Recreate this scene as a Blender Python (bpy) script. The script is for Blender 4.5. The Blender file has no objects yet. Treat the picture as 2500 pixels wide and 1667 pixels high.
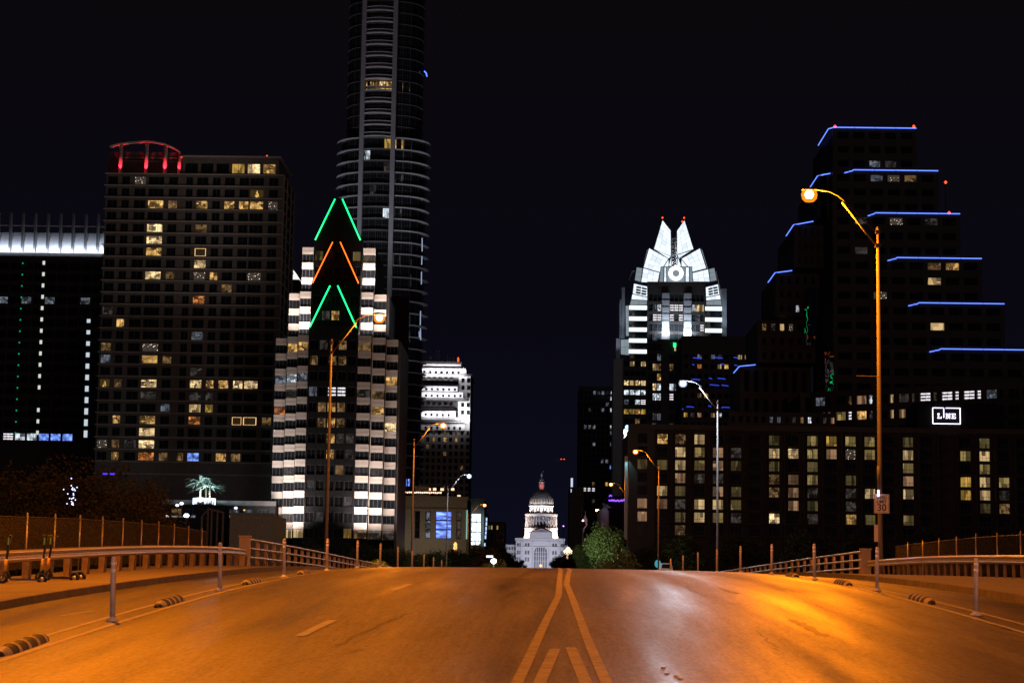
import bpy, math, random
from mathutils import Vector, Matrix
random.seed(11)
sc = bpy.context.scene
col = sc.collection
R = math.radians

# ------------------------------------------------------------------ camera
FOC = 70.0
F = FOC / 36.0 * 2500.0          # focal length in photograph pixels (2500 wide)
EYE = 1.6
CAM = Vector((0.0, 0.0, EYE))
VP = (1319.0, 1462.5)            # where the street's direction meets the horizon in the photograph
ROLL = 0.013
_c = Vector(((VP[0] - 1250.0) / F, (833.5 - VP[1]) / F, -1.0)).normalized()
_u = Vector((math.sin(ROLL), math.cos(ROLL), 0.0))
_zc = (_u - _c * _u.dot(_c)).normalized()
_xc = _c.cross(_zc)
RCW = Matrix((_xc, _c, _zc)).transposed()      # world -> camera
cam_data = bpy.data.cameras.new('camera')
cam_data.lens = FOC
cam_data.sensor_width = 36.0
cam_data.sensor_fit = 'HORIZONTAL'
cam_data.clip_start = 0.1
cam_data.clip_end = 12000.0
cam = bpy.data.objects.new('camera', cam_data)
cam.matrix_world = Matrix.Translation(CAM) @ RCW.transposed().to_4x4()
col.objects.link(cam)
sc.camera = cam

# ------------------------------------------------------------------ night sky
world = bpy.data.worlds.new('World')
sc.world = world
world.use_nodes = True
wn = world.node_tree.nodes
wl = world.node_tree.links
wn.clear()
w_out = wn.new('ShaderNodeOutputWorld')
w_bg = wn.new('ShaderNodeBackground')
w_tc = wn.new('ShaderNodeTexCoord')
w_sep = wn.new('ShaderNodeSeparateXYZ')
w_ramp = wn.new('ShaderNodeValToRGB')
wl.new(w_tc.outputs['Generated'], w_sep.inputs[0])
wl.new(w_sep.outputs['Z'], w_ramp.inputs['Fac'])
e = w_ramp.color_ramp.elements
e[0].position = 0.0
e[0].color = (0.0058, 0.0062, 0.0175, 1)
e[1].position = 0.34
e[1].color = (0.0050, 0.0038, 0.0042, 1)
e.new(0.14).color = (0.0040, 0.0036, 0.0085, 1)
wl.new(w_ramp.outputs[0], w_bg.inputs['Color'])
w_bg.inputs['Strength'].default_value = 0.68
wl.new(w_bg.outputs[0], w_out.inputs['Surface'])

# added fill for the unseen city glow, very dim, from behind the camera's right shoulder
city_fill_data = bpy.data.lights.new('city_fill', 'SUN')
city_fill_data.energy = 0.026
city_fill_data.angle = R(8)
city_fill_data.color = (1.0, 0.92, 0.87)
city_fill = bpy.data.objects.new('city_fill', city_fill_data)
city_fill.rotation_euler = Vector((-0.42, 1.0, -0.55)).to_track_quat('-Z', 'Y').to_euler()
col.objects.link(city_fill)

sc.view_settings.view_transform = 'Standard'
sc.view_settings.look = 'None'
sc.view_settings.exposure = 0.0
sc.view_settings.gamma = 1.0
sc.view_settings.use_curve_mapping = False
sc.render.engine = 'CYCLES'
sc.cycles.use_denoising = True
sc.cycles.denoiser = 'OPENIMAGEDENOISE'
sc.cycles.max_bounces = 5
sc.cycles.diffuse_bounces = 2
sc.cycles.glossy_bounces = 3
sc.cycles.sample_clamp_indirect = 60.0
sc.cycles.sample_clamp_direct = 0.0

SODIUM = (1.0, 0.225, 0.003)
COOLW = (0.80, 0.88, 1.0)

# ------------------------------------------------------------------ projection helpers
def ray(x, y):
    d = Vector(((x - 1250.0) / F, (833.5 - y) / F, -1.0))
    return RCW.transposed() @ d

def at(x, y, d):
    w = ray(x, y)
    return CAM + w * (d / w.y)

def proj(p):
    q = RCW @ (Vector(p) - CAM)
    return (1250.0 + F * q.x / -q.z, 833.5 - F * q.y / -q.z)

# zoomed study crops of the photograph -> photograph pixels
def z1(x, y): return (x / 3.2667, 300 + y / 3.2667)
def z2(x, y): return (x / 3.2667, 760 + y / 3.2667)
def z3(x, y): return (640 + x / 3.919, 460 + y / 3.919)
def z4(x, y): return (640 + x / 2.9036, 840 + y / 2.9036)
def z5(x, y): return (780 + x / 3.733, y / 3.733)
def z6(x, y): return (780 + x / 2.6133, 300 + y / 2.6133)
def zf(x, y): return (1480 + x / 2.6132, 500 + y / 2.6132)
def zc(x, y): return (1180 + x / 5.2263, 1120 + y / 5.2263)
def zl(x, y): return (1480 + x / 3.7328, 1000 + y / 3.7328)
def zr(x, y): return (1980 + x / 2.9038, 900 + y / 2.9038)
def zk(x, y): return (1800 + x / 2.5286, 280 + y / 2.5286)
def zh(x, y): return (1370 + x / 3.92, 900 + y / 3.92)
def zp(x, y): return (360 + x / 6.534, 1100 + y / 6.534)
def zs(x, y): return (950 + x / 6.1895, 1180 + y / 6.1895)
def vv(x, y): return (x * 1.06293, y * 1.06293)

# ------------------------------------------------------------------ materials
def _nt(name):
    m = bpy.data.materials.new(name)
    m.use_nodes = True
    n = m.node_tree.nodes
    return m, n, m.node_tree.links, n['Principled BSDF']

def mat(name, color, rough=0.6, metal=0.0, var=0.18, scale=1.5, bump=0.0, spec=0.4, detail=5.0):
    m, n, l, b = _nt(name)
    b.inputs['Roughness'].default_value = rough
    b.inputs['Metallic'].default_value = metal
    b.inputs['Specular IOR Level'].default_value = spec
    tc = n.new('ShaderNodeTexCoord')
    nz = n.new('ShaderNodeTexNoise')
    nz.inputs['Scale'].default_value = scale
    nz.inputs['Detail'].default_value = detail
    nz.inputs['Roughness'].default_value = 0.65
    l.new(tc.outputs['Object'], nz.inputs['Vector'])
    r = n.new('ShaderNodeValToRGB')
    r.color_ramp.elements[0].position = 0.3
    r.color_ramp.elements[1].position = 0.7
    r.color_ramp.elements[0].color = tuple(c * (1 - var) for c in color) + (1,)
    r.color_ramp.elements[1].color = tuple(min(1, c * (1 + var)) for c in color) + (1,)
    l.new(nz.outputs['Fac'], r.inputs['Fac'])
    l.new(r.outputs[0], b.inputs['Base Color'])
    if bump:
        bp = n.new('ShaderNodeBump')
        bp.inputs['Strength'].default_value = bump
        bp.inputs['Distance'].default_value = 0.05
        l.new(nz.outputs['Fac'], bp.inputs['Height'])
        l.new(bp.outputs[0], b.inputs['Normal'])
    return m

def glow(name, color, strength):
    m, n, l, b = _nt(name)
    b.inputs['Base Color'].default_value = (0.05, 0.05, 0.05, 1)
    b.inputs['Emission Color'].default_value = tuple(color) + (1,)
    b.inputs['Emission Strength'].default_value = strength
    m.cycles.emission_sampling = 'NONE'
    return m

def lit(name, color, strength, style='room', sx=2.5, sz=2.0):
    """the inside of a lit room behind its window pane: furniture, curtains, small lamps"""
    m, n, l, b = _nt(name)
    m.cycles.emission_sampling = 'NONE'
    b.inputs['Base Color'].default_value = (0.02, 0.02, 0.025, 1)
    b.inputs['Roughness'].default_value = 0.15
    tc = n.new('ShaderNodeTexCoord')
    oi = n.new('ShaderNodeObjectInfo')
    mp = n.new('ShaderNodeVectorMath'); mp.operation = 'MULTIPLY'
    mp.inputs[1].default_value = (sx, 0.0, sz * (0.25 if style == 'curtain' else 1.0))
    l.new(tc.outputs['Generated'], mp.inputs[0])
    off = n.new('ShaderNodeVectorMath'); off.operation = 'SCALE'
    off.inputs[0].default_value = (37.0, 11.0, 91.0)
    l.new(oi.outputs['Random'], off.inputs['Scale'])
    ad = n.new('ShaderNodeVectorMath'); ad.operation = 'ADD'
    l.new(mp.outputs[0], ad.inputs[0]); l.new(off.outputs[0], ad.inputs[1])
    def math_(op, a, bb, clamp=False):
        q = n.new('ShaderNodeMath'); q.operation = op; q.use_clamp = clamp
        for i, v in enumerate((a, bb)):
            if isinstance(v, (int, float)): q.inputs[i].default_value = v
            else: l.new(v, q.inputs[i])
        return q.outputs[0]
    sep = n.new('ShaderNodeSeparateXYZ'); l.new(tc.outputs['Generated'], sep.inputs[0])
    if style == 'room':
        vo = n.new('ShaderNodeTexVoronoi'); vo.distance = 'CHEBYCHEV'
        vo.inputs['Scale'].default_value = 1.0
        l.new(ad.outputs[0], vo.inputs['Vector'])
        s2 = n.new('ShaderNodeSeparateColor'); l.new(vo.outputs['Color'], s2.inputs[0])
        nz = n.new('ShaderNodeTexNoise'); nz.inputs['Scale'].default_value = 1.6
        nz.inputs['Detail'].default_value = 1
        l.new(ad.outputs[0], nz.inputs['Vector'])
        a = math_('POWER', s2.outputs[0], 1.7)
        a = math_('MULTIPLY', math_('ADD', math_('MULTIPLY', a, 1.35), 0.10), math_('MULTIPLY', nz.outputs['Fac'], 1.7))
        # pendant lamps and ceiling spots
        v2 = n.new('ShaderNodeTexVoronoi'); v2.inputs['Scale'].default_value = 2.6
        l.new(ad.outputs[0], v2.inputs['Vector'])
        a = math_('ADD', a, math_('MULTIPLY', math_('LESS_THAN', v2.outputs['Distance'], 0.14), 2.2))
        fac = a
    elif style == 'curtain':
        wv = n.new('ShaderNodeTexWave'); wv.bands_direction = 'X'
        wv.inputs['Scale'].default_value = 1.6; wv.inputs['Distortion'].default_value = 1.2
        l.new(ad.outputs[0], wv.inputs['Vector'])
        a = math_('MULTIPLY', math_('ADD', wv.outputs['Fac'], 0.9), 0.5)
        vo = n.new('ShaderNodeTexVoronoi'); vo.distance = 'CHEBYCHEV'
        vo.inputs['Scale'].default_value = 1.0
        l.new(ad.outputs[0], vo.inputs['Vector'])
        s2 = n.new('ShaderNodeSeparateColor'); l.new(vo.outputs['Color'], s2.inputs[0])
        fac = math_('MULTIPLY', a, math_('ADD', math_('MULTIPLY', math_('POWER', s2.outputs[0], 1.5), 1.5), 0.22))
    elif style == 'blind':
        wv = n.new('ShaderNodeTexWave'); wv.bands_direction = 'Z'
        wv.inputs['Scale'].default_value = 2.6
        l.new(tc.outputs['Generated'], wv.inputs['Vector'])
        fac = math_('MULTIPLY', math_('ADD', wv.outputs['Fac'], 0.6), 0.62)
    elif style == 'dots':
        v2 = n.new('ShaderNodeTexVoronoi'); v2.inputs['Scale'].default_value = 2.6
        l.new(ad.outputs[0], v2.inputs['Vector'])
        fac = math_('ADD', math_('MULTIPLY', math_('LESS_THAN', v2.outputs['Distance'], 0.14), 3.5), 0.05)
    elif style == 'edge':
        ax = math_('ABSOLUTE', math_('SUBTRACT', sep.outputs['X'], 0.5), 0.0)
        az = math_('ABSOLUTE', math_('SUBTRACT', sep.outputs['Z'], 0.5), 0.0)
        fac = math_('ADD', math_('MULTIPLY', math_('GREATER_THAN', math_('MAXIMUM', ax, az), 0.42), 1.0), 0.02)
    elif style == 'tree':
        ax = math_('ABSOLUTE', math_('SUBTRACT', sep.outputs['X'], 0.5), 0.0)
        tri = math_('LESS_THAN', ax, math_('MULTIPLY', math_('SUBTRACT', 0.92, sep.outputs['Z']), 0.22))
        v2 = n.new('ShaderNodeTexVoronoi'); v2.inputs['Scale'].default_value = 5.0
        l.new(ad.outputs[0], v2.inputs['Vector'])
        fac = math_('ADD', math_('MULTIPLY', tri, math_('LESS_THAN', v2.outputs['Distance'], 0.45)), 0.03)
    elif style == 'strips':
        # office: fluorescent rows near the ceiling
        s = n.new('ShaderNodeTexWave'); s.bands_direction = 'Z'
        s.inputs['Scale'].default_value = 0.9
        l.new(tc.outputs['Generated'], s.inputs['Vector'])
        vo = n.new('ShaderNodeTexVoronoi'); vo.distance = 'CHEBYCHEV'
        vo.inputs['Scale'].default_value = 2.2
        l.new(ad.outputs[0], vo.inputs['Vector'])
        s2 = n.new('ShaderNodeSeparateColor'); l.new(vo.outputs['Color'], s2.inputs[0])
        fac = math_('ADD', math_('MULTIPLY', math_('GREATER_THAN', s.outputs['Fac'], 0.8), 1.3), math_('MULTIPLY', s2.outputs[0], 0.45))
    else:
        nz = n.new('ShaderNodeTexNoise'); nz.inputs['Scale'].default_value = 2.2
        l.new(ad.outputs[0], nz.inputs['Vector'])
        fac = math_('MULTIPLY', math_('POWER', nz.outputs['Fac'], 2.6), 6.0)
    b.inputs['Emission Color'].default_value = tuple(color) + (1,)
    l.new(math_('MULTIPLY', fac, strength), b.inputs['Emission Strength'])
    return m

M = {}
M['glass'] = mat('dark_glass', (0.012, 0.014, 0.018), 0.08, var=0.3, scale=0.3, spec=0.6)
M['glass2'] = mat('blue_glass', (0.02, 0.03, 0.04), 0.12, var=0.3, scale=0.3, spec=0.7)
M['frame'] = mat('window_frame', (0.10, 0.10, 0.10), 0.5)
M['frame_dark'] = mat('dark_frame', (0.03, 0.03, 0.03), 0.5)
M['concrete'] = mat('concrete', (0.30, 0.28, 0.25), 0.85, bump=0.2, scale=3)
M['tan_stone'] = mat('tan_stone', (0.36, 0.31, 0.26), 0.8, scale=0.6, var=0.12)
M['pier_tan'] = mat('pier_tan', (0.135, 0.122, 0.115), 0.8, scale=0.8, var=0.2)
M['dark_stone'] = mat('dark_granite', (0.055, 0.050, 0.052), 0.5, var=0.3, scale=0.8)
M['black_wall'] = mat('black_wall', (0.010, 0.010, 0.011), 0.7, var=0.3, spec=0.08)
M['glass_black'] = mat('black_glass', (0.006, 0.006, 0.007), 0.2, var=0.3, spec=0.10)
M['white_stone'] = mat('pale_limestone', (0.58, 0.51, 0.46), 0.75, var=0.06, scale=1.2)
M['granite_pink'] = mat('capitol_granite', (0.52, 0.47, 0.46), 0.8, var=0.08, scale=0.4)
M['white_paint'] = mat('white_metal', (0.62, 0.62, 0.64), 0.45, var=0.05)
M['grey_metal'] = mat('galvanised_steel', (0.36, 0.35, 0.34), 0.42, 0.55, var=0.2, scale=5)
M['pole_metal'] = mat('lamp_pole_steel', (0.14, 0.135, 0.13), 0.6, 0.0, var=0.1, scale=2)
M['black'] = mat('black_rubber', (0.02, 0.02, 0.022), 0.7, var=0.3, scale=8)
M['bark'] = mat('bark', (0.09, 0.06, 0.04), 0.95, var=0.4, scale=6, bump=0.5)
M['leaf'] = mat('oak_leaves', (0.028, 0.038, 0.014), 0.8, var=0.45, scale=1.3)
M['leaf_b'] = mat('autumn_leaves', (0.048, 0.048, 0.020), 0.8, var=0.5, scale=0.5, spec=0.1)
M['leaf_g'] = mat('green_leaves', (0.07, 0.115, 0.04), 0.6, var=0.4, scale=1.6)
M['leaf_y'] = mat('yellow_leaves', (0.14, 0.11, 0.02), 0.6, var=0.4, scale=3)
M['frond'] = mat('palm_frond', (0.11, 0.15, 0.12), 0.5, var=0.3, scale=2)

def neon(name, c, s):
    m = glow(name, c, s)
    m.cycles.emission_sampling = 'AUTO'
    return m
M['neon_green'] = neon('green_neon', (0.01, 1.0, 0.24), 2.6)
M['neon_red'] = neon('red_neon', (1.0, 0.13, 0.008), 3.2)
M['neon_blue'] = neon('blue_neon', (0.10, 0.20, 1.0), 2.2)
M['neon_white'] = neon('white_neon', (0.82, 0.74, 1.0), 3.2)
M['neon_violet'] = neon('violet_neon', (0.22, 0.06, 1.0), 2.6)
M['beacon'] = glow('red_beacon', (1.0, 0.05, 0.01), 4.0)

LIT = {
 'b': lit('lit_bright_room', (1.0, 0.70, 0.34), 1.25),
 'w': lit('lit_warm_room', (1.0, 0.56, 0.17), 0.75),
 'd': lit('lit_dim_room', (0.9, 0.52, 0.20), 0.20),
 'v': lit('very_dim_room', (0.8, 0.7, 0.6), 0.06),
 'y': lit('lit_yellow_blind', (1.0, 0.60, 0.12), 0.50, 'curtain'),
 'o': lit('lit_orange_room', (1.0, 0.33, 0.08), 0.62),
 'p': lit('lit_pink_curtain', (1.0, 0.56, 0.30), 0.34, 'curtain'),
 'q': lit('lit_pale_curtain', (1.0, 0.68, 0.31), 0.60, 'curtain'),
 'g': lit('lit_green_curtain', (1.0, 0.72, 0.25), 0.32, 'curtain'),
 'e': lit('dim_green_curtain', (0.85, 0.66, 0.24), 0.10, 'curtain'),
 'c': lit('lit_cool_office', (0.80, 0.90, 1.0), 1.0),
 'k': lit('dim_cool_office', (0.72, 0.82, 1.0), 0.18),
 's': lit('lit_office_strips', (0.98, 0.93, 1.0), 0.9, 'strips'),
 't': lit('christmas_tree_room', (1.0, 0.62, 0.16), 1.5, 'tree'),
 'x': lit('string_light_room', (1.0, 0.58, 0.22), 1.2, 'edge'),
 'n': lit('fairy_light_room', (1.0, 0.80, 0.62), 1.0, 'dots'),
 'u': lit('blue_screen_room', (0.18, 0.32, 1.0), 0.9, 'cloud', 1.2, 1.0),
 'B': lit('blue_lit_hall', (0.16, 0.27, 1.0), 1.15, 'cloud', 0.9, 1.6),
 'W': lit('white_lit_hall', (0.80, 0.96, 1.0), 2.6, 'cloud', 2, 3),
}

# ------------------------------------------------------------------ object helpers
def tag(o, label=None, cat=None, group=None, kind=None):
    if label: o['label'] = label
    if cat: o['category'] = cat
    if group: o['group'] = group
    if kind: o['kind'] = kind
    return o

def thing(name, label, cat, loc=(0, 0, 0), group=None, rotz=0.0):
    o = bpy.data.objects.new(name, None)
    o.empty_display_size = 0.5
    o.location = loc
    o.rotation_euler = (0, 0, rotz)
    col.objects.link(o)
    return tag(o, label, cat, group)

def copy_tree(o, parent=None):
    c = o.copy()
    col.objects.link(c)
    if parent is not None:
        c.parent = parent
    for ch in list(o.children):
        copy_tree(ch, c)
    return c

class MB:
    def __init__(self):
        self.v = []; self.f = []; self.m = []
    def quad(self, pts, m=0):
        i = len(self.v); self.v += [tuple(p) for p in pts]
        self.f.append(tuple(range(i, i + len(pts)))); self.m.append(m)
        return self
    def box(self, x0, x1, y0, y1, z0, z1, m=0):
        i = len(self.v)
        self.v += [(x0,y0,z0),(x1,y0,z0),(x1,y1,z0),(x0,y1,z0),(x0,y0,z1),(x1,y0,z1),(x1,y1,z1),(x0,y1,z1)]
        for f in ((0,3,2,1),(4,5,6,7),(0,1,5,4),(1,2,6,5),(2,3,7,6),(3,0,4,7)):
            self.f.append(tuple(i + k for k in f)); self.m.append(m)
        return self
    def prism(self, pts, z0, z1, m=0):
        """pts: counter-clockwise plan outline"""
        i = len(self.v); n = len(pts)
        self.v += [(p[0], p[1], z0) for p in pts] + [(p[0], p[1], z1) for p in pts]
        for k in range(n):
            self.f.append((i + k, i + (k+1) % n, i + n + (k+1) % n, i + n + k)); self.m.append(m)
        self.f.append(tuple(i + n + k for k in range(n))); self.m.append(m)
        self.f.append(tuple(i + k for k in reversed(range(n)))); self.m.append(m)
        return self
    def slab(self, pts, y0, y1, m=0):
        """pts: outline in x,z facing the camera (counter-clockwise seen from -y), thickened along y"""
        i = len(self.v); n = len(pts)
        self.v += [(p[0], y0, p[1]) for p in pts] + [(p[0], y1, p[1]) for p in pts]
        self.f.append(tuple(i + k for k in range(n))); self.m.append(m)
        self.f.append(tuple(i + n + k for k in reversed(range(n)))); self.m.append(m)
        for k in range(n):
            self.f.append((i + (k+1) % n, i + k, i + n + k, i + n + (k+1) % n)); self.m.append(m)
        return self
    def tube(self, pts, r, n=8, m=0, cap=True):
        pts = [Vector(p) for p in pts]
        rs = r if isinstance(r, (list, tuple)) else [r] * len(pts)
        rings = []
        for k, p in enumerate(pts):
            a = pts[max(0, k-1)]; b = pts[min(len(pts)-1, k+1)]
            t = (b - a).normalized()
            ref = Vector((0, 0, 1)) if abs(t.z) < 0.9 else Vector((1, 0, 0))
            s = t.cross(ref).normalized(); u = s.cross(t)
            i = len(self.v)
            for j in range(n):
                an = 2 * math.pi * j / n
                self.v.append(tuple(p + (s * math.cos(an) + u * math.sin(an)) * rs[k]))
            rings.append(i)
        for k in range(len(rings) - 1):
            a, b = rings[k], rings[k+1]
            for j in range(n):
                self.f.append((a + j, b + j, b + (j+1) % n, a + (j+1) % n)); self.m.append(m)
        if cap:
            self.f.append(tuple(rings[0] + j for j in range(n))); self.m.append(m)
            self.f.append(tuple(rings[-1] + j for j in reversed(range(n)))); self.m.append(m)
        return self
    def lathe(self, prof, n=16, c=(0, 0, 0), m=0):
        """prof: (radius, z) upward"""
        rings = []
        for r, z in prof:
            i = len(self.v)
            for j in range(n):
                an = 2 * math.pi * j / n
                self.v.append((c[0] + r * math.cos(an), c[1] + r * math.sin(an), c[2] + z))
            rings.append(i)
        for k in range(len(rings) - 1):
            a, b = rings[k], rings[k+1]
            for j in range(n):
                self.f.append((a + j, a + (j+1) % n, b + (j+1) % n, b + j)); self.m.append(m)
        self.f.append(tuple(rings[0] + j for j in reversed(range(n)))); self.m.append(m)
        self.f.append(tuple(rings[-1] + j for j in range(n))); self.m.append(m)
        return self
    def build(self, name, mats, parent=None, smooth=False, loc=None, rotz=None):
        me = bpy.data.meshes.new(name)
        me.from_pydata(self.v, [], self.f)
        for k in (mats if isinstance(mats, (list, tuple)) else [mats]):
            me.materials.append(k)
        me.polygons.foreach_set('material_index', self.m)
        if smooth:
            me.polygons.foreach_set('use_smooth', [True] * len(self.f))
        me.update()
        return put(name, me, parent, loc, rotz)

def put(name, me, parent=None, loc=None, rotz=None):
    o = bpy.data.objects.new(name, me)
    if loc is not None: o.location = loc
    if rotz is not None: o.rotation_euler = (0, 0, rotz)
    col.objects.link(o)
    if parent is not None: o.parent = parent
    return o

def set_mat(o, slot, m):
    s = o.material_slots[slot]
    s.link = 'OBJECT'
    s.material = m

_wc = {}
def win_mesh(w, h, nx=2, nz=1, fr=0.07, base='glass', frame='frame_dark', kind='window'):
    key = (round(w, 2), round(h, 2), nx, nz, fr, base, frame)
    if key in _wc: return _wc[key]
    b = MB()
    w, h = key[0], key[1]
    for x in (-w/2, w/2 - fr):
        b.box(x, x + fr, 0.03, 0.16, 0, h, 0)
    b.box(-w/2 + fr, w/2 - fr, 0.03, 0.16, 0, fr, 0)
    b.box(-w/2 + fr, w/2 - fr, 0.03, 0.16, h - fr, h, 0)
    for i in range(1, nx):
        x = -w/2 + w * i / nx
        b.box(x - fr*0.4, x + fr*0.4, 0.05, 0.15, fr, h - fr, 0)
    for i in range(1, nz):
        z = h * i / nz
        b.box(-w/2 + fr, w/2 - fr, 0.06, 0.14, z - fr*0.4, z + fr*0.4, 0)
    b.quad([(-w/2 + fr, 0.12, fr), (w/2 - fr, 0.12, fr), (w/2 - fr, 0.12, h - fr), (-w/2 + fr, 0.12, h - fr)], 1)
    me = bpy.data.meshes.new(kind)
    me.from_pydata(b.v, [], b.f)
    me.materials.append(M[frame]); me.materials.append(M[base])
    me.polygons.foreach_set('material_index', b.m)
    me.update()
    _wc[key] = me
    return me

def add_windows(parent, cols, rows, y, lits=None, nx=2, nz=1, fr=0.07, base='glass', frame='frame_dark', skip=None):
    """one object per window on a facade facing the street; cols/rows are (lo, hi) in the thing's own metres"""
    L = Vector(parent.location)
    pick = {}
    for (px, code) in (lits or []):
        best = None
        for ci, (u0, u1) in enumerate(cols):
            for ri, (v0, v1) in enumerate(rows):
                q = proj(L + Vector(((u0+u1)/2, y, (v0+v1)/2)))
                dd = (q[0]-px[0])**2 + (q[1]-px[1])**2
                if best is None or dd < best[0]: best = (dd, ci, ri)
        pick[(best[1], best[2])] = code
    made = []
    for ci, (u0, u1) in enumerate(cols):
        for ri, (v0, v1) in enumerate(rows):
            if skip and skip(ci, ri): continue
            k = nx(u1-u0) if callable(nx) else nx
            o = put('window', win_mesh(u1-u0, v1-v0, k, nz, fr, base, frame), parent, ((u0+u1)/2, y, v0))
            code = pick.get((ci, ri))
            if code: set_mat(o, 1, LIT[code])
            made.append(o)
    return made

def grid_wall(b, x0, x1, z0, z1, cols, rows, y0, y1, m=0):
    """piers and spandrels round the openings of a facade"""
    cols = sorted(cols); rows = sorted(rows)
    us = [x0] + [u for c in cols for u in c] + [x1]
    for i in range(0, len(us), 2):
        if us[i+1] - us[i] > 0.01: b.box(us[i], us[i+1], y0, y1, z0, z1, m)
    vs = [z0] + [v for r in rows for v in r] + [z1]
    for (u0, u1) in cols:
        for i in range(0, len(vs), 2):
            if vs[i+1] - vs[i] > 0.01: b.box(u0, u1, y0 + 0.03, y1, vs[i], vs[i+1], m)

def lamp(name, loc, power, color, kind='POINT', size=0.3, target=None, cone=120, blend=0.5, parent=None, sy=None):
    ld = bpy.data.lights.new(name, kind)
    ld.energy = power
    ld.color = color
    if kind in ('POINT', 'SPOT'): ld.shadow_soft_size = size
    if kind == 'SPOT':
        ld.spot_size = R(cone); ld.spot_blend = blend
    if kind == 'AREA':
        ld.shape = 'RECTANGLE'; ld.size = size; ld.size_y = sy or 0.4
    o = bpy.data.objects.new(name, ld)
    o.location = loc
    if target is not None:
        o.rotation_euler = (Vector(target) - Vector(loc)).to_track_quat('-Z', 'Y').to_euler()
    col.objects.link(o)
    if parent is not None: o.parent = parent
    return o
# ------------------------------------------------------------------ road profile
_PD = [-40, -10, 0, 10, 20, 29.5, 39, 49, 59, 69, 79, 89, 100, 115, 135, 340]
_PZ = [-1.95, -1.72, -1.54, -1.24, -0.80, -0.27, 0.20, 0.58, 0.865, 1.075, 1.215, 1.32, 1.39, 1.45, 1.48, 1.50]
def prof(d):
    if d <= _PD[0]: return _PZ[0] + EYE
    if d >= _PD[-1]: return _PZ[-1] + EYE
    for i in range(len(_PD) - 1):
        if d <= _PD[i+1]: break
    def sl(k):
        k = max(1, min(len(_PD) - 2, k))
        return (_PZ[k+1] - _PZ[k-1]) / (_PD[k+1] - _PD[k-1])
    h = _PD[i+1] - _PD[i]; t = (d - _PD[i]) / h
    a, b = _PZ[i], _PZ[i+1]; ma, mb = sl(i) * h, sl(i+1) * h
    return EYE + (2*t**3 - 3*t*t + 1)*a + (t**3 - 2*t*t + t)*ma + (-2*t**3 + 3*t*t)*b + (t**3 - t*t)*mb

XC = 0.6
def road_z(x, d):
    o = abs(x - XC)
    t = max(0.0, min(1.0, (95.0 - d) / 50.0)); t = t*t*(3 - 2*t)
    side = 0.043 * max(0.0, -x - 3.9) + 0.022 * max(0.0, x - 4.8)
    return prof(d) - 0.004 * o - 0.030 * max(0.0, o - 6.4) - side * t

def to_ground(px):
    """photograph pixel -> point on the road surface"""
    w = ray(*px)
    lo, hi = 8.0, 74.0
    f = lambda d: (CAM + w * (d / w.y)).z - road_z((w.x * d / w.y), d)
    d = lo
    while d < hi and f(d) > 0: d += 0.25
    return (w.x * d / w.y, d)

KL, KR = -9.8, 10.0            # kerb faces
RL, RR = -14.2, 16.9           # railing lines
WALK = 0.15

ds = [-40 + 2.0 * i for i in range(90)] + [140 + 10 * i for i in range(21)]
def sheet(name, xs, zf, mats, kind='structure'):
    b = MB(); n = len(xs)
    for d in ds:
        for x in xs: b.v.append((x, d, zf(x, d)))
    for i in range(len(ds) - 1):
        for j in range(n - 1):
            a = i * n + j
            b.f.append((a, a + 1, a + n + 1, a + n)); b.m.append(0)
    o = b.build(name, mats, smooth=True)
    return tag(o, kind=kind)

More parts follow.
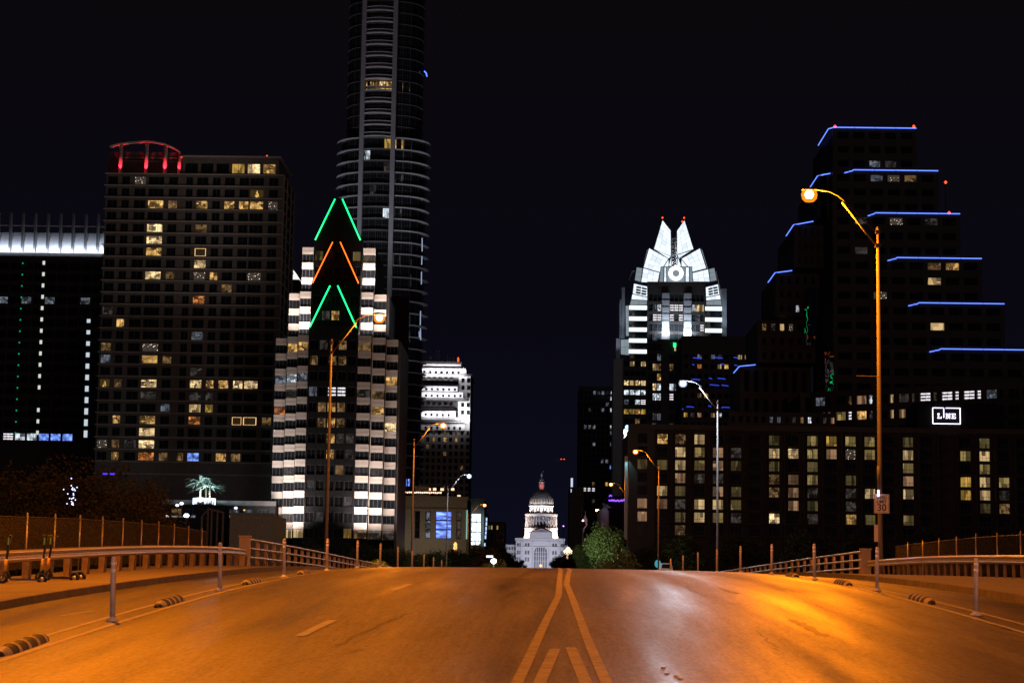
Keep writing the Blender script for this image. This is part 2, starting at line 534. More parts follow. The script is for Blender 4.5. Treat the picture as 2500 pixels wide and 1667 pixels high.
def asphalt():
    m, n, l, b = _nt('asphalt')
    tc = n.new('ShaderNodeTexCoord')
    big = n.new('ShaderNodeTexNoise'); big.inputs['Scale'].default_value = 0.16; big.inputs['Detail'].default_value = 6
    l.new(tc.outputs['Object'], big.inputs['Vector'])
    st = n.new('ShaderNodeMapping'); st.inputs['Scale'].default_value = (1.1, 0.045, 1.0)
    l.new(tc.outputs['Object'], st.inputs['Vector'])
    streak = n.new('ShaderNodeTexNoise'); streak.inputs['Scale'].default_value = 1.0; streak.inputs['Detail'].default_value = 3
    l.new(st.outputs[0], streak.inputs['Vector'])
    ag = n.new('ShaderNodeTexVoronoi'); ag.inputs['Scale'].default_value = 26.0
    l.new(tc.outputs['Object'], ag.inputs['Vector'])
    agn = n.new('ShaderNodeTexNoise'); agn.inputs['Scale'].default_value = 9.0; agn.inputs['Detail'].default_value = 8; agn.inputs['Roughness'].default_value = 0.8
    l.new(tc.outputs['Object'], agn.inputs['Vector'])
    def mx(op, a, c):
        q = n.new('ShaderNodeMath'); q.operation = op
        for i, v in enumerate((a, c)):
            if isinstance(v, (int, float)): q.inputs[i].default_value = v
            else: l.new(v, q.inputs[i])
        return q.outputs[0]
    sc_ = n.new('ShaderNodeSeparateColor'); l.new(ag.outputs['Color'], sc_.inputs[0])
    s = mx('ADD', mx('MULTIPLY', big.outputs['Fac'], 1.05), mx('MULTIPLY', streak.outputs['Fac'], 0.95))
    s = mx('ADD', s, mx('MULTIPLY', sc_.outputs[0], 0.55))
    s = mx('ADD', s, mx('MULTIPLY', agn.outputs['Fac'], 1.0))
    # fine tyre-drawn streaks and coarse mottling, long along the road
    f1 = n.new('ShaderNodeMapping'); f1.inputs['Scale'].default_value = (7.0, 0.35, 1.0)
    l.new(tc.outputs['Object'], f1.inputs['Vector'])
    fs = n.new('ShaderNodeTexNoise'); fs.inputs['Scale'].default_value = 1.0; fs.inputs['Detail'].default_value = 7; fs.inputs['Roughness'].default_value = 0.75
    l.new(f1.outputs[0], fs.inputs['Vector'])
    f2 = n.new('ShaderNodeMapping'); f2.inputs['Scale'].default_value = (24.0, 1.6, 1.0)
    l.new(tc.outputs['Object'], f2.inputs['Vector'])
    gr = n.new('ShaderNodeTexNoise'); gr.inputs['Scale'].default_value = 1.0; gr.inputs['Detail'].default_value = 4; gr.inputs['Roughness'].default_value = 0.9
    l.new(f2.outputs[0], gr.inputs['Vector'])
    s = mx('ADD', s, mx('ADD', mx('MULTIPLY', mx('SUBTRACT', fs.outputs['Fac'], 0.5), 1.9), mx('MULTIPLY', mx('SUBTRACT', gr.outputs['Fac'], 0.5), 2.4)))
    ramp = n.new('ShaderNodeValToRGB')
    ramp.color_ramp.elements[0].position = 0.75; ramp.color_ramp.elements[0].color = (0.040, 0.038, 0.037, 1)
    ramp.color_ramp.elements[1].position = 1.45; ramp.color_ramp.elements[1].color = (0.15, 0.145, 0.137, 1)
    sm = mx('DIVIDE', s, 3.35)
    ramp.color_ramp.elements[0].position = 0.40; ramp.color_ramp.elements[1].position = 0.68
    l.new(sm, ramp.inputs['Fac'])
    # cracks: thin dark crooked lines
    cw = n.new('ShaderNodeTexNoise'); cw.inputs['Scale'].default_value = 0.5; cw.inputs['Detail'].default_value = 5
    l.new(tc.outputs['Object'], cw.inputs['Vector'])
    cmix = n.new('ShaderNodeVectorMath'); cmix.operation = 'SCALE'; cmix.inputs['Scale'].default_value = 1.6
    l.new(cw.outputs['Color'], cmix.inputs[0])
    cadd = n.new('ShaderNodeVectorMath'); cadd.operation = 'ADD'
    l.new(tc.outputs['Object'], cadd.inputs[0]); l.new(cmix.outputs[0], cadd.inputs[1])
    cr = n.new('ShaderNodeTexVoronoi'); cr.feature = 'DISTANCE_TO_EDGE'; cr.inputs['Scale'].default_value = 0.17
    l.new(cadd.outputs[0], cr.inputs['Vector'])
    crk = mx('LESS_THAN', cr.outputs['Distance'], 0.005)
    msk = mx('GREATER_THAN', big.outputs['Fac'], 0.53)
    crk = mx('MULTIPLY', crk, msk)
    mc = n.new('ShaderNodeMixRGB'); mc.inputs['Color2'].default_value = (0.016, 0.015, 0.014, 1)
    l.new(mx('MULTIPLY', crk, 0.8), mc.inputs['Fac']); l.new(ramp.outputs[0], mc.inputs['Color1'])
    l.new(mc.outputs[0], b.inputs['Base Color'])
    # wheel tracks are polished
    wp = n.new('ShaderNodeMapRange')
    wp.inputs['From Min'].default_value = 0.3; wp.inputs['From Max'].default_value = 0.7
    wp.inputs['To Min'].default_value = 0.29; wp.inputs['To Max'].default_value = 0.56
    l.new(streak.outputs['Fac'], wp.inputs['Value'])
    l.new(mx('ADD', wp.outputs[0], mx('MULTIPLY', sc_.outputs[1], 0.1)), b.inputs['Roughness'])
    b.inputs['Specular IOR Level'].default_value = 0.5
    bp = n.new('ShaderNodeBump'); bp.inputs['Strength'].default_value = 0.22; bp.inputs['Distance'].default_value = 0.006
    l.new(mx('ADD', ag.outputs['Distance'], mx('MULTIPLY', agn.outputs['Fac'], 2.0)), bp.inputs['Height'])
    l.new(bp.outputs[0], b.inputs['Normal'])
    return m
M['asphalt'] = asphalt()
M['walk'] = mat('sidewalk_concrete', (0.19, 0.175, 0.155), 0.8, var=0.3, scale=0.9, bump=0.3, detail=9)
M['kerb'] = mat('kerb_concrete', (0.16, 0.145, 0.13), 0.8, var=0.3, scale=2.0, bump=0.3)
M['line_w'] = mat('white_road_paint', (0.42, 0.41, 0.38), 0.6, var=0.40, scale=5, detail=9)
M['line_y'] = mat('yellow_road_paint', (0.33, 0.29, 0.14), 0.6, var=0.4, scale=5, detail=9)
M['tar'] = mat('tar_patch', (0.022, 0.020, 0.02), 0.5, var=0.4, scale=3, detail=8)
M['grass'] = mat('riverbank_grass', (0.04, 0.05, 0.02), 0.9, var=0.4, scale=0.6, bump=0.3)
M['water'] = mat('river_water', (0.010, 0.014, 0.014), 0.08, var=0.2, scale=0.5, bump=0.15, spec=0.5)

XS = [KL, -8.5, -7.5, -6.6, -5.8, -4, -2, 0, 0.6, 1.2, 3, 5, 6.4, 7.0, 7.8, 8.8, KR]
sheet('road', XS, road_z, M['asphalt'])
zl_ = lambda d: road_z(KL, d)
zr_ = lambda d: road_z(KR, d)
sheet('sidewalk', [RL - 1.6, -14, -12, KL - 0.16], lambda x, d: road_z(x, d) + WALK + 0.030 * (KL - x), M['walk'])
sheet('sidewalk', [KR + 0.16, 12, 14, RR + 2.0], lambda x, d: road_z(x, d) + WALK + 0.030 * (x - KR), M['walk'])
def kerb(x0, x1, zf):
    b = MB()
    for i in range(len(ds) - 1):
        d0, d1 = ds[i], ds[i+1]
        i0 = len(b.v)
        for d in (d0, d1):
            z = zf(d)
            b.v += [(x0, d, z - 0.3), (x1, d, z - 0.3), (x1, d, z + WALK + 0.006), (x0, d, z + WALK + 0.006)]
        for f in ((0, 1, 5, 4), (1, 2, 6, 5), (2, 3, 7, 6), (3, 0, 4, 7)):
            b.f.append(tuple(i0 + k for k in f)); b.m.append(0)
    return tag(b.build('kerb', M['kerb']), kind='structure')
kerb(KL - 0.16, KL, zl_)
kerb(KR, KR + 0.16, zr_)

# ground: one sheet to the horizon, carved by the river
def ground_z(x, d):
    o = max(0.0, max(RL - x, x - RR) - 1.2)
    base = prof(min(d, 340))
    rise = 0.0
    if d > 420: rise = (d - 420) / 1450.0 * 25.0
    z = base - 0.7 + min(rise, 27.0)
    if o > 0 and d < 112: z -= min(o * 0.30, 7.0)
    def ss(a, b, t):
        t = max(0, min(1, (t - a) / (b - a))); return t*t*(3 - 2*t)
    carve = ss(106, 128, d) * (1 - ss(318, 334, d))
    return z - carve * 15.0
gx = [-6000, -2500, -1000, -450, -220, -120, -70, -45, -32, -24, -19, -16.5, -14.5, -8, 0, 8, 15, 17.8, 20.5, 25, 33, 46, 70, 120, 220, 450, 1000, 2500, 6000]
gy = [-400, -120, -40, -10, 10, 25, 40, 55, 70, 85, 97, 106, 112, 118, 124, 130, 160, 220, 280, 316, 322, 328, 335, 360, 420, 600, 900, 1300, 1870, 2600, 4500, 9000]
b = MB()
for y in gy:
    for x in gx: b.v.append((x, y, ground_z(x, y)))
n = len(gx)
for i in range(len(gy) - 1):
    for j in range(n - 1):
        a = i * n + j
        b.f.append((a, a + 1, a + n + 1, a + n)); b.m.append(0)
tag(b.build('ground', M['grass'], smooth=True), kind='structure')
tag(MB().quad([(-3000, 100, -8.2), (3000, 100, -8.2), (3000, 345, -8.2), (-3000, 345, -8.2)]).build('water', M['water']), kind='structure')
b = MB()
b.box(RL - 1.5, RR + 1.9, 104, 336, 1.1, 2.35)
tag(b.build('bridge_deck', M['concrete']), kind='structure')
# the avenue beyond the bridge
b = MB()
aven = [336, 360, 420, 600, 900, 1300, 1760]
for d in aven:
    for x in (-11, 12): b.v.append((x, d, ground_z(x, d) + 0.75 if d < 400 else ground_z(x, d) + 0.4))
for i in range(len(aven) - 1):
    b.f.append((2*i, 2*i+1, 2*i+3, 2*i+2)); b.m.append(0)
tag(b.build('avenue', M['asphalt']), kind='structure')

# ------------------------------------------------------------------ painted lines
def strip(name, pts, w, m, lift=0.006, step=1.5):
    """pts: list of (x, d) joined by straight runs"""
    P = []
    for i in range(len(pts) - 1):
        (x0, d0), (x1, d1) = pts[i], pts[i+1]
        k = max(1, int(abs(d1 - d0) / step))
        for j in range(k): P.append((x0 + (x1-x0)*j/k, d0 + (d1-d0)*j/k))
    P.append(pts[-1])
    b = MB()
    for (x, d) in P:
        b.v += [(x - w/2, d, road_z(x - w/2, d) + lift), (x + w/2, d, road_z(x + w/2, d) + lift)]
    for i in range(len(P) - 1):
        b.f.append((2*i, 2*i+1, 2*i+3, 2*i+2)); b.m.append(0)
    return tag(b.build(name, m), kind='structure')
G = lambda x, y: to_ground(vv(x, y))
p0 = G(1190, 1568); p1 = G(1283, 1370)
strip('yellow_line', [(-0.42, 14), p0, p1, (0.60, 60), (0.70, 90), (0.85, 330)], 0.12, M['line_y'])
q0 = G(1392, 1568); q1 = G(1345, 1460); q2 = G(1301, 1342)
strip('yellow_line', [(0.86, 14), q0, q1, q2, (0.88, 60), (0.98, 90), (1.15, 330)], 0.12, M['line_y'])
strip('yellow_line', [(-0.12, 14), G(1241, 1568), G(1275, 1490)], 0.13, M['line_y'])
strip('yellow_line', [(0.56, 14), G(1344, 1568), G(1311, 1490)], 0.13, M['line_y'])
strip('lane_dash', [G(688, 1464), G(764, 1426)], 0.14, M['line_w'])
strip('lane_dash', [G(905, 1356), G(942, 1341)], 0.14, M['line_w'])
strip('lane_dash', [G(1660, 1352), G(1690, 1362)], 0.14, M['line_w'])
strip('bike_lane_dash', [G(138, 1415), G(222, 1402)], 0.12, M['line_w'])
strip('buffer_line', [(-6.10, 12), (-6.10, 150)], 0.11, M['line_w'])
strip('buffer_line', [(-6.62, 12), (-6.62, 150)], 0.11, M['line_w'])
strip('buffer_line', [(6.95, 12), (6.95, 150)], 0.11, M['line_w'])
strip('buffer_line', [(7.50, 12), (7.50, 150)], 0.11, M['line_w'])
# sunken patch and sealed cracks
def crack(pts, w, name='crack'):
    P = []
    rng = random.Random(len(pts) * 7 + int(w * 1000))
    for i in range(len(pts) - 1):
        (x0, d0), (x1, d1) = pts[i], pts[i+1]
        for j in range(6):
            t = j / 6
            P.append((x0 + (x1-x0)*t + rng.uniform(-.05, .05), d0 + (d1-d0)*t))
    P.append(pts[-1])
    b = MB()
    for k, (x, d) in enumerate(P):
        ww = w * rng.uniform(0.35, 1.0) * (0.25 if k in (0, len(P)-1) else 1)
        b.v += [(x - ww/2, d, road_z(x - ww/2, d) + 0.004), (x + ww/2, d, road_z(x + ww/2, d) + 0.004)]
    for i in range(len(P) - 1):
        b.f.append((2*i, 2*i+1, 2*i+3, 2*i+2)); b.m.append(0)
    tag(b.build(name, M['tar']), kind='structure')
crack([G(1812, 1424), G(1852, 1440), G(1900, 1462)], 0.22, 'road_patch')
crack([G(1735, 1448), G(1770, 1478), G(1790, 1498)], 0.06)
crack([G(770, 1486), G(815, 1465), G(900, 1425), G(950, 1408)], 0.05)
crack([G(1010, 1412), G(1150, 1413)], 0.12)
crack([G(395, 1437), G(580, 1433)], 0.12)
M['stud'] = mat('ceramic_stud', (0.75, 0.72, 0.70), 0.3, var=.05)
for (px, py, wh) in ((1531, 1549, 'left one of the three lowest'), (1553, 1554, 'middle one of the three lowest'), (1562, 1561, 'right one of the three lowest'), (1523, 1534, 'uppermost and lone')):
    (sx_, sd_) = G(px, py); sb = MB(); sb.lathe([(0.026, 0.0), (0.024, 0.009), (0.01, 0.014)], 8, (sx_, sd_, road_z(sx_, sd_) + .003)); tag(sb.build('road_stud', M['stud']), 'tiny pale stud right of the centre lines, ' + wh, 'road stud', 'pale road studs')
crack([G(1570, 1345), G(1625, 1372)], 0.06)
# ------------------------------------------------------------------ street lamps
M['sodium'] = glow('sodium_bulb', (1.0, 0.62, 0.22), 60.0)
M['sodium_far'] = glow('sodium_bulb_far', (1.0, 0.42, 0.06), 45.0)
M['led'] = glow('white_bulb', (0.80, 0.88, 1.0), 90.0)
def halo_refractor(name, c, s):  # oversized glowing bowl; its emission stands in for the lamp's glare halo
    m, n, l, b = _nt(name)
    b.inputs['Base Color'].default_value = (0.0, 0.0, 0.0, 1)
    b.inputs['Specular IOR Level'].default_value = 0.0
    b.inputs['Roughness'].default_value = 1.0
    b.inputs['Emission Color'].default_value = tuple(c) + (1,)
    b.inputs['Emission Strength'].default_value = s
    b.inputs['Alpha'].default_value = 0.22
    m.cycles.emission_sampling = 'FRONT'
    return m
M['halo_sodium'] = halo_refractor('amber_halo_refractor', (1.0, 0.26, 0.012), 3.2)
M['halo_led'] = halo_refractor('clear_halo_refractor', (0.55, 0.68, 1.0), 2.2)
P_SOD = 23000.0
P_LED = 10500.0

for _k in ('sodium', 'sodium_far', 'led'): M[_k].cycles.emission_sampling = 'FRONT'
def street_lamp(x, d, side, hb, color, label, group='tall street lamps along the bridge', bulb='sodium', power=P_SOD, zb=None):
    """side -1: arm reaches towards -x (lamp stands on the right)"""
    if zb is None:
        zb = road_z(KR if side < 0 else KL, d) + WALK
    t = thing('street_lamp', label, 'street lamp', (x, d, zb), group)
    h = hb - zb
    s = side
    b = MB()
    b.tube([(0, 0, 0), (0, 0, 2), (0, 0, h + 0.93)], [0.15, 0.13, 0.085], 12)
    b.tube([(0, 0, h + 0.93), (0, 0, h + 1.02)], [0.11, 0.03], 12)
    b.build('pole', M['pole_metal'], t, smooth=True)
    b = MB()
    b.box(-0.24, 0.24, -0.24, 0.24, -0.05, 0.12)
    b.build('base_plate', M['pole_metal'], t)
    b = MB()
    b.box(-0.13, 0.13, -0.14, 0.14, h - 0.10, h + 0.10)
    b.build('bracket', M['frame_dark'], t)
    b = MB(); b.box(-0.12, 0.12, -0.13, 0.13, h + 0.62, h + 0.80)
    b.build('bracket', M['frame_dark'], t)
    b = MB()
    b.tube([(s*0.1, 0, h), (s*1.85, 0, h + 2.28)], 0.052, 8)
    b.build('strut', M['pole_metal'], t, smooth=True)
    b = MB()
    b.tube([(s*0.1, 0, h + 0.72), (s*1.72, 0, h + 2.34), (s*2.05, 0, h + 2.62), (s*2.5, 0, h + 2.84), (s*3.1, 0, h + 2.92)], [0.026, 0.026, 0.04, 0.04, 0.04], 8)
    b.build('arm', M['frame_dark'], t, smooth=True)
    # cobra head: flattened teardrop housing with a bowl beneath
    b = MB()
    n = 14
    rings = [(-0.45, 0.05, 0.05), (-0.30, 0.12, 0.09), (0.0, 0.19, 0.13), (0.25, 0.19, 0.12), (0.42, 0.11, 0.07), (0.47, 0.02, 0.02)]
    base = []
    for (u, ry, rz) in rings:
        i = len(b.v); base.append(i)
        for j in range(n):
            an = 2*math.pi*j/n
            b.v.append((s*(3.5 + u), ry*math.cos(an), h + 2.93 + (rz*math.sin(an) if math.sin(an) > 0 else rz*0.35*math.sin(an))))
    for k in range(len(base) - 1):
        for j in range(n):
            b.f.append((base[k]+j, base[k]+(j+1) % n, base[k+1]+(j+1) % n, base[k+1]+j)); b.m.append(0)
    b.build('lamp_head', M['frame_dark'], t, smooth=True)
    b = MB()
    near = bool(power)
    if near:
        b.lathe([(0.05, -0.64), (0.24, -0.60), (0.38, -0.46), (0.43, -0.24), (0.36, -0.02)], 18, (s*3.56, 0, h + 2.90))
        b.build('halo_refractor', M['halo_led' if bulb == 'led' else 'halo_sodium'], t, smooth=True)
        b = MB(); b.lathe([(0.02, -0.44), (0.13, -0.42), (0.21, -0.33), (0.23, -0.22), (0.18, -0.10), (0.05, -0.04)], 14, (s*3.56, 0, h + 2.90))
        b.build('bulb', M[bulb], t, smooth=True)
        lamp('lamp_light', (s*3.56, 0, h + 2.10), power, color, 'POINT', 0.15, parent=t)
    else:
        b.lathe([(0.04, -0.46), (0.22, -0.42), (0.35, -0.28), (0.38, -0.08), (0.30, 0.02)], 14, (s*3.58, 0, h + 2.885))
        b.build('bulb', M[bulb], t, smooth=True)
    return t

HB = at(2152, 600, 102.7).z
XR_, XL_ = at(2148, 1150, 102.7).x, at(797, 1290, 148).x
lr = ['tallest nearest lamp over the right lanes, glowing orange with a speed sign on its pole',
      'second lamp on the right with a cold white light',
      'third lamp on the right with an orange light in front of the hotel corner',
      'fourth lamp on the right, thin orange pole rising past the teal corner light',
      'farthest right lamp, short thin pole in front of the green lit tree']
hr = [HB, at(1749, 1000, 202.7).z, at(1607, 1146, 302.7).z, at(1533, 1215, 402.7).z, at(1492, 1272, 502.7).z]
xr = [XR_, at(1752, 1200, 202.7).x, at(1608, 1250, 302.7).x, at(1534, 1300, 402.7).x, at(1492, 1330, 502.7).x]
for k in range(5):
    d = 102.7 + 100 * k
    white = (k == 1)
    street_lamp(xr[k], d, -1, hr[k], COOLW if white else SODIUM, lr[k], bulb='led' if white else ('sodium' if k < 2 else 'sodium_far'),
                power=P_LED if white else (P_SOD, 0, 8000, 2500, 0)[k])
ll = ['nearest lamp on the left, orange light before the striped tower',
      'second lamp on the left, orange light beside the curved glass tower',
      'third left lamp, white light, its thin pole before the blue arched window',
      'farthest lamp on the left beside the glowing white window strip']
hl = [at(803, 860, 148).z, at(1008, 1090, 245).z, at(1091, 1200, 334).z, at(1143, 1262, 439).z]
xl = [XL_, at(1006, 1300, 245).x, at(1091, 1300, 334).x, at(1142, 1330, 439).x]
for k, d in enumerate((148, 245, 334, 439)):
    white = (k == 2)
    street_lamp(xl[k], d, 1, hl[k], COOLW if white else SODIUM, ll[k], bulb='led' if white else ('sodium' if k < 1 else 'sodium_far'),
                power=P_LED*.25 if white else (P_SOD*.25, P_SOD*.35, 0, 3000)[k])
# the same row goes on towards and past the camera
street_lamp(17.6, 2.7, -1, 19.6, SODIUM, 'street lamp beside the camera on the right kerb, outside the picture', power=P_SOD*0.95)
street_lamp(-16.2, 49.0, 1, 19.8, SODIUM, 'street lamp over the left pavement, just outside the picture', power=P_SOD*1.5)
street_lamp(-16.2, -48.0, 1, 18.5, COOLW, 'white street lamp behind the camera on the left pavement', bulb='led', power=17000)
street_lamp(17.6, -97.0, -1, 18.0, COOLW, 'white street lamp far behind the camera on the right pavement', bulb='led', power=17000)

# speed limit sign strapped to the near pole
def text_obj(name, s, size, m, parent, loc, rotx=90, extrude=0.004, sx=1.0, align='CENTER', bold=0.0):
    c = bpy.data.curves.new(name, 'FONT')
    c.body = s; c.size = size; c.extrude = extrude; c.offset = bold
    c.align_x = align; c.align_y = 'CENTER'
    o = bpy.data.objects.new(name, c)
    col.objects.link(o)
    dg = bpy.context.evaluated_depsgraph_get()
    me = bpy.data.meshes.new_from_object(o.evaluated_get(dg))
    bpy.data.objects.remove(o)
    me.name = name
    me.materials.clear(); me.materials.append(m)
    o = put(name, me, parent, loc)
    o.rotation_euler = (R(rotx), 0, 0)
    o.scale = (sx, 1, 1)
    return o
M['sign_white'] = mat('reflective_sign_white', (0.66, 0.60, 0.60), 0.35, var=0.08, scale=3)
M['sign_ink'] = mat('sign_black_ink', (0.012, 0.012, 0.012), 0.5)
spos = at(2153, 1229, 102.4)
sg = thing('speed_limit_sign', 'white rectangular sign reading SPEED LIMIT 30 on the near lamp pole', 'road sign', (spos.x, 102.45, spos.z))
w, h = 0.39, 0.49
MB().slab([(-w, -h), (w, -h), (w, h), (-w, h)], 0, 0.012).build('sign_plate', M['sign_white'], sg)
b = MB()
for (a0, a1, c0, c1) in ((-w+.03, w-.03, h-.045, h-.03), (-w+.03, w-.03, -h+.03, -h+.045), (-w+.03, -w+.045, -h+.045, h-.045), (w-.045, w-.03, -h+.045, h-.045)):
    b.box(a0, a1, -0.004, -0.001, c0, c1)
b.build('sign_border', M['sign_ink'], sg)
text_obj('lettering', 'SPEED', 0.21, M['sign_ink'], sg, (0, -0.006, 0.31), bold=0.004, sx=0.93)
text_obj('lettering', 'LIMIT', 0.21, M['sign_ink'], sg, (0, -0.006, 0.10), bold=0.004)
text_obj('numerals', '30', 0.50, M['sign_ink'], sg, (0, -0.006, -0.21), bold=0.006, sx=0.95)
# small things on the same pole
sp2 = at(2140, 1300, 102.4)
s2 = thing('side_sign', 'narrow sign seen edge on beside the near lamp pole under the speed sign', 'road sign', (sp2.x, 102.5, sp2.z))
MB().slab([(-.10, -.45), (.10, -.45), (.10, .42), (-.10, .42)], 0, 0.02).build('sign_plate', M['sign_white'], s2)
sp3 = at(2145, 1190, 102.4)
s3 = thing('traffic_detector', 'small grey cylinder with a violet white light on the near lamp pole', 'detector', (sp3.x, 102.4, sp3.z))
MB().tube([(0, 0, -0.1), (0, 0, 1.1)], 0.075, 10).build('housing', M['pole_metal'], s3, smooth=True)
MB().tube([(-0.02, -0.03, -0.45), (-0.02, -0.03, -0.12)], 0.05, 10).build('light_tube', M['neon_white'], s3, smooth=True)
sp4 = at(2148, 919, 102.6)
s4 = thing('wire_arm', 'thin side arm sticking out left halfway up the near lamp pole', 'arm', (sp4.x, 102.6, sp4.z))
MB().tube([(0, 0, 0), (-1.2, 0, 0.02)], 0.018, 6).build('rod', M['pole_metal'], s4)

# ------------------------------------------------------------------ flexible lane posts
M['post_white'] = mat('lane_post_plastic', (0.52, 0.50, 0.50), 0.5, var=0.22, scale=6)
M['post_band'] = mat('reflective_band', (0.72, 0.70, 0.68), 0.3, var=0.05)
def lane_post(x, d, label, group, tilt=0.0):
    z = road_z(x, d)
    t = thing('lane_post', label, 'lane post', (x, d, z), group)
    t.rotation_euler = (0, R(tilt), 0)
    MB().lathe([(0.105, 0.0), (0.10, 0.02), (0.055, 0.045), (0.045, 0.07)], 12).build('base', M['post_white'], t, smooth=True)
    MB().lathe([(0.040, 0.06), (0.040, 0.90), (0.036, 0.93), (0.022, 0.945)], 12).build('post', M['post_white'], t, smooth=True)
    b = MB()
    for zz in (0.70, 0.80):
        b.lathe([(0.0415, zz), (0.0415, zz + 0.065)], 12)
    b.build('reflective_band', M['post_band'], t, smooth=True)
    return t
ordl = ['nearest', 'second', 'third', 'fourth', 'fifth', 'sixth', 'seventh', 'eighth', 'ninth', 'tenth', 'eleventh']
left_px = [272, 532, 670, 768, 837, 888, 926, 955, 981, 1003, 1021]
for k in range(11):
    d = 29.5 + 9.72 * k
    lane_post(-6.27 + (0.0 if k else -0.02), d, f'white flexible lane post, {ordl[k]} from the camera in the left row', 'lane posts along the left bike lane', tilt=[-1.2, -1.8, -1.0, 0.3, 0, 0.5, -.6, 0, .4, 0, 0][k])
for k in range(9):
    d = 33.3 + 9.75 * k
    lane_post(7.2, d, f'white flexible lane post, {ordl[k]} from the camera in the right row', 'lane posts along the right bike lane', tilt=[1.0, 1.2, -.4, 0.3, 0, 0.5, -.6, 0, .4][k])

# ------------------------------------------------------------------ rubber lane separators
M['stripe_white'] = mat('worn_white_stripe', (0.36, 0.34, 0.32), 0.6, var=.35, scale=9)
def separator(x, d, label, group, rot=0.0):
    z = road_z(x, d)
    slope = math.atan2(road_z(x, d + 0.5) - road_z(x, d - 0.5), 1.0)
    t = thing('lane_separator', label, 'lane separator', (x, d, z), group)
    t.rotation_euler = (slope, 0, rot)
    L, W_, H_ = 1.30, 0.12, 0.115
    def ring(u, k, grow=0.0):
        f = math.sqrt(max(0.0, 1 - (abs(u) / (L + 0.02)) ** 6))
        return [((W_*f + grow) * math.cos(math.pi*j/8), u, max(0.0, (H_*f*(1 if grow == 0 else 1) + grow) * math.sin(math.pi*j/8)) - (0.0)) for j in range(9)]
    def shell(us, grow):
        b = MB(); idx = []
        for u in us:
            i = len(b.v); b.v += ring(u, 0, grow); idx.append(i)
        for a, c in zip(idx[:-1], idx[1:]):
            for j in range(8):
                b.f.append((a + j, a + j + 1, c + j + 1, c + j)); b.m.append(0)
        return b
    shell([-1.30, -1.29, -1.24, -1.12, -0.9, -0.5, 0, 0.5, 0.9, 1.12, 1.24, 1.29, 1.30], 0).build('rubber_body', M['black'], t, smooth=True)
    for c in (-1.12, -0.62, -0.12, 0.38, 0.88):
        hw = 0.075 if c > -1.0 else 0.12
        shell([c - hw, c, c + hw], 0.006).build('white_stripe', M['stripe_white'], t, smooth=True)
    return t
sl = ['cut by the left edge of the photo', 'between the two nearest left posts', 'between the second and third left posts', 'between the third and fourth left posts']
for k, d in enumerate((24.7, 34.4, 44.1, 53.8)):
    separator(-6.36, d, 'black rubber lane hump with white stripes ' + sl[k], 'striped humps along the left bike lane', rot=R(2))
sr = ['between the two nearest right posts', 'between the second and third right posts', 'between the third and fourth right posts']
for k, d in enumerate((38.2, 48.0, 57.7)):
    separator(7.22, d, 'dark rubber lane hump with white stripes ' + sr[k], 'striped humps along the right bike lane', rot=R(-2))

# ------------------------------------------------------------------ guard rails
M['wood_post'] = mat('weathered_post', (0.20, 0.15, 0.11), 0.85, var=0.3, scale=4, bump=0.3)
def guardrail(x, d0, d1, face, zf, label, step, off, name='guard_rail', pw=0.10):
    """face: +1 the corrugated beam faces +x"""
    t = thing(name, label, 'guard rail', (x, d0, zf(d0)))
    z00 = zf(d0)
    prf = [(0.0, 0.82), (0.045, 0.80), (0.085, 0.765), (0.085, 0.735), (0.01, 0.68), (0.0, 0.66), (0.01, 0.64), (0.085, 0.585), (0.085, 0.555), (0.045, 0.52), (0.0, 0.50)]
    beam_len = 3.81
    d = d0
    while d < d1 - 0.1:
        e_ = min(d + beam_len, d1)
        b = MB(); rings = []
        for q in (d, (d + e_)/2, e_):
            i = len(b.v); rings.append(i)
            o = 0.0 if q != d else 0.004
            for (u, zz) in prf: b.v.append((face*(u + o), q - d0, zf(q) - z00 + zz))
            for (u, zz) in prf: b.v.append((face*(u + o - 0.008), q - d0, zf(q) - z00 + zz))
        n = len(prf)
        for a, c in zip(rings[:-1], rings[1:]):
            for j in range(n - 1):
                b.f.append((a + j, a + j + 1, c + j + 1, c + j)); b.m.append(0)
                b.f.append((a + n + j, c + n + j, c + n + j + 1, a + n + j + 1)); b.m.append(0)
        b.build('beam', M['grey_metal'], t, smooth=True)
        d = e_
    q = d0 + off
    pm = None
    while q < d1:
        if pm is None:
            b = MB(); b.box(-pw, pw, -pw*1.2, pw*1.2, -0.4, 0.74); b.box(-pw*.85, pw*.85, -pw, pw, 0.74, 0.755)
            o = b.build('rail_post', M['wood_post'], t); pm = o.data
        else:
            o = put('rail_post', pm, t)
        o.location = (-face * 0.125, q - d0, zf(q) - z00)
        q += step
    return t
zlw = lambda d: road_z(RL + .3, d) + WALK + 0.030 * (KL - RL - .3)
zrw = lambda d: road_z(RR - .1, d) + WALK + 0.030 * (RR - .1 - KR)
guardrail(-13.9, 30, 93.5, 1, zlw, 'long corrugated steel guard rail along the left pavement', 2.36, 0.9)
guardrail(16.75, 40, 102.5, -1, zrw, 'corrugated steel guard rail along the right pavement', 1.35, 0.7, pw=0.045)

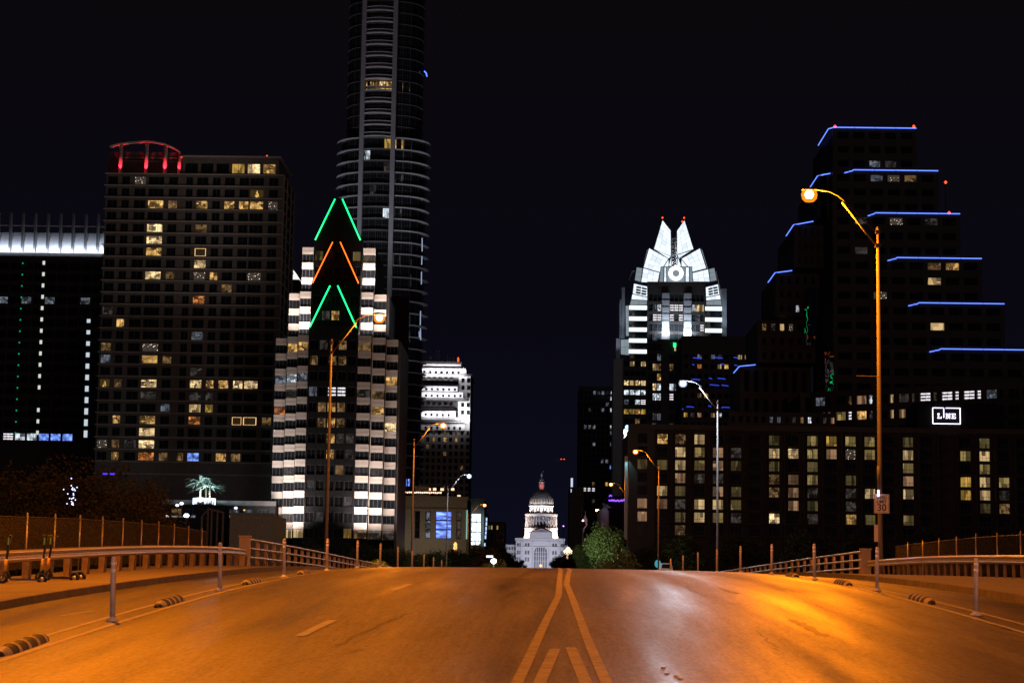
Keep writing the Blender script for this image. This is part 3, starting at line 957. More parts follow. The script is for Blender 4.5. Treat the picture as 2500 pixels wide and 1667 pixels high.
# ------------------------------------------------------------------ chain link fences behind the guard rails
def mesh_material():
    m, n, l, b = _nt('chain_link')
    b.inputs['Base Color'].default_value = (0.10, 0.095, 0.09, 1)
    b.inputs['Roughness'].default_value = 0.6; b.inputs['Metallic'].default_value = 0.2
    return m
M['wire'] = mesh_material()
def chain_fence(x, d0, d1, zf, h, step, off, label, wire=0.16):
    t = thing('chain_link_fence', label, 'fence', (x, d0, zf(d0)))
    z00 = zf(d0)
    q = d0 + off; pm = None
    while q <= d1:
        if pm is None:
            b = MB(); b.tube([(0, 0, -0.3), (0, 0, h + 0.10)], 0.036, 8); b.tube([(0, 0, h + 0.10), (0, 0, h + 0.15)], [0.045, 0.015], 8)
            o = b.build('fence_post', M['grey_metal'], t, smooth=True); pm = o.data
        else: o = put('fence_post', pm, t)
        o.location = (0, q - d0, zf(q) - z00)
        q += step
    b = MB()
    k = 10
    for i in range(k):
        a, c = d0 + (d1-d0)*i/k, d0 + (d1-d0)*(i+1)/k
        b.tube([(0, a - d0, zf(a) - z00 + h), (0, c - d0, zf(c) - z00 + h)], 0.012, 4, cap=False)
    b.build('tension_wire', M['wire'], t)
    b = MB()
    q = d0 - h
    def wire_seg(a, za, c, zc_, off_):
        # clip to the panel
        lo, hi = max(min(a, c), d0), min(max(a, c), d1)
        if hi - lo < 0.05: return
        f = lambda y: za + (zc_ - za) * (y - a) / (c - a)
        r = 0.0042
        y0_, y1_ = lo, hi
        p0 = Vector((off_, y0_ - d0, zf(y0_) - z00 + f(y0_))); p1 = Vector((off_, y1_ - d0, zf(y1_) - z00 + f(y1_)))
        b.quad([p0 + Vector((0, 0, -r)), p1 + Vector((0, 0, -r)), p1 + Vector((0, 0, r)), p0 + Vector((0, 0, r))])
        b.quad([p0 + Vector((-r, 0, 0)), p1 + Vector((-r, 0, 0)), p1 + Vector((r, 0, 0)), p0 + Vector((r, 0, 0))])
    while q < d1:
        wire_seg(q, 0.05, q + h, h, 0.006)
        wire_seg(q, h, q + h, 0.05, -0.006)
        q += wire
    tag(b.build('wire_mesh', M['wire'], t), kind='stuff')
    return t
chain_fence(-16.6, 52, 99, zlw, 1.72, 3.7, 1.2, 'tall chain link fence with bare posts behind the left guard rail')
chain_fence(18.9, 70, 107, zrw, 1.66, 4.05, 1.0, 'chain link fence behind the right guard rail in front of the hotel')

# ------------------------------------------------------------------ bridge railings
def railing(x, d0, d1, zf, label, step, face, heights=(1.30, 0.88, 0.45)):
    t = thing('bridge_railing', label, 'bridge railing', (x, d0, zf(d0)))
    z00 = zf(d0)
    b = MB(); b.box(-0.24, 0.24, -0.30, 0.20, -0.3, 1.38); b.box(-0.28, 0.28, -0.34, 0.24, 1.38, 1.45)
    b.build('end_block', M['tan_stone'], t)
    for hh in heights:
        b = MB(); pts = []
        k = 40
        for i in range(k + 1):
            q = d0 + 0.2 + (d1 - d0 - 0.2) * (i / k) ** 1.6
            pts.append((face * 0.05, q - d0, zf(q) - z00 + hh))
        b.tube(pts, 0.052, 8)
        b.build('rail', M['grey_metal'], t, smooth=True)
    q = d0 + 2.0; pm = None
    while q < d1:
        if pm is None:
            b = MB(); b.box(-0.14, 0.02, -0.13, 0.13, -0.2, 1.24); b.box(-0.20, 0.03, -0.16, 0.16, -0.2, 0.14)
            o = b.build('baluster_post', M['tan_stone'], t); pm = o.data
        else: o = put('baluster_post', pm, t)
        o.location = (-face * 0.06 if face > 0 else 0.12, q - d0, zf(q) - z00)
        q += step
    return t
railing(-14.0, 94.5, 318, zlw, 'three bar bridge railing with stone posts descending on the left', 3.1, 1)
railing(16.75, 103.6, 318, zrw, 'three bar bridge railing with stone posts descending on the right', 3.2, -1)

# ------------------------------------------------------------------ parked scooters
M['scoot_body'] = mat('scooter_black', (0.03, 0.032, 0.035), 0.4, var=0.2)
M['scoot_yel'] = mat('scooter_reflector_yellow', (0.62, 0.38, 0.06), 0.4, var=0.1)
M['scoot_green'] = mat('scooter_green_tag', (0.16, 0.45, 0.10), 0.5, var=0.1)
def scooter(px, d, label, rot):
    p = at(px[0], px[1], d)
    zb = zlw(d) + 0.004
    t = thing('kick_scooter', label, 'electric scooter', (p.x, d, zb), 'rental scooters parked by the left guard rail', rotz=rot)
    # built along +x: front wheel at x=0.42
    def wheel(x):
        b = MB(); ring = []
        b2 = MB()
        b2.tube([(x, -0.035, 0.125), (x, 0.035, 0.125)], 0.125, 16)
        o = b2.build('wheel', M['black'], t, smooth=True)
        b3 = MB(); b3.tube([(x, -0.042, 0.125), (x, 0.042, 0.125)], 0.065, 10); b3.build('hub', M['grey_metal'], o, smooth=True)
    wheel(0.46); wheel(-0.52)
    b = MB(); b.slab([(-0.46, 0.09), (0.26, 0.09), (0.30, 0.14), (-0.40, 0.14), (-0.48, 0.12)], -0.085, 0.085)
    b.build('deck', M['scoot_body'], t)
    b = MB(); b.slab([(-0.66, 0.16), (-0.55, 0.27), (-0.42, 0.26), (-0.42, 0.24), (-0.54, 0.25), (-0.64, 0.15)], -0.05, 0.05)
    b.build('rear_mudguard', M['scoot_body'], t)
    b = MB(); b.tube([(0.28, 0, 0.14), (0.36, 0, 0.30), (0.40, 0, 0.34)], 0.038, 8); b.tube([(0.46, -0.055, 0.125), (0.42, -0.055, 0.32)], 0.016, 6); b.tube([(0.46, 0.055, 0.125), (0.42, 0.055, 0.32)], 0.016, 6)
    b.build('fork', M['scoot_body'], t, smooth=True)
    b = MB(); b.tube([(0.415, 0, 0.30), (0.385, 0, 0.62)], 0.046, 8)
    b.build('lower_stem', M['scoot_yel'], t, smooth=True)
    b = MB(); b.tube([(0.385, 0, 0.60), (0.30, 0, 1.22)], 0.032, 8)
    b.build('stem', M['scoot_body'], t, smooth=True)
    b = MB(); b.tube([(0.30, -0.26, 1.20), (0.30, 0, 1.22), (0.30, 0.26, 1.20)], 0.016, 6)
    b.tube([(0.295, -0.29, 1.198), (0.30, -0.16, 1.21)], 0.024, 6); b.tube([(0.295, 0.29, 1.198), (0.30, 0.16, 1.21)], 0.024, 6)
    b.build('handlebar', M['scoot_body'], t, smooth=True)
    b = MB(); b.box(0.33, 0.37, -0.05, 0.05, 0.98, 1.16)
    b.build('basket_tag', M['scoot_green'], t)
    return t
scooter((52, 1400), 50.5, 'black rental scooter standing alone at the left end of the guard rail', R(188))
scooter((137, 1402), 52.0, 'left one of the paired rental scooters with yellow lower stem', R(168))
scooter((152, 1404), 52.7, 'right one of the paired rental scooters, its rear wheel nearest the post', R(171))
# ------------------------------------------------------------------ buildings: helpers
class Frame:
    """a thing standing at distance d, with photograph pixels turned into its own metres"""
    def __init__(self, name, label, d, xc, cat='building', zb=None, group=None):
        p = at(xc, 1320, d)
        self.d = d
        zb = ground_z(p.x, d) if zb is None else zb
        self.t = thing(name, label, cat, (p.x, d, zb), group)
        self.L = Vector((p.x, d, zb))
    def P(self, px, dy=0.0):
        return at(px[0], px[1], self.d + dy) - self.L
    def x(self, xs, ys=1000, dy=0.0): return self.P((xs, ys), dy).x
    def z(self, ys, xs=1250, dy=0.0): return self.P((xs, ys), dy).z

def split(x0, x1, n, gap):
    w = (x1 - x0) / n
    return [(x0 + w*i + gap/2, x0 + w*(i+1) - gap/2) for i in range(n)]

# ------------------------------------------------------------------ A: office with a glowing white roof, far left
f = Frame('office_tower', 'dark office tower at the left edge under a glowing white ribbed roof', 560, 100)
t = f.t
xa, xb = f.x(-160, 900), f.x(330, 900)
zr0, zr1 = f.z(614, 100), f.z(562, 100)
rows = []
k = 0
fl = (f.z(640, 100) - f.z(1075, 100)) / 15.7
zc0 = f.z(1075, 100)
b = MB(); b.box(xa, xb, 0.5, 40, 0, zr0 - 0.3)
b.build('core', M['black_wall'], t)
cols = split(xa, xb, 17, 0.5)
rows = [(zc0 + fl*k, zc0 + fl*k + fl*0.62) for k in range(16)]
lits = []
for k in range(15): lits.append(((z1(348, 1115)[0] - k*1.15, z1(0, 1115)[1] + 27.6*k), 'k'))
b = MB(); grid_wall(b, xa, xb, 0, zr0 - 0.3, cols, rows, 0.0, 0.5)
b.build('wall', M['dark_stone'], t)
wins = add_windows(t, cols, rows, 0.2, [((25, 1085), 's'), ((45, 1085), 'c'), ((80, 1085), 'c'), ((120, 1085), 'u'), ((140, 1085), 'u'), ((172, 1085), 'u'), ((20, 722), 'k'), ((75, 722), 'k'), ((130, 722), 'k'), ((200, 722), 'k')], nx=3)
# small lamps showing in a stair column and a side column
b = MB(); b2 = MB(); b3 = MB()
for k in range(16):
    q = f.P((z1(350, 1115)[0] - 0.95*k*1.1, z1(0, 1115)[1] + 27.6*k), -0.02)
    b.box(q.x - 0.35, q.x + 0.35, -0.08, -0.01, q.z - 0.6, q.z + 0.5) if k not in (12,) else None
    q = f.P((z2(722, 85)[0] - 0.75*k, z2(0, -460 + 85)[1] + 27.6*k + 0.0), -0.02)
    if k > 4: b2.box(q.x - 0.6, q.x + 0.4, -0.08, -0.01, q.z - 0.35 - 0.04*k, q.z + 0.25 + 0.05*k)
    q = f.P((z1(182, 1120)[0] - 1.2*k, z1(0, 1120)[1] + 27.6*k), -0.02)
    b3.box(q.x - 0.16, q.x + 0.16, -0.08, -0.01, q.z - 0.2, q.z + 0.2)
b.build('stair_light', glow('stair_light', (0.9, 0.95, 0.85), 0.75), t)
b2.build('corner_light', glow('corner_light', (0.8, 0.92, 1.0), 0.7), t)
b3.build('exit_light', glow('exit_light_green', (0.0, 0.8, 0.35), 0.55), t)
# roof: white panels between steel fins, washed from below by a strip of lamps
M['roof_white'] = mat('white_roof_panel', (0.75, 0.77, 0.82), 0.5, var=0.03)
fx = [f.x(v * 1.0629, 590) for v in (-62, -33, -6, 22, 50.5, 79, 108, 137, 166, 195, 223, 252, 281)]
for a, c in zip(fx[:-1], fx[1:]):
    b = MB()
    n = 8
    for i in range(n):
        z0_, z1_ = zr0 + (zr1-zr0)*i/n, zr0 + (zr1-zr0)*(i+1)/n
        y0_, y1_ = 1.6 + 2.6*(i/n)**1.7, 1.6 + 2.6*((i+1)/n)**1.7
        b.quad([(a+.12, y0_, z0_), (c-.12, y0_, z0_), (c-.12, y1_, z1_), (a+.12, y1_, z1_)])
    b.quad([(a+.12, 4.2, zr1), (c-.12, 4.2, zr1), (c-.12, 30, zr1+.2), (a+.12, 30, zr1+.2)])
    b.build('roof_panel', M['roof_white'], t, smooth=True)
for a in fx:
    b = MB(); b.slab([(a-.26, zr0-.2), (a+.26, zr0-.2), (a+.26, zr1+6.2*.8), (a-.26, zr1+6.2*.8)], -0.2, 1.5)
    b.build('roof_fin', M['frame'], t)
b = MB(); b.box(fx[0], fx[-1], 1.0, 1.2, f.z(550, 100)-.12, f.z(550, 100)+.12)
b.build('roof_rail', M['grey_metal'], t)
b = MB(); b.box(xa, xb, -0.2, 5, zr0 - 0.55, zr0 - 0.25)
b.build('roof_ledge', M['frame'], t)
for k in range(4):
    xm = xa + (xb-xa)*(k+.5)/4
    lamp('roof_light', (xm, -0.9, zr0 + 0.05), 1250, (0.74, 0.83, 1.0), 'AREA', (xb-xa)/4*0.98, target=(xm, 2.4, zr0 + 2.0), parent=t, sy=0.4)

# ------------------------------------------------------------------ B: the apartment tower
f = Frame('apartment_tower', 'wide residential tower with scattered warm windows and red lit roof columns', 480, 460)
t = f.t
DB = 480
xl, xr = f.x(z1(800, 0)[0], 800), f.x(z1(2225, 0)[0], 800)
f0 = f.z(z1(0, 505)[1], 460); step = (f.z(z1(0, 505)[1], 460) - f.z(z1(0, 505 + 95.6*22)[1], 460)) / 22
def slabz(k): return f0 - step * k           # slab under floor row k (k = 0 is the top regular floor)
NR = 24
cz = [(835, 915), (948, 1010), (1048, 1140), (1160, 1285), (1322, 1395), (1460, 1515), (1545, 1638), (1672, 1735), (1768, 1850), (1885, 1962), (1972, 2080), (2120, 2195)]
W_ = xr - xl
cu = lambda z: xl + W_ * (z - 825.0) / (2235.0 - 825.0)
cols = [(cu(a), cu(c)) for a, c in cz]
rows = [(slabz(k) + 0.30, slabz(k) + step - 0.62) for k in range(0, NR)]
ztop = slabz(0) + step
zpent = f.z(z1(0, 275)[1], 560)
z_low = slabz(NR) + 0.2
b = MB(); b.box(xl, xr, 0.55, 23, 0, ztop - 0.02); b.build('core', M['black_wall'], t)
b = MB(); grid_wall(b, xl, xr, 0, ztop, cols, rows, 0.0, 0.55)
b.build('wall', M['pier_tan'], t)
L1 = [((1980,645),'d'),((1225,660),'w'),((1385,645),'d'),((1590,660),'w'),((1800,660),'w'),((1925,660),'w'),((2030,660),'w'),((2050,565),'t'),((1235,830),'b'),((1235,930),'b'),((1220,1030),'w'),((1610,840),'d'),
      ((1580,1060),'x'),((1580,1140),'b'),((1210,1210),'b'),((1365,1210),'d'),((1690,1225),'w'),((1605,1235),'n'),((2060,1230),'n'),((1780,1320),'d'),((1565,1410),'o'),((870,1510),'v'),((1170,440),'n'),((2150,660),'n')]
L2 = [((960,95),'w'),((1565,200),'k'),((1200,290),'n'),((860,315),'d'),((870,395),'k'),((1180,400),'w'),((1350,390),'d'),((1570,490),'v'),((850,575),'t'),((960,575),'d'),((1180,580),'b'),((1550,580),'b'),
      ((1670,590),'w'),((1780,590),'w'),((1885,590),'b'),((2000,590),'b'),((1540,780),'q'),((1650,780),'y'),((1535,875),'o'),((940,885),'w'),((1170,870),'w'),((1885,885),'x'),((1990,885),'x'),((2110,880),'d'),
      ((1180,960),'b'),((1165,1070),'b'),((930,1065),'d'),((1030,1075),'v'),((850,1070),'n'),((1165,1160),'w'),((930,1160),'w'),((1325,1165),'d'),((1525,1260),'n'),((1310,1360),'d'),((1420,1365),'d'),
      ((1155,1340),'o'),((1740,1370),'w'),((1885,1370),'d'),((1520,1360),'u'),((1170,670),'v'),((1550,670),'v'),((1330,775),'k'),((1650,700),'v')]
lits = [(z1(*a), c) for a, c in L1] + [(z2(*a), c) for a, c in L2]
add_windows(t, cols, rows, 0.22, lits, nx=lambda w: 3 if w > 3.2 else 2, nz=1, frame='frame')
# balcony slab edges that run right round the tower
M['slab_edge'] = mat('slab_edge', (0.38, 0.365, 0.34), 0.7, var=0.15, scale=1.5)
for k in range(-1, NR + 1):
    b = MB(); z = slabz(k)
    b.box(xl - 0.35, xr + 0.25, -0.42, 23.2, z - 0.11, z + 0.10)
    b.build('floor_slab', M['slab_edge'], t)
# glass balustrades on two bays
for k in range(0, NR):
    for ci in (3, 6):
        a, c = cols[ci]
        pass
# right end: balcony stacks on the side
b = MB()
for yy in (0.9, 7.5, 15.0, 21.6):
    b.box(xr - 0.02, xr + 0.22, yy - 0.5, yy + 0.5, 0, ztop)
b.build('side_pier', M['tan_stone'], t)
# roof storeys
x_pl, x_pr = f.x(z1(1455, 0)[0], 380), f.x(z1(2225, 0)[0], 380)
pc = split(x_pl + .4, x_pr - .4, 6, 0.7)
pr = [(ztop + 0.45, ztop + 2.9)]
b = MB(); grid_wall(b, x_pl, x_pr, ztop + 0.02, zpent, pc, pr, 0.3, 0.9); b.box(x_pl, x_pr, 0.9, 20, ztop + 0.02, zpent)
b.build('penthouse_wall', M['pier_tan'], t)
add_windows(t, pc, pr, 0.5, [(z1(2000, 340), 'b'), (z1(2160, 350), 'w'), (z1(1930, 340), 'y')], nx=2)
b = MB(); b.box(x_pl - .6, x_pr + .6, -0.1, 20.4, zpent, zpent + 0.35); b.build('penthouse_roof', M['slab_edge'], t)
x_cl, x_cr = f.x(z1(850, 0)[0], 370), f.x(z1(1450, 0)[0], 370)
b = MB(); b.box(x_cl, x_cr, 2.6, 16, ztop + 0.02, f.z(z1(0, 215)[1], 350)); b.build('plant_room', M['dark_stone'], t)
b = MB()
for zz in (290, 262):
    z = f.z(z1(0, zz)[1], 350); b.box(x_cl + 3, x_cr - .3, 2.35, 2.6, z - .15, z + .15)
b.build('plant_room_band', M['pier_tan'], t)
# curved crown beam on four round columns, lit red from their feet
tops = [(960, 172), (1165, 150), (1315, 172), (1430, 232)]
cp = []
M['crown'] = mat('crown_stone', (0.45, 0.40, 0.37), 0.75, var=0.1)
for (zx, zy) in tops:
    pb = f.P(z1(zx, 378), 1.2); pt = f.P(z1(zx + 6, zy), 1.2)
    cp.append((pt.x, pt.z))
    MB().tube([(pb.x, 1.2, ztop), (pb.x, 1.2, pt.z - .3)], 0.48, 12).build('crown_column', M['crown'], t, smooth=True)
    lamp('red_uplight', (pb.x, -0.25, ztop + 0.35), 2400, (1.0, 0.02, 0.05), 'SPOT', 0.1, target=(pb.x, 1.0, ztop + 3.6), cone=44, parent=t)
    lamp('red_uplight', (pb.x - 0.9, 0.2, ztop + 0.3), 14, (1.0, 0.02, 0.05), 'POINT', 0.1, parent=t)
b = MB()
arc = [f.P(z1(x, y), 1.2) for x, y in ((880, 192), (940, 176), (1050, 160), (1165, 152), (1240, 158), (1315, 175), (1380, 200), (1440, 240))]
for a, c in zip(arc[:-1], arc[1:]):
    b.slab([(a.x, a.z - .18), (c.x, c.z - .18), (c.x, c.z + .18), (a.x, a.z + .18)], 0.6, 1.8)
b.build('crown_beam', M['crown'], t)
q = f.P(z1(2130, 228), 0.5)
MB().lathe([(0.1, 0), (0.22, .15), (0.1, .35)], 8, (q.x, 0.5, zpent + .36)).build('roof_beacon', M['beacon'], t)

# ------------------------------------------------------------------ podium, pergola, brick block in front of the apartment tower
f = Frame('podium_garage', 'low dark podium below the apartment tower with white lamps and palms on its roof', 432, 500)
t = f.t
zt = f.z(1230, 500)
xa, xb = f.x(330, 1230), f.x(672, 1230)
cols = split(xa + 1, xb - 1, 9, 0.9)
rows = [(zt - 3.0 - 3.4*k, zt - 1.0 - 3.4*k) for k in range(6)]
b = MB(); b.box(xa, xb, 0.6, 34, -2, zt); b.build('core', M['black_wall'], t)
b = MB(); grid_wall(b, xa, xb, -2, zt - .01, cols, rows, 0, 0.6); b.build('wall', M['black_wall'], t)
add_windows(t, cols, rows, 0.3, [(zp(430, 850), 'd'), (zp(1420, 900), 'k'), (zp(1540, 940), 'n'), (zp(1640, 900), 'k')], nx=3)
b = MB(); b.box(xa - .2, xb + .2, -.3, .0, zt - .2, zt + .8); b.build('parapet', M['dark_stone'], t)
# pale railing and white lanterns on the roof terrace
for (zx, zy, w_, s_) in ((475, 868, .45, 2.0), (545, 840, .5, 2.2), (135, 1040, .5, 2.0), (305, 1045, .4, 1.6), (622, 1032, .65, 4.5), (1410, 912, .45, 1.4), (1545, 945, .25, 1.2)):
    p = at(*zp(zx, zy), 428)
    lt = thing('terrace_lamp', '', 'lamp', (p.x, 428, p.z - 1.2))
    MB().tube([(0, 0, -1.8), (0, 0, 1.0)], 0.05, 6).build('post', M['frame'], lt)
    MB().lathe([(w_*.5, -w_*.6), (w_, 0), (w_*.5, w_*.6)], 10, (0, 0, 1.2)).build('globe', glow('terrace_globe', (0.80, 0.80, 1.0) if zx != 1545 else (1, .6, .2), s_), lt, smooth=True)
    lt['label'] = {475: 'small white lamp low on the podium left of the palms', 545: 'yellowish white lamp just left of the palms', 135: 'violet white lamp at the far left of the podium row',
                   305: 'dim white lamp in the middle of the podium row', 622: 'brightest white lamp below the palms', 1410: 'pale blue lamp right of the palms above the brick block', 1545: 'amber lamp above the brick block'}[zx]
b = MB()
p = f.P(zp(240, 1045), -3.0); p2 = f.P(zp(590, 1042), -3.0)
b.box(p.x, p2.x, -3.1, -3.0, p.z - .12, p.z + .12); b.build('terrace_light_strip', glow('terrace_strip', (0.8, .95, .8), 0.25), t)

# palms with icicle lit planter
M['icicle'] = glow('icicle_lights', (0.70, 0.80, 1.0), 2.4)
pt0 = at(*zp(905, 830), 424)
pl = thing('palm_planter', 'planter hung with white icicle lights under the palms', 'planter', (pt0.x, 424, pt0.z - .2))
wid = 2.4
MB().lathe([(2.1, 0), (2.3, .8), (2.3, 1.1)], 20).build('rim', M['white_paint'], pl, smooth=True)
b = MB()
rng = random.Random(5)
for k in range(34):
    an = math.pi + math.pi * k / 33
    hh = rng.uniform(.4, 1.4); r_ = 2.36
    b.box(r_*math.cos(an) - .05, r_*math.cos(an) + .05, r_*math.sin(an) - .05, r_*math.sin(an) + .05, 1.15 - hh, 1.15)
b.build('icicle_light', M['icicle'], pl)
def palm(zx, d, ztop_px, label, lean, rad):
    base = at(*zp(zx, 800), d); top = at(*zp(zx + lean, ztop_px), d)
    zb = base.z
    t = thing('palm_tree', label, 'palm tree', (base.x, d, zb - 1.0), 'three lit palms on the podium')
    H_ = top.z - zb + 1.0
    dx = top.x - base.x
    b = MB(); b.tube([(0, 0, 0), (dx*.4, 0, H_*.5), (dx, 0, H_)], [.22, .17, .2], 9)
    b.build('trunk', M['bark'], t, smooth=True)
    rng = random.Random(int(zx))
    b = MB()
    for k in range(26):
        an = rng.uniform(0, 2*math.pi); el = rng.uniform(-.15, 1.35)
        L_ = rad * rng.uniform(.8, 1.1)
        dirv = Vector((math.cos(an)*math.cos(el), math.sin(an)*math.cos(el), math.sin(el)))
        pts = []
        for i in range(6):
            s = i / 5
            pts.append(Vector((dx, 0, H_)) + dirv*L_*s + Vector((0, 0, -0.9*L_*s*s*.5)))
        side = dirv.cross(Vector((0, 0, 1)))
        side = side.normalized() if side.length > .01 else Vector((1, 0, 0))
        for i in range(5):
            for j in range(3):
                pa = pts[i].lerp(pts[i+1], j/3)
                for sgn in (-1, 1):
                    tip = pa + side*sgn*(.62*(1 - .5*i/5)) + dirv*.35 + Vector((0, 0, -.18))
                    b.quad([pa, pa + dirv*.07, tip])
            b.quad([pts[i] - side*.02, pts[i] + side*.02, pts[i+1] + side*.02, pts[i+1] - side*.02])
    b.build('fronds', M['frond'], t)
palm(840, 423, 505, 'left palm of the teal lit trio, standing slightly apart', 6, 3.9)
palm(932, 426, 560, 'middle palm of the teal lit trio', 4, 3.3)
palm(992, 424.5, 575, 'right palm of the teal lit trio with drooping fronds', 6, 3.5)
lamp('palm_uplight', (pt0.x - .3, 421.2, pt0.z + 1.3), 3600, (0.74, 0.95, 1.0), 'POINT', 0.3)
lamp('palm_uplight', (pt0.x + 1.2, 422.0, pt0.z + 1.3), 2000, (0.62, 0.92, 1.0), 'POINT', 0.3)

# steel frame and brick block
f = Frame('steel_frame', 'rusty open steel frame before the podium', 385, zp(1040, 1200)[0], cat='frame')
b = []
t = f.t
for zx, za in ((870, 1050), (970, 915), (1030, 930), (1120, 955), (1210, 985)):
    p = f.P(zp(zx, za)); MB().box(p.x - .16, p.x + .16, -.16, .16, -3, p.z).build('column', M['wood_post'], t)
p = f.P(zp(960, 915)); p2 = f.P(zp(1225, 985))
MB().slab([(p.x, p.z - .25), (p2.x, p2.z - .25), (p2.x, p2.z + .15), (p.x, p.z + .15)], -.2, .2).build('beam', M['wood_post'], t)
p = f.P(zp(860, 1055)); p2 = f.P(zp(975, 930))
MB().slab([(p.x, p.z - .2), (p2.x, p2.z - .2), (p2.x, p2.z + .2), (p.x, p.z + .2)], -.18, .18).build('brace', M['wood_post'], t)
M['brick'] = mat('grey_brick', (0.34, 0.30, 0.23), 0.85, var=0.25, scale=2)
f = Frame('brick_block', 'plain grey brick block beside the foot of the striped tower', 392, zp(1640, 1200)[0])
t = f.t
xa, xb = f.x(zp(1315, 0)[0], 1270), f.x(zp(2010, 0)[0], 1270)
zt = f.z(zp(0, 1015)[1], 610)
MB().box(xa, xb, 0, 20, -3, zt).build('wall', M['brick'], t)
b = MB()
for k in range(9):
    b.box(xa, xb, -.05, -.004, zt - 1.4*(k+1), zt - 1.4*(k+1) + .10)
b.build('course_band', M['brick'], t)
MB().box(xa - .15, xb + .15, -.2, .3, zt + .003, zt + .3).build('coping', M['concrete'], t)

# floodlit white gable peeping out between the two towers
f = Frame('white_gable_block', 'small floodlit white roof wedge between the residential tower and the striped tower', 545, z3(300, 0)[0])
t = f.t
q = [f.P(z3(*a)) for a in ((200, 868), (355, 868), (303, 785), (288, 783), (284, 776), (200, 776))]
MB().slab([(p.x, p.z) for p in q], 0, 6).build('white_gable', glow('white_gable_lit', (1.0, .93, .86), 1.1), t)  # the floodlighting is put into the gable as its own glow
MB().box(q[0].x, q[1].x, .2, 12, 0, q[0].z - .03).build('wall', M['black_wall'], t)

# ------------------------------------------------------------------ C: the striped tower with neon chevrons
f = Frame('striped_tower', 'pointed office tower with pale stone bands and green and red neon chevrons', 430, 810)
t = f.t
zb0 = f.P((690, 1282.5), 4).z; zb18 = f.P((760, 606), 4).z
hs = (zb18 - zb0) / 18.0
zb = lambda k: zb0 + hs * k
BH = 0.74                                    # half height of a band
def bay(xs0, xs1, yref, dy, k0, k1, right, base=None):
    """one stepped bay of stone bands and windows between band rows k0 and k1"""
    x0, x1 = f.x(xs0, yref, dy), f.x(xs1, yref, dy)
    z0 = zb(k0) - (hs if k0 == 0 else BH) if base is None else base
    MB().box(x0 + .02, x1 - .02, dy + .55, dy + 26, max(0, z0 - (20 if k0 == 0 else 0.2)), zb(k1) + BH - .05).build('bay_core', M['black_wall'], t)
    for k in range(k0, k1 + 1):
        b = MB()
        b.box(x0, x1, dy + .0, dy + .55, zb(k) - BH, zb(k) - .09)
        b.box(x0, x1, dy + .0, dy + .55, zb(k) + .02, zb(k) + BH)
        b.box(x0 + .01, x1 - .01, dy + .10, dy + .55, zb(k) - .09, zb(k) + .02)
        b.build('stone_band', M['white_stone'], t)
        w = x1 - x0 - .08
        zl0 = zb(k) - hs + BH
        if k > 0 or True:
            o = put('window', win_mesh(w, hs - 2*BH - .02, 3, 1, .06, 'glass', 'frame'), t, ((x0+x1)/2, dy + .22, zl0 + .01))
            c = proj(f.L + Vector(((x0+x1)/2, dy, zl0 + .9)))
            best = None
            for (px, code) in bay_lits:
                dd = abs(px[0]-c[0]) + abs(px[1]-c[1])
                if dd < 17 and (best is None or dd < best[0]): best = (dd, code)
            if best: set_mat(o, 1, LIT[best[1]])
    if right:
        MB().box(x0 - .16, x0 + .08, dy - .06, dy + .6, zb(k0) - hs + BH, zb(k1) + BH).build('corner_pier', M['white_stone'], t)
    return x0, x1
bay_lits = [(z4(*a), c) for a, c in [((110,1335),'q'),((185,1335),'q'),((262,1335),'q'),((135,465),'o'),((215,240),'c'),((272,245),'k'),((215,20),'w'),((290,20),'w'),((135,245),'k'),((225,345),'v'),((910,260),'w'),((815,460),'w'),((905,575),'b'),((700,15),'d'),((715,345),'v'),((810,345),'d'),
            ((700,1340),'d'),((790,1340),'v'),((880,1340),'v'),((690,895),'v'),((810,900),'v'),((200,890),'v'),((110,1220),'v'),((185,1220),'v')]]
bay_lits += [(z3(*a), c) for a, c in [((1010, 650), 'e'), ((1000, 1490), 'd')]]
yl = 1100
bay(z4(66, 0)[0], z4(145, 0)[0], 1200, 8.0, 0, 12, False)
bay(z4(148, 0)[0], z4(222, 0)[0], 1200, 4.9, 0, 12, False)
bay(z4(225, 0)[0], z4(299, 0)[0], 1200, 1.8, 0, 12, False)
bay(z4(651, 0)[0], z4(748, 0)[0], 1200, 1.8, 0, 12, True)
bay(z4(758, 0)[0], z4(850, 0)[0], 1200, 4.9, 0, 12, True)
bay(z4(856, 0)[0], z4(941, 0)[0], 1200, 8.0, 0, 12, True)
bay(z3(258, 0)[0], z3(358, 0)[0], 740, 8.6, 13, 15, False)
bay(z3(362, 0)[0], z3(464, 0)[0], 740, 5.6, 13, 15, False)
bay(z3(936, 0)[0], z3(1062, 0)[0], 740, 5.6, 13, 15, True)
bay(z3(1066, 0)[0], z3(1188, 0)[0], 740, 8.6, 13, 15, True)
bay(z3(383, 0)[0], z3(490, 0)[0], 640, 7.2, 16, 18, False)
bay(z3(957, 0)[0], z3(1083, 0)[0], 640, 7.2, 16, 18, True)
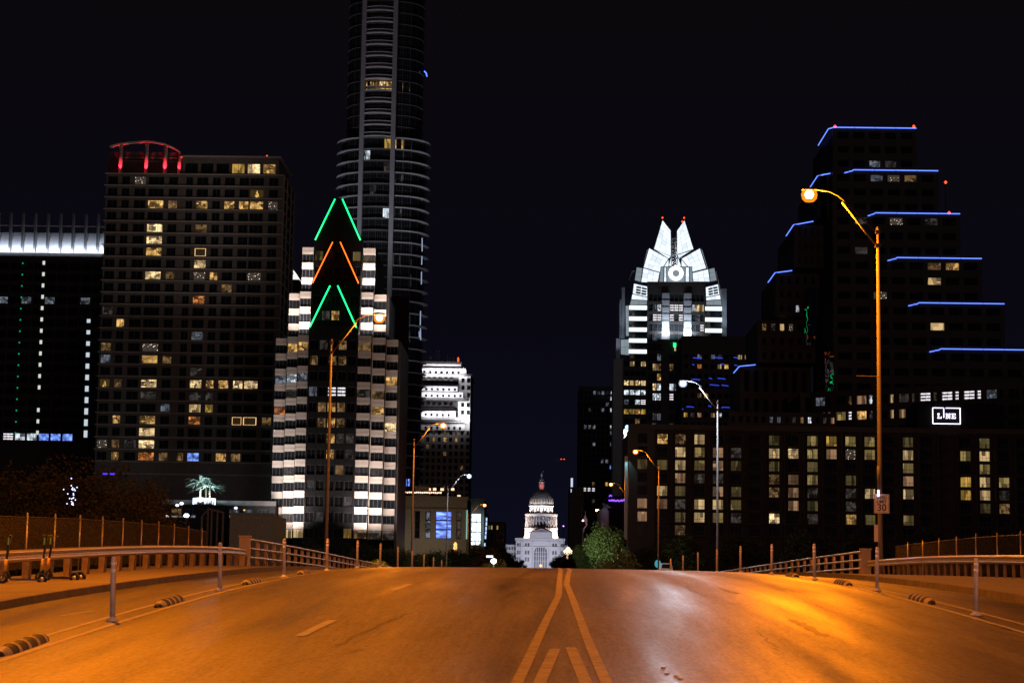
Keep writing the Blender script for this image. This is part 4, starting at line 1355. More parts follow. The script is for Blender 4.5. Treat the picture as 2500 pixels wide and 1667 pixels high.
# setback roofs
# dark glass centre in three steps, closed by a steep gable
cen_lits = [(z4(*a), c) for a, c in [((490,440),'w'),((490,555),'w'),((490,660),'w'),((490,775),'w'),((585,445),'d'),((580,560),'d'),((430,445),'d'),((430,555),'d'),((390,115),'d'),((500,120),'d'),((565,120),'d'),((390,340),'k'),((510,340),'s'),((585,335),'s'),((585,18),'w'),((600,675),'v'),((540,675),'v'),((590,775),'v'),
            ((590,1335),'y'),((350,1005),'v'),((560,905),'d'),((605,1110),'v'),((370,1220),'v')]]
cen_lits += [(z3(*a), c) for a, c in [((585,647),'e'),((880,645),'g'),((720,1195),'w'),((515,1340),'d'),((825,1340),'d'),((790,1510),'d'),((580,1520),'v'),((600,1165),'v')]]
def centre(xs0, xs1, yref, dy, k0, k1, top):
    x0, x1 = f.x(xs0, yref, dy), f.x(xs1, yref, dy)
    z0, z1_ = (0 if k0 == 0 else zb(k0) - hs + BH), top
    cols = split(x0 + .15, x1 - .15, 5, .28)
    rows = [(zb(k) - hs + BH, zb(k) - BH + .2) for k in range(k0, k1 + 1)]
    MB().box(x0, x1, dy + .5, dy + 25, z0, z1_).build('centre_core', M['black_wall'], t)
    b = MB(); grid_wall(b, x0, x1, z0, z1_ - .01, cols, rows, dy, dy + .5); b.build('dark_curtain_wall', M['black_wall'], t)
    here = []
    for (px, c) in cen_lits:
        q = f.P(px, dy)
        if rows[0][0] - .5 < q.z < rows[-1][1] + .5: here.append((px, c))
    add_windows(t, cols, rows, dy + .2, here, nx=2, base='glass_black')
    return x0, x1
centre(z4(300, 0)[0], z4(650, 0)[0], 1200, 0.0, 0, 12, zb(12) + hs - BH)
centre(z3(466, 0)[0], z3(934, 0)[0], 760, 2.2, 13, 15, zb(15) + hs - BH)
gx0, gx1 = centre(z3(492, 0)[0], z3(955, 0)[0], 640, 4.4, 16, 18, f.z(z3(0, 500)[1], 825, 4.4))
zg = f.z(z3(0, 500)[1], 825, 4.4)
ax0, ax1 = f.x(z3(700, 0)[0], 490, 4.4), f.x(z3(764, 0)[0], 490, 4.4)
zap = f.z(z3(0, 92)[1], 825, 4.4)
b = MB(); b.slab([(gx0, zg), (gx1, zg), (ax1, zap), (ax0, zap)], 4.4, 29); b.build('gable_roof', M['black_wall'], t)
for (a, c, dy, m) in (((697, 102), (507, 493), 4.4, 'neon_green'), ((767, 102), (940, 495), 4.4, 'neon_green'), ((675, 514), (482, 905), 2.2, 'neon_red'), ((747, 514), (922, 907), 2.2, 'neon_red'), ((650, 930), (455, 1328), 0, 'neon_green'), ((722, 930), (902, 1331), 0, 'neon_green')):
    p, q = f.P(z3(*a), dy - .3), f.P(z3(*c), dy - .3)
    MB().tube([p, q], .15 if m != 'neon_red' else .115, 8).build('neon_tube', M[m], t, smooth=True)
    nm = 'neon_light'
# stepped flank on the right with a broken line of green tubes
for (z0k, z1k, y0, y1, xoff) in ((0, 12, 8.5, 38, 0), (13, 15, 9, 30, 0)):
    pass
xs = f.x(984, 1000, 34)
xq = f.x(964, 1150, 8.0)
MB().box(xq - 1.5, xq + .6, 9.0, 36, 0, zb(12) + BH - .2).build('flank', M['dark_stone'], t)
xq2 = f.x(944, 740, 8.6)
MB().box(xq2 - 1.5, xq2 + .5, 9.8, 30, zb(12) + BH, zb(15) + BH - .2).build('flank', M['dark_stone'], t)
for (a, c) in (((1240, 1037), (1262, 1070)), ((1252, 1102), (1272, 1138)), ((1272, 1138), (1292, 1178)), ((1312, 1225), (1325, 1262)), ((1330, 1268), (1346, 1297))):
    p, q = f.P(z3(*a), 38), f.P(z3(*c), 38)
    MB().tube([p, q], .11, 6).build('flank_tube', M['neon_green'], t, smooth=True)
MB().box(f.x(946, 1100, 37), f.x(990, 1100, 37), 37.2, 40, 0, f.z(z3(0, 1030)[1], 950, 37)).build('rear_flank', M['black_wall'], t)
# uplights: terrace at the foot of each tier
cxl = (f.x(z4(66, 0)[0], 1200, 5) + f.x(z4(299, 0)[0], 1200, 2)) / 2
cxr = (f.x(z4(651, 0)[0], 1200, 2) + f.x(z4(941, 0)[0], 1200, 8)) / 2
UP = (1.0, 0.84, 0.76)
for cx, wd in ((cxl, 7), (cxr, 9)):
    lamp('tower_uplight', (cx, -4.6, zb0 - 1.3), 3500, UP, 'AREA', wd*.8, target=(cx, 2.5, zb0 + 11), parent=t, sy=0.6).data.spread = R(120)
for (z0k, xs_, wd, dyy, pw) in ((13, z3(362, 0)[0], 5.2, 3.2, 1400), (13, z3(1062, 0)[0], 6, 3.2, 1500), (16, z3(436, 0)[0], 2.6, 4.3, 760), (16, z3(1020, 0)[0], 2.8, 4.3, 800)):
    xx = f.x(xs_, 740 if z0k == 13 else 640, dyy)
    lamp('tier_uplight', (xx, dyy - 1.0, zb(z0k) - 2.3), pw, UP, 'AREA', wd, target=(xx, dyy + 3.5, zb(z0k) + 4.5), parent=t, sy=0.4).data.spread = R(104)
# dark entrance storey below
MB().box(f.x(640, 1340, -6), f.x(968, 1340, -6), -5.5, 20, -1, zb0 - 5.0).build('plinth', M['dark_stone'], t)

# ------------------------------------------------------------------ D: the curved glass tower
f = Frame('curved_tower', 'very tall rounded residential tower with curved balcony slabs rising out of the picture', 620, 932)
t = f.t
xcen = f.x(934, 500, 10)
FH = (f.z(z5(0, 110)[1], 930) - f.z(z5(0, 1045)[1], 930)) / 9.0
zA = f.z(z5(0, 1250)[1], 930)                 # shoulder between the wide lower part and the upper part
def outline(a, bb, n=40, p=2.5):
    o = []
    for i in range(n):
        th = -math.pi + 2*math.pi*i/n
        c, s = math.cos(th), math.sin(th)
        o.append((xcen + a*math.copysign(abs(c)**(2/p), c), 12 + bb*math.copysign(abs(s)**(2/p), s)))
    return o
aL = (f.x(1047, 600, 10) - f.x(821, 600, 10)) / 2
aU = (f.x(1034, 150, 10) - f.x(838, 150, 10)) / 2
n_low = int(zA / FH)
n_up = 17
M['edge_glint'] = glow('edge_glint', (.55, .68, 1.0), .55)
M['slab_pale'] = mat('pale_slab', (0.62, 0.62, 0.66), 0.6, var=0.08)
M['slab_dim'] = mat('dark_slab', (0.17, 0.17, 0.18), 0.6, var=0.1)
MB().prism(outline(aL - 1.1, 11.0), 0, zA - .02).build('lower_body', M['glass'], t)
MB().prism(outline(aU - 0.8, 10.2), zA, zA + FH*n_up).build('upper_body', M['glass'], t)
xp = [f.x(876.5, 400, 0.5), f.x(887, 400, 0.5), f.x(953, 400, 0.5), f.x(964, 400, 0.5)]
M['pilaster'] = mat('pilaster_stone', (0.36, 0.36, 0.39), 0.7, var=0.12, scale=.6)
for a, c in ((xp[0], xp[1]), (xp[2], xp[3])):
    MB().box(a, c, -0.9, 4, 0, zA + FH*n_up).build('pilaster', M['pilaster'], t)
def arc_slab(x0, x1, yb, bulge, z, th, m, name, n=10):
    b = MB(); pts = []
    for i in range(n + 1):
        s = i / n
        pts.append((x0 + (x1-x0)*s, yb - bulge*(1 - (2*s - 1)**2)))
    pts += [(x1, 3.2), (x0, 3.2)]
    b.prism(pts, z - th/2, z + th/2)
    b.build(name, m, t)
def y_on(a, bb, x, p=2.5):
    u = min(1, abs((x - xcen)/a))
    return 12 - bb*(1 - u**p)**(1/p)
for k in range(n_low - 28, n_low + 1):
    z = zA - FH*(n_low - k)
    MB().prism(outline(aL - 0.75, 11.3), z - .10, z + .10).build('floor_slab', M['slab_dim'], t)
    arc_slab(xp[1] + .03, xp[2] - .03, 0.2, 0.7, z, .16, M['slab_dim'], 'bay_slab')
    # balconies left and right, bowed past the body
    for sgn in (-1, 1):
        xi = xp[0] - .05 if sgn < 0 else xp[3] + .05
        pts = []
        m_ = 12
        for i in range(m_ + 1):
            th = i/m_ * math.pi*0.62
            pts.append((xcen + sgn*aL*math.copysign(abs(math.sin(th*0+0)), 1) , 0))
        pts = [(xi, 0.55)]
        for i in range(1, m_ + 1):
            s = i/m_
            x = xi + sgn*(xcen + sgn*aL - xi)*sgn*s if False else xi + (xcen + sgn*(aL + .35) - xi)*math.sin(s*math.pi/2)
            pts.append((x, y_on(aL + .36, 11.7, x) ))
        ins = [(xcen + (q[0]-xcen)*.9, q[1] + 1.2) for q in reversed(pts)]
        poly = pts + ins
        if sgn < 0: poly = list(reversed(poly))
        MB().prism(poly, z - .11, z + .11).build('balcony_slab', M['slab_pale'], t)
for k in range(0, n_up):
    z = zA + FH*(k + .05)
    arc_slab(xp[1] + .03, xp[2] - .03, -0.6, 1.1, z, .26 if k > 1 else .14, M['slab_pale'], 'balcony_slab')
    arc_slab(xp[1] + .03, xp[2] - .03, -0.6, 1.1, z + 1.15, .07, M['slab_pale'], 'balcony_rail')
    MB().prism(outline(aU - 0.55, 10.5), z - .07, z + .07).build('floor_slab', M['slab_dim'], t)
d_lits = [(z5(*a), c) for a, c in [((440,800),'w'),((490,800),'w'),((560,800),'b'),((625,800),'w'),((290,800),'p'),((785,815),'b'),((860,830),'w'),((600,1285),'y'),((750,1320),'w'),((840,1325),'w'),((410,1390),'c'),((455,1390),'c'),((275,1430),'w'),((270,1510),'k'),((790,1530),'v'),((600,1490),'v')]]
d_lits += [(z6(*a), c) for a, c in [((410, 548), 'c'), ((545, 360), 'k'), ((530, 690), 'v'), ((590, 910), 'v'), ((650, 770), 'k'), ((650, 850), 'k'), ((650, 930), 'c'), ((650, 1010), 'k'), ((648, 1230), 'k'), ((648, 1310), 'k'), ((648, 1380), 'k'), ((500, 560), 'v'), ((560, 250), 'd'), ((330, 400), 'v'), ((590, 520), 'd'), ((520, 330), 'v'), ((610, 660), 'k'), ((500, 860), 'v'), ((600, 1180), 'd'), ((560, 1300), 'v'), ((575, 1190), 'd'), ((620, 380), 'k')]]  # lit panes down the right edge stand in for reflections
def curved_windows(a, bb, zf, k0, k1):
    xs_ = [(xp[0] + (xcen - aL + 1.6 - xp[0])*s0, xp[0] + (xcen - aL + 1.6 - xp[0])*s1) for s0, s1 in ((.0, .38), (.38, .72), (.72, .97))]
    xs_ = [(min(q), max(q)) for q in xs_]
    w4 = (xp[2]-xp[1]) / 4
    xs_ += [(xp[1] + w4*i + .04, xp[1] + w4*(i+1) - .04) for i in range(4)]
    xe = xcen + aL - 1.6
    xs_ += [(xp[3] + (xe-xp[3])*s0, xp[3] + (xe-xp[3])*s1) for s0, s1 in ((.0, .34), (.34, .66), (.66, .95))]
    if a < aL: xs_ = [(xcen + (q[0]-xcen)*a/aL, xcen + (q[1]-xcen)*a/aL) if not (xp[1] <= (q[0]+q[1])/2 <= xp[2]) else q for q in xs_]
    cent = []
    for k in range(k0, k1):
        z = zf(k)
        for (x0, x1) in xs_:
            y0, y1 = y_on(a, bb, x0), y_on(a, bb, x1)
            wd = math.hypot(x1-x0, y1-y0) - .1
            rz = math.atan2(y1-y0, x1-x0)
            o = put('window', win_mesh(round(wd*4)/4, FH - .55, 3, 2, .06, 'glass', 'frame'), t, ((x0+x1)/2, (y0+y1)/2 - .13, z + .22), rz)
            cent.append((proj(f.L + Vector(o.location) + Vector((0, 0, FH*.4))), o))
    return cent
cent = curved_windows(aL - 1.1, 11.0, lambda k: zA - FH*(n_low - k), n_low - 17, n_low)
cent += curved_windows(aU - .8, 10.2, lambda k: zA + FH*(k + .05), 0, 13)
for px, code in d_lits:
    q = min(cent, key=lambda c: (c[0][0]-px[0])**2 + (c[0][1]-px[1])**2)
    set_mat(q[1], 1, LIT[code])
for (lx, ly, lz, tz, pw) in ((26, -42, 45, 118, 8000), (-8, -46, 45, 110, 5000), (0, -60, 60, 175, 24000), (-2, -45, 70, 178, 30000)):
    lamp('tower_fill', (xcen + lx, ly, lz), pw, (.86, .88, 1.0), 'SPOT', .8, target=(xcen + lx*.1, 0, tz), cone=75, blend=.7, parent=t)  # unseen fill spots, added to brighten the slabs
for (a_, c_) in (((655, 735), (655, 820)), ((654, 850), (652, 905)), ((651, 950), (650, 1030)), ((645, 1200), (643, 1290)), ((644, 1310), (646, 1385)), ((636, 1330), (638, 1370))):
    MB().tube([f.P(z6(*a_), 1.6), f.P(z6(*c_), 1.6)], .16, 5).build('glass_edge_reflection', M['edge_glint'], t)  # glowing tubes in place of reflections along the glass edge
b = MB(); b.tube([f.P(z5(955, 650), 8), f.P(z5(972, 668), 8), f.P(z5(980, 700), 8)], .22, 6)
b.build('balcony_light', M['neon_blue'], t)
# ------------------------------------------------------------------ E: stepped white topped tower
f = Frame('stepped_tower', 'stone office tower with white floodlit stepped top and roof antennas', 800, 1090)
t = f.t
X = lambda zx, y=900, dy=0: f.x(z4(zx, 0)[0], y, dy)
Z = lambda zy, dy=0: f.z(z4(0, zy)[1], 1090, dy)
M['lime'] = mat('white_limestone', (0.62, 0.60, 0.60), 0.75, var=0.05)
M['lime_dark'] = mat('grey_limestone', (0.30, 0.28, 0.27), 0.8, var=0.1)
x0, x1 = X(1060), X(1478)
zt = Z(222)
colw = lambda a, c: (X(a), X(c))
# right shaft
cols = [colw(1012+40.3*i, 1030+40.3*i + 4) for i in range(12)]
rows_hi = [(Z(y + 34), Z(y + 2)) for y in (236, 288, 340)]
rows_hi2 = [(Z(y + 34), Z(y + 2)) for y in (410, 463)]
rows_lo = [(Z(612 + 49.3*i + 30), Z(612 + 49.3*i)) for i in range(14)]
MB().box(x0, x1, 0.8, 30, 0, zt).build('core', M['black_wall'], t)
zmid = Z(546)
lo_cols = [c for c in cols if c[0] > x0]
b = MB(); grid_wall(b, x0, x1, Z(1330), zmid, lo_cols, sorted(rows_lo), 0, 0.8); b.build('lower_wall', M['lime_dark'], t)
hi_cols = [c for c in lo_cols if c[0] > X(1380)]
mid_rows = sorted([(Z(y + 34), Z(y + 2)) for y in (236, 288, 340, 410, 463)])
b = MB(); grid_wall(b, X(1394), x1, zmid, zt, hi_cols, mid_rows, 0, 0.8); b.build('upper_wall', M['lime'], t)
e_l = [(z4(*a), c) for a, c in [((1310,665),'w'),((1360,660),'w'),((1235,660),'d'),((1145,665),'d'),((1275,770),'d'),((1310,610),'d'),((1185,1025),'w'),((1270,1025),'d'),((1395,865),'d'),((1390,245),'d'),((1235,605),'v'),((1190,712),'d')]]
add_windows(t, lo_cols, sorted(rows_lo), 0.35, e_l, nx=1)
add_windows(t, hi_cols, mid_rows, 0.35, [], nx=1)
# projecting front bay: three receding penthouse steps, each with a white wall, small windows and a dark sloped roof
def tier(zx1, ya, yb_, dy, wins, name, white=True, roof=None):
    xr_ = X(zx1)
    cs = [c for c in [colw(1040 + 40.3*i, 1057 + 40.3*i) for i in range(12)] if c[1] < xr_ - .3 and c[0] > x0 + .3]
    rs = [(Z(yb_ - 4), Z(ya + (yb_-ya)*.42))] if wins else []
    b = MB()
    if wins: grid_wall(b, x0, xr_, Z(yb_), Z(ya), cs, rs, dy, dy + .5)
    else: b.box(x0, xr_, dy, dy + .5, Z(yb_), Z(ya))
    b.box(x0, xr_, dy + .55, dy + 9, Z(yb_), Z(ya) - .02, 1)
    b.build(name, [M['lime'] if white else M['lime_dark'], M['black_wall']], t)
    if wins: add_windows(t, cs, rs, dy + .2, [], nx=1)
    if roof:
        zr_a, zr_b = Z(ya), Z(ya - roof)
        b = MB(); i = len(b.v)
        b.v += [(x0, dy - .8, zr_a), (xr_ + .8, dy - .8, zr_a), (xr_ - 1.2, dy + 2.2, zr_b), (x0, dy + 2.2, zr_b), (x0, dy + 8, zr_a), (xr_ + .8, dy + 8, zr_a), (xr_ - 1.2, dy + 7, zr_b), (x0, dy + 7, zr_b)]
        for q in ((0,1,2,3), (1,5,6,2), (5,4,7,6), (4,0,3,7), (3,2,6,7), (0,4,5,1)): b.f.append(tuple(i + k for k in q)); b.m.append(0)
        b.build('dark_roof', M['dark_stone'], t)
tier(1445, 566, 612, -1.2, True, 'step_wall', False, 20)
tier(1380, 480, 520, -3.0, True, 'step_wall', True, 34)
b = MB(); b.box(x0, X(1420), -4.0, -0.1, Z(545), Z(522)); b.build('dark_ledge', M['dark_stone'], t)
b = MB(); grid_wall(b, x0, X(1393), Z(446), Z(408), [c for c in lo_cols if c[1] < X(1390)], [(Z(441), Z(411))], -1.6, -.9); b.box(x0, X(1393), -.85, .7, Z(446), Z(408)); b.build('step_wall', M['dark_stone'], t)
tier(1430, 347, 384, -3.4, True, 'step_wall', True)
b = MB(); b.box(x0, X(1470), -4.4, -0.1, Z(405), Z(387)); b.build('dark_ledge', M['dark_stone'], t)
tier(1390, 304, 338, -3.0, True, 'step_wall', True, 30)
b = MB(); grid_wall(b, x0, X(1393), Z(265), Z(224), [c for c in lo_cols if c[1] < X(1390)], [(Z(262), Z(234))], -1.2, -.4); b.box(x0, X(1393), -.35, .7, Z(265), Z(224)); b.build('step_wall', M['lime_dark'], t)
# top storeys
xt = X(1447); xt2 = X(1408)
cs = [c for c in [colw(1060 + 40.3*i, 1078 + 40.3*i) for i in range(12)] if c[1] < xt - .4 and c[0] > x0 + .4]
b = MB(); grid_wall(b, x0, xt, Z(212), Z(168), cs, [(Z(208), Z(188))], 1.2, 1.8); b.box(x0, xt, 1.85, 26, Z(212), Z(168) - .02, 1)
b.build('top_wall', [M['lime'], M['black_wall']], t)
add_windows(t, cs, [(Z(208), Z(188))], 1.4, [], nx=1)
b = MB(); b.box(x0, X(1478) + .6, -.7, 30, zt, zt + .7); b.build('cornice', M['dark_stone'], t)
b = MB(); b.box(x0, xt2, 2.4, 24, Z(166), Z(136)); b.build('top_wall', M['lime'], t)
b = MB(); b.box(x0, xt2 + .4, 1.6, 25, Z(134), Z(120)); b.build('roof_slab', M['dark_stone'], t)
for zx, za in ((1237, 35), (1255, 45), (1314, 75), (1330, 95), (1355, 90)):
    p = f.P(z4(zx, za), 6); MB().tube([(p.x, 6, Z(121)), (p.x, 6, p.z)], .09, 5).build('antenna', M['white_paint'], t)
p = f.P(z4(1193, 98), 6); MB().lathe([(.1, -.9), (.55, -.5), (.65, 0), (.4, .5), (.05, .65)], 10, (p.x, 6, p.z)).build('dish', M['white_paint'], t, smooth=True)
p = f.P(z4(1390, 108), 5); MB().lathe([(.3, -.9), (.34, .2), (.1, .9)], 8, (p.x, 5, p.z)).build('beacon', M['beacon'], t)
EW = (0.92, 0.92, 1.0)
xm = (X(1150) + X(1440)) / 2; wl_ = X(1440) - X(1150)
for (yy, dy, pw, ty) in ((216, -2.2, 1800, 180), (345, -6.0, 480, 318), (388, -6.6, 760, 362), (526, -5.6, 1300, 495)):
    lamp('ledge_light', (xm, dy, Z(yy)), pw, EW, 'AREA', wl_, target=(xm, dy + 4.5, Z(ty)), parent=t, sy=.3)
lamp('shaft_light', (X(1436), -6.5, Z(560)), 3200, EW, 'AREA', 4.0, target=(X(1436), 0.4, Z(390)), parent=t, sy=.6)

# ------------------------------------------------------------------ F: low stone hall with blue arched windows and glowing glass corner
f = Frame('stone_hall', 'low stone building with blue lit arched windows and festoon lights on its roof', 540, 1045)
t = f.t
X = lambda zx, dy=0: f.x(zs(zx, 0)[0], 1300, dy)
Z = lambda zy: f.z(zs(0, zy)[1], 1050)
x0, x1 = X(-60), X(1172)
zt = Z(190)
zb_ = Z(830)
arch = [(X(700), X(940), 'B'), (X(-40), X(180), 'B'), (X(540), X(622), 'k'), (X(1010), X(1088), 'v'), (X(385), X(462), None)]
arch.sort()
MB().box(x0, x1, 0.9, 30, 0, zt).build('core', M['black_wall'], t)
b = MB()
edges = [x0] + [v for a in arch for v in (max(a[0], x0), a[1])] + [x1]
for i in range(0, len(edges), 2): b.box(edges[i], edges[i+1], 0, .9, 0, zt)
ztop_a = Z(448)
for (a, c, m_) in arch:
    b.box(max(a, x0), c, .03, .9, Z(415), zt); b.box(max(a, x0), c, .03, .9, 0, zb_)
    # arched head
    n = 10; w = (c - a)/2; xm = (a + c)/2
    if c - a > 12:
        for i in range(n):
            xa_, xb_ = a + 2*w*i/n, a + 2*w*(i+1)/n
            rise = lambda x: ztop_a - (ztop_a - Z(500))*(abs(x - xm)/w)**2.2
            if xb_ > x0: b.quad([(xa_, .04, rise(xa_)), (xb_, .04, rise(xb_)), (xb_, .04, Z(415)), (xa_, .04, Z(415))])
b.build('wall', M['brick'], t)
b = MB(); b.box(x0, x1 + .2, -.35, -.01, Z(392), Z(378)); b.box(x0, x1 + .3, -.5, -.01, zt - .9, zt); b.build('cornice', M['brick'], t)
for (a, c, m_) in arch:
    a = max(a, x0)
    n = 3
    for k in range(3):
        z0_, z1_ = zb_ + (Z(415)-zb_)*k/3, zb_ + (Z(415)-zb_)*(k+1)/3
        o = put('window', win_mesh(c - a, z1_ - z0_ - .12, 3 if c-a > 8 else 1, 1, .12), t, ((a+c)/2, .3, z0_ + .06))
        if m_: set_mat(o, 1, LIT[m_])
for xx in (X(250), X(800)): lamp('hall_fill', (xx, -9, Z(900)), 420, (1.0, .85, .62), 'POINT', .4, parent=t)  # unseen fill lights added for the street's light on the brick
# roof garden box and festoon
MB().box(X(350), X(560), 6, 18, zt, Z(20)).build('roof_room', M['brick'], t)
b = MB(); cab = []
for i in range(25):
    p = f.P(zs(110 + 28*i, 128 + (5 if i % 4 == 2 else 0) + i*.4), -.3)
    cab.append(p); b.lathe([(.05, -.22), (.19, -.05), (.16, .12), (.05, .2)], 6, (p.x, -.3, p.z))
b.build('festoon_bulb', glow('festoon_bulb', (1.0, .55, .38), 3.0), t)
MB().tube(cab, .04, 4).build('festoon_cable', M['black'], t)
for zx, zy in ((605, 88), (688, 85), (800, 88), (1055, 192), (960, 85)):
    p = f.P(zs(zx, zy), 10)
    MB().box(p.x-.45, p.x+.45, 10, 10.3, p.z-.35, p.z+.35).build('roof_lamp', glow('roof_lamp', (1.0, .72, .42), 1.3), t)
p = f.P(zs(1150, 300), -.3); p2 = f.P(zs(1177, 825), -.3)
MB().tube([(X(1173), -.2, Z(830)), (X(1173), -.2, Z(392))], .16, 6).build('corner_light', glow('corner_teal', (.45, .95, .85), 0.55), t)
# blue neon-lit glass behind, above the festoon
f2 = Frame('blue_glass_block', 'strip of blue lit glass between the striped tower and the first left lamp poles', 575, 985)
xa, xb = f2.x(zs(80, 0)[0]), f2.x(zs(345, 0)[0])
za_, zb2 = f2.z(zs(0, 40)[1], 985), f2.z(zs(0, -75)[1], 985)
MB().box(xa - .5, xb + .5, .5, 20, 0, zb2 + 1).build('core', M['black_wall'], f2.t)
for k in range(6):
    w = (xb - xa)/6
    o = put('window', win_mesh(w - .15, zb2 - za_, 2, 2, .1), f2.t, (xa + w*(k+.5), .2, za_)); set_mat(o, 1, LIT['u' if k % 2 == 0 else 'B'])

f = Frame('corner_office', 'dark office block with a tall glowing white window strip at its corner', 640, 1180)
t = f.t
X = lambda zx, dy=0: f.x(zs(zx, 0)[0], 1300, dy)
Z = lambda zy: f.z(zs(0, zy)[1], 1180)
MB().box(X(1120), X(1430), .8, 30, 0, Z(225)).build('wall', M['dark_stone'], t)
for k in range(4):
    za_, zb2 = (880, 735, 590, 455)[k], (740, 595, 460, 460)[k]
    z0_, z1_ = Z((935, 873, 733, 585)[k]), Z((875, 735, 587, 452)[k])
    for j in range(2):
        xa, xb = X(1240 + 72*j), X(1240 + 72*(j+1))
        o = put('window', win_mesh(xb - xa - .06, z1_ - z0_ - .1, 1, 2, .1), t, ((xa+xb)/2, .45, z0_ + .05)); set_mat(o, 1, LIT['W'])
b = MB(); b.box(X(1180), X(1236), .3, .78, 0, Z(395)); b.box(X(1392), X(1432), .3, .78, 0, Z(225)); b.build('corner_pier', M['dark_stone'], t)
lamp('strip_glow', (X(1312), -2.5, Z(690)), 500, (.7, 1, .98), 'AREA', 5, target=(X(1312), 1, Z(690)), parent=t, sy=10)
b = MB()
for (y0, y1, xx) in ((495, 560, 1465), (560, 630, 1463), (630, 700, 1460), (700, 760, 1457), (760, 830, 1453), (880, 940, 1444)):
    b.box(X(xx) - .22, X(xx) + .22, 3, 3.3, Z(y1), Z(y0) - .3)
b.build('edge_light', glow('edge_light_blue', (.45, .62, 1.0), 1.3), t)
MB().box(X(1436), X(1475), 3.3, 26, 0, Z(440)).build('rear_wall', M['black_wall'], t)
f = Frame('avenue_block', 'small dark block with three lit windows left of the domed building', 820, 1215)
t = f.t
X = lambda zx, dy=0: f.x(zs(zx, 0)[0], 1300, dy)
Z = lambda zy: f.z(zs(0, zy)[1], 1215)
cols = [(X(1488 + 44*i), X(1516 + 44*i)) for i in range(6)]
rows = [(Z(695 + 95*i), Z(632 + 95*i)) for i in range(3)]; rows.sort()
MB().box(X(1440), X(1748), .6, 30, 0, Z(575)).build('core', M['black_wall'], t)
b = MB(); grid_wall(b, X(1440), X(1748), 0, Z(575), cols, rows, 0, .6); b.build('wall', M['dark_stone'], t)
add_windows(t, cols, rows, .2, [(zs(1502, 665), 'q'), (zs(1542, 665), 'q'), (zs(1635, 665), 'g')], nx=1)

# ------------------------------------------------------------------ G: the domed capitol
f = Frame('domed_capitol', 'floodlit pale stone capitol with tall dome, lantern and statue at the end of the street', 1870, zc(738, 0)[0], zb=0)
t = f.t
gz = f.z(zc(0, 1402)[1], 1320)
U = 0.07361
XC_ = 738
gx_ = lambda zx: (zx - XC_) * U
gzv = lambda zy: gz + (1402 - zy) * U
GR = M['granite_pink']
M['cap_dark'] = mat('capitol_dark_glass', (0.05, 0.05, 0.06), 0.4, var=0.2)  # dark pane colour for windows and arches
M['cap_roof'] = mat('capitol_roof', (0.16, 0.13, 0.13), 0.7, var=0.2)
def cbox(x0, x1, y0, y1, zlo, zhi, name, m=GR):
    return MB().box(gx_(x0), gx_(x1), y0, y1, gzv(zlo), gzv(zhi)).build(name, m, t)
# wings, main block, central pavilion
cbox(270, 415, 4, 30, 1402, 1100, 'west_wing')
cbox(1030, 1160, 4, 30, 1402, 1100, 'east_wing')
wcols = [(gx_(a), gx_(a + 22)) for a in (292, 326, 360, 392)]
add_windows(t, wcols, [(gzv(1165), gzv(1128)), (gzv(1260), gzv(1200))], 3.7, [], nx=1, base='cap_dark', frame='white_stone')
cbox(415, 1030, 1.2, 36, 1402, 1045, 'main_block')
cbox(405, 1040, .4, 37, 1044.9, 1015, 'cornice')
cbox(485, 985, -.6, 1.15, 1402, 1052, 'front_wall_left') if False else None
# front wall with paired windows round the great arch
ax = 82
cl = [(gx_(a), gx_(a + 24)) for a in (431, 461)] + [(gx_(a), gx_(a + 24)) for a in (532, 566)] + [(gx_(a), gx_(a + 24)) for a in (880, 914)] + [(gx_(a), gx_(a + 24)) for a in (986, 1012 - 2)]
rw = sorted([(gzv(1310), gzv(1255)), (gzv(1222), gzv(1172)), (gzv(1122), gzv(1078))])
b = MB()
for (a, c, grp) in ((418, 650, cl[:4]), (815, 1027, cl[4:])):
    grid_wall(b, gx_(a), gx_(c), gz, gzv(1046), grp, rw, 0, 1.15)
n = 14
za = gzv(1190); w = gx_(815)
b.box(gx_(650), gx_(815), 0, 1.15, gzv(1108), gzv(1046))
for i in range(n):
    xa_, xb_ = gx_(650) + (gx_(815)-gx_(650))*i/n, gx_(650) + (gx_(815)-gx_(650))*(i+1)/n
    xm_ = gx_(732.5); hw = (gx_(815)-gx_(650))/2
    ar = lambda x: za + (gzv(1112) - za)*math.sqrt(max(0, 1 - ((x - xm_)/hw)**2))
    b.slab([(xa_, ar(xa_)), (xb_, ar(xb_)), (xb_, gzv(1108)), (xa_, gzv(1108))], 0, 1.15)
b.build('front_wall', GR, t)
add_windows(t, cl, rw, .5, [], nx=2, base='cap_dark', frame='granite_pink')
MB().box(gx_(650), gx_(815), .75, 1.1, gz, gzv(1112)).build('arch_glazing', M['cap_dark'], t)
b = MB()
for i in range(1, 6): x = gx_(650 + 165*i/6); b.box(x - .28, x + .28, .45, .74, gz, gzv(1125))
for zz in (1190, 1235, 1300): b.box(gx_(652), gx_(813), .5, .73, gzv(zz + 5), gzv(zz))
b.build('arch_mullion', GR, t)
for zx in (486, 505, 628, 640, 825, 838, 960, 975):
    MB().box(gx_(zx) - .6, gx_(zx) + .6, -.75, -.01, gz, gzv(1130)).build('pilaster', GR, t)
    MB().box(gx_(zx) - .5, gx_(zx) + .5, -.6, -.01, gzv(1119), gzv(1052)).build('pilaster', GR, t)
cbox(470, 1000, -1.1, -.02, 1130, 1119.5, 'string_course')
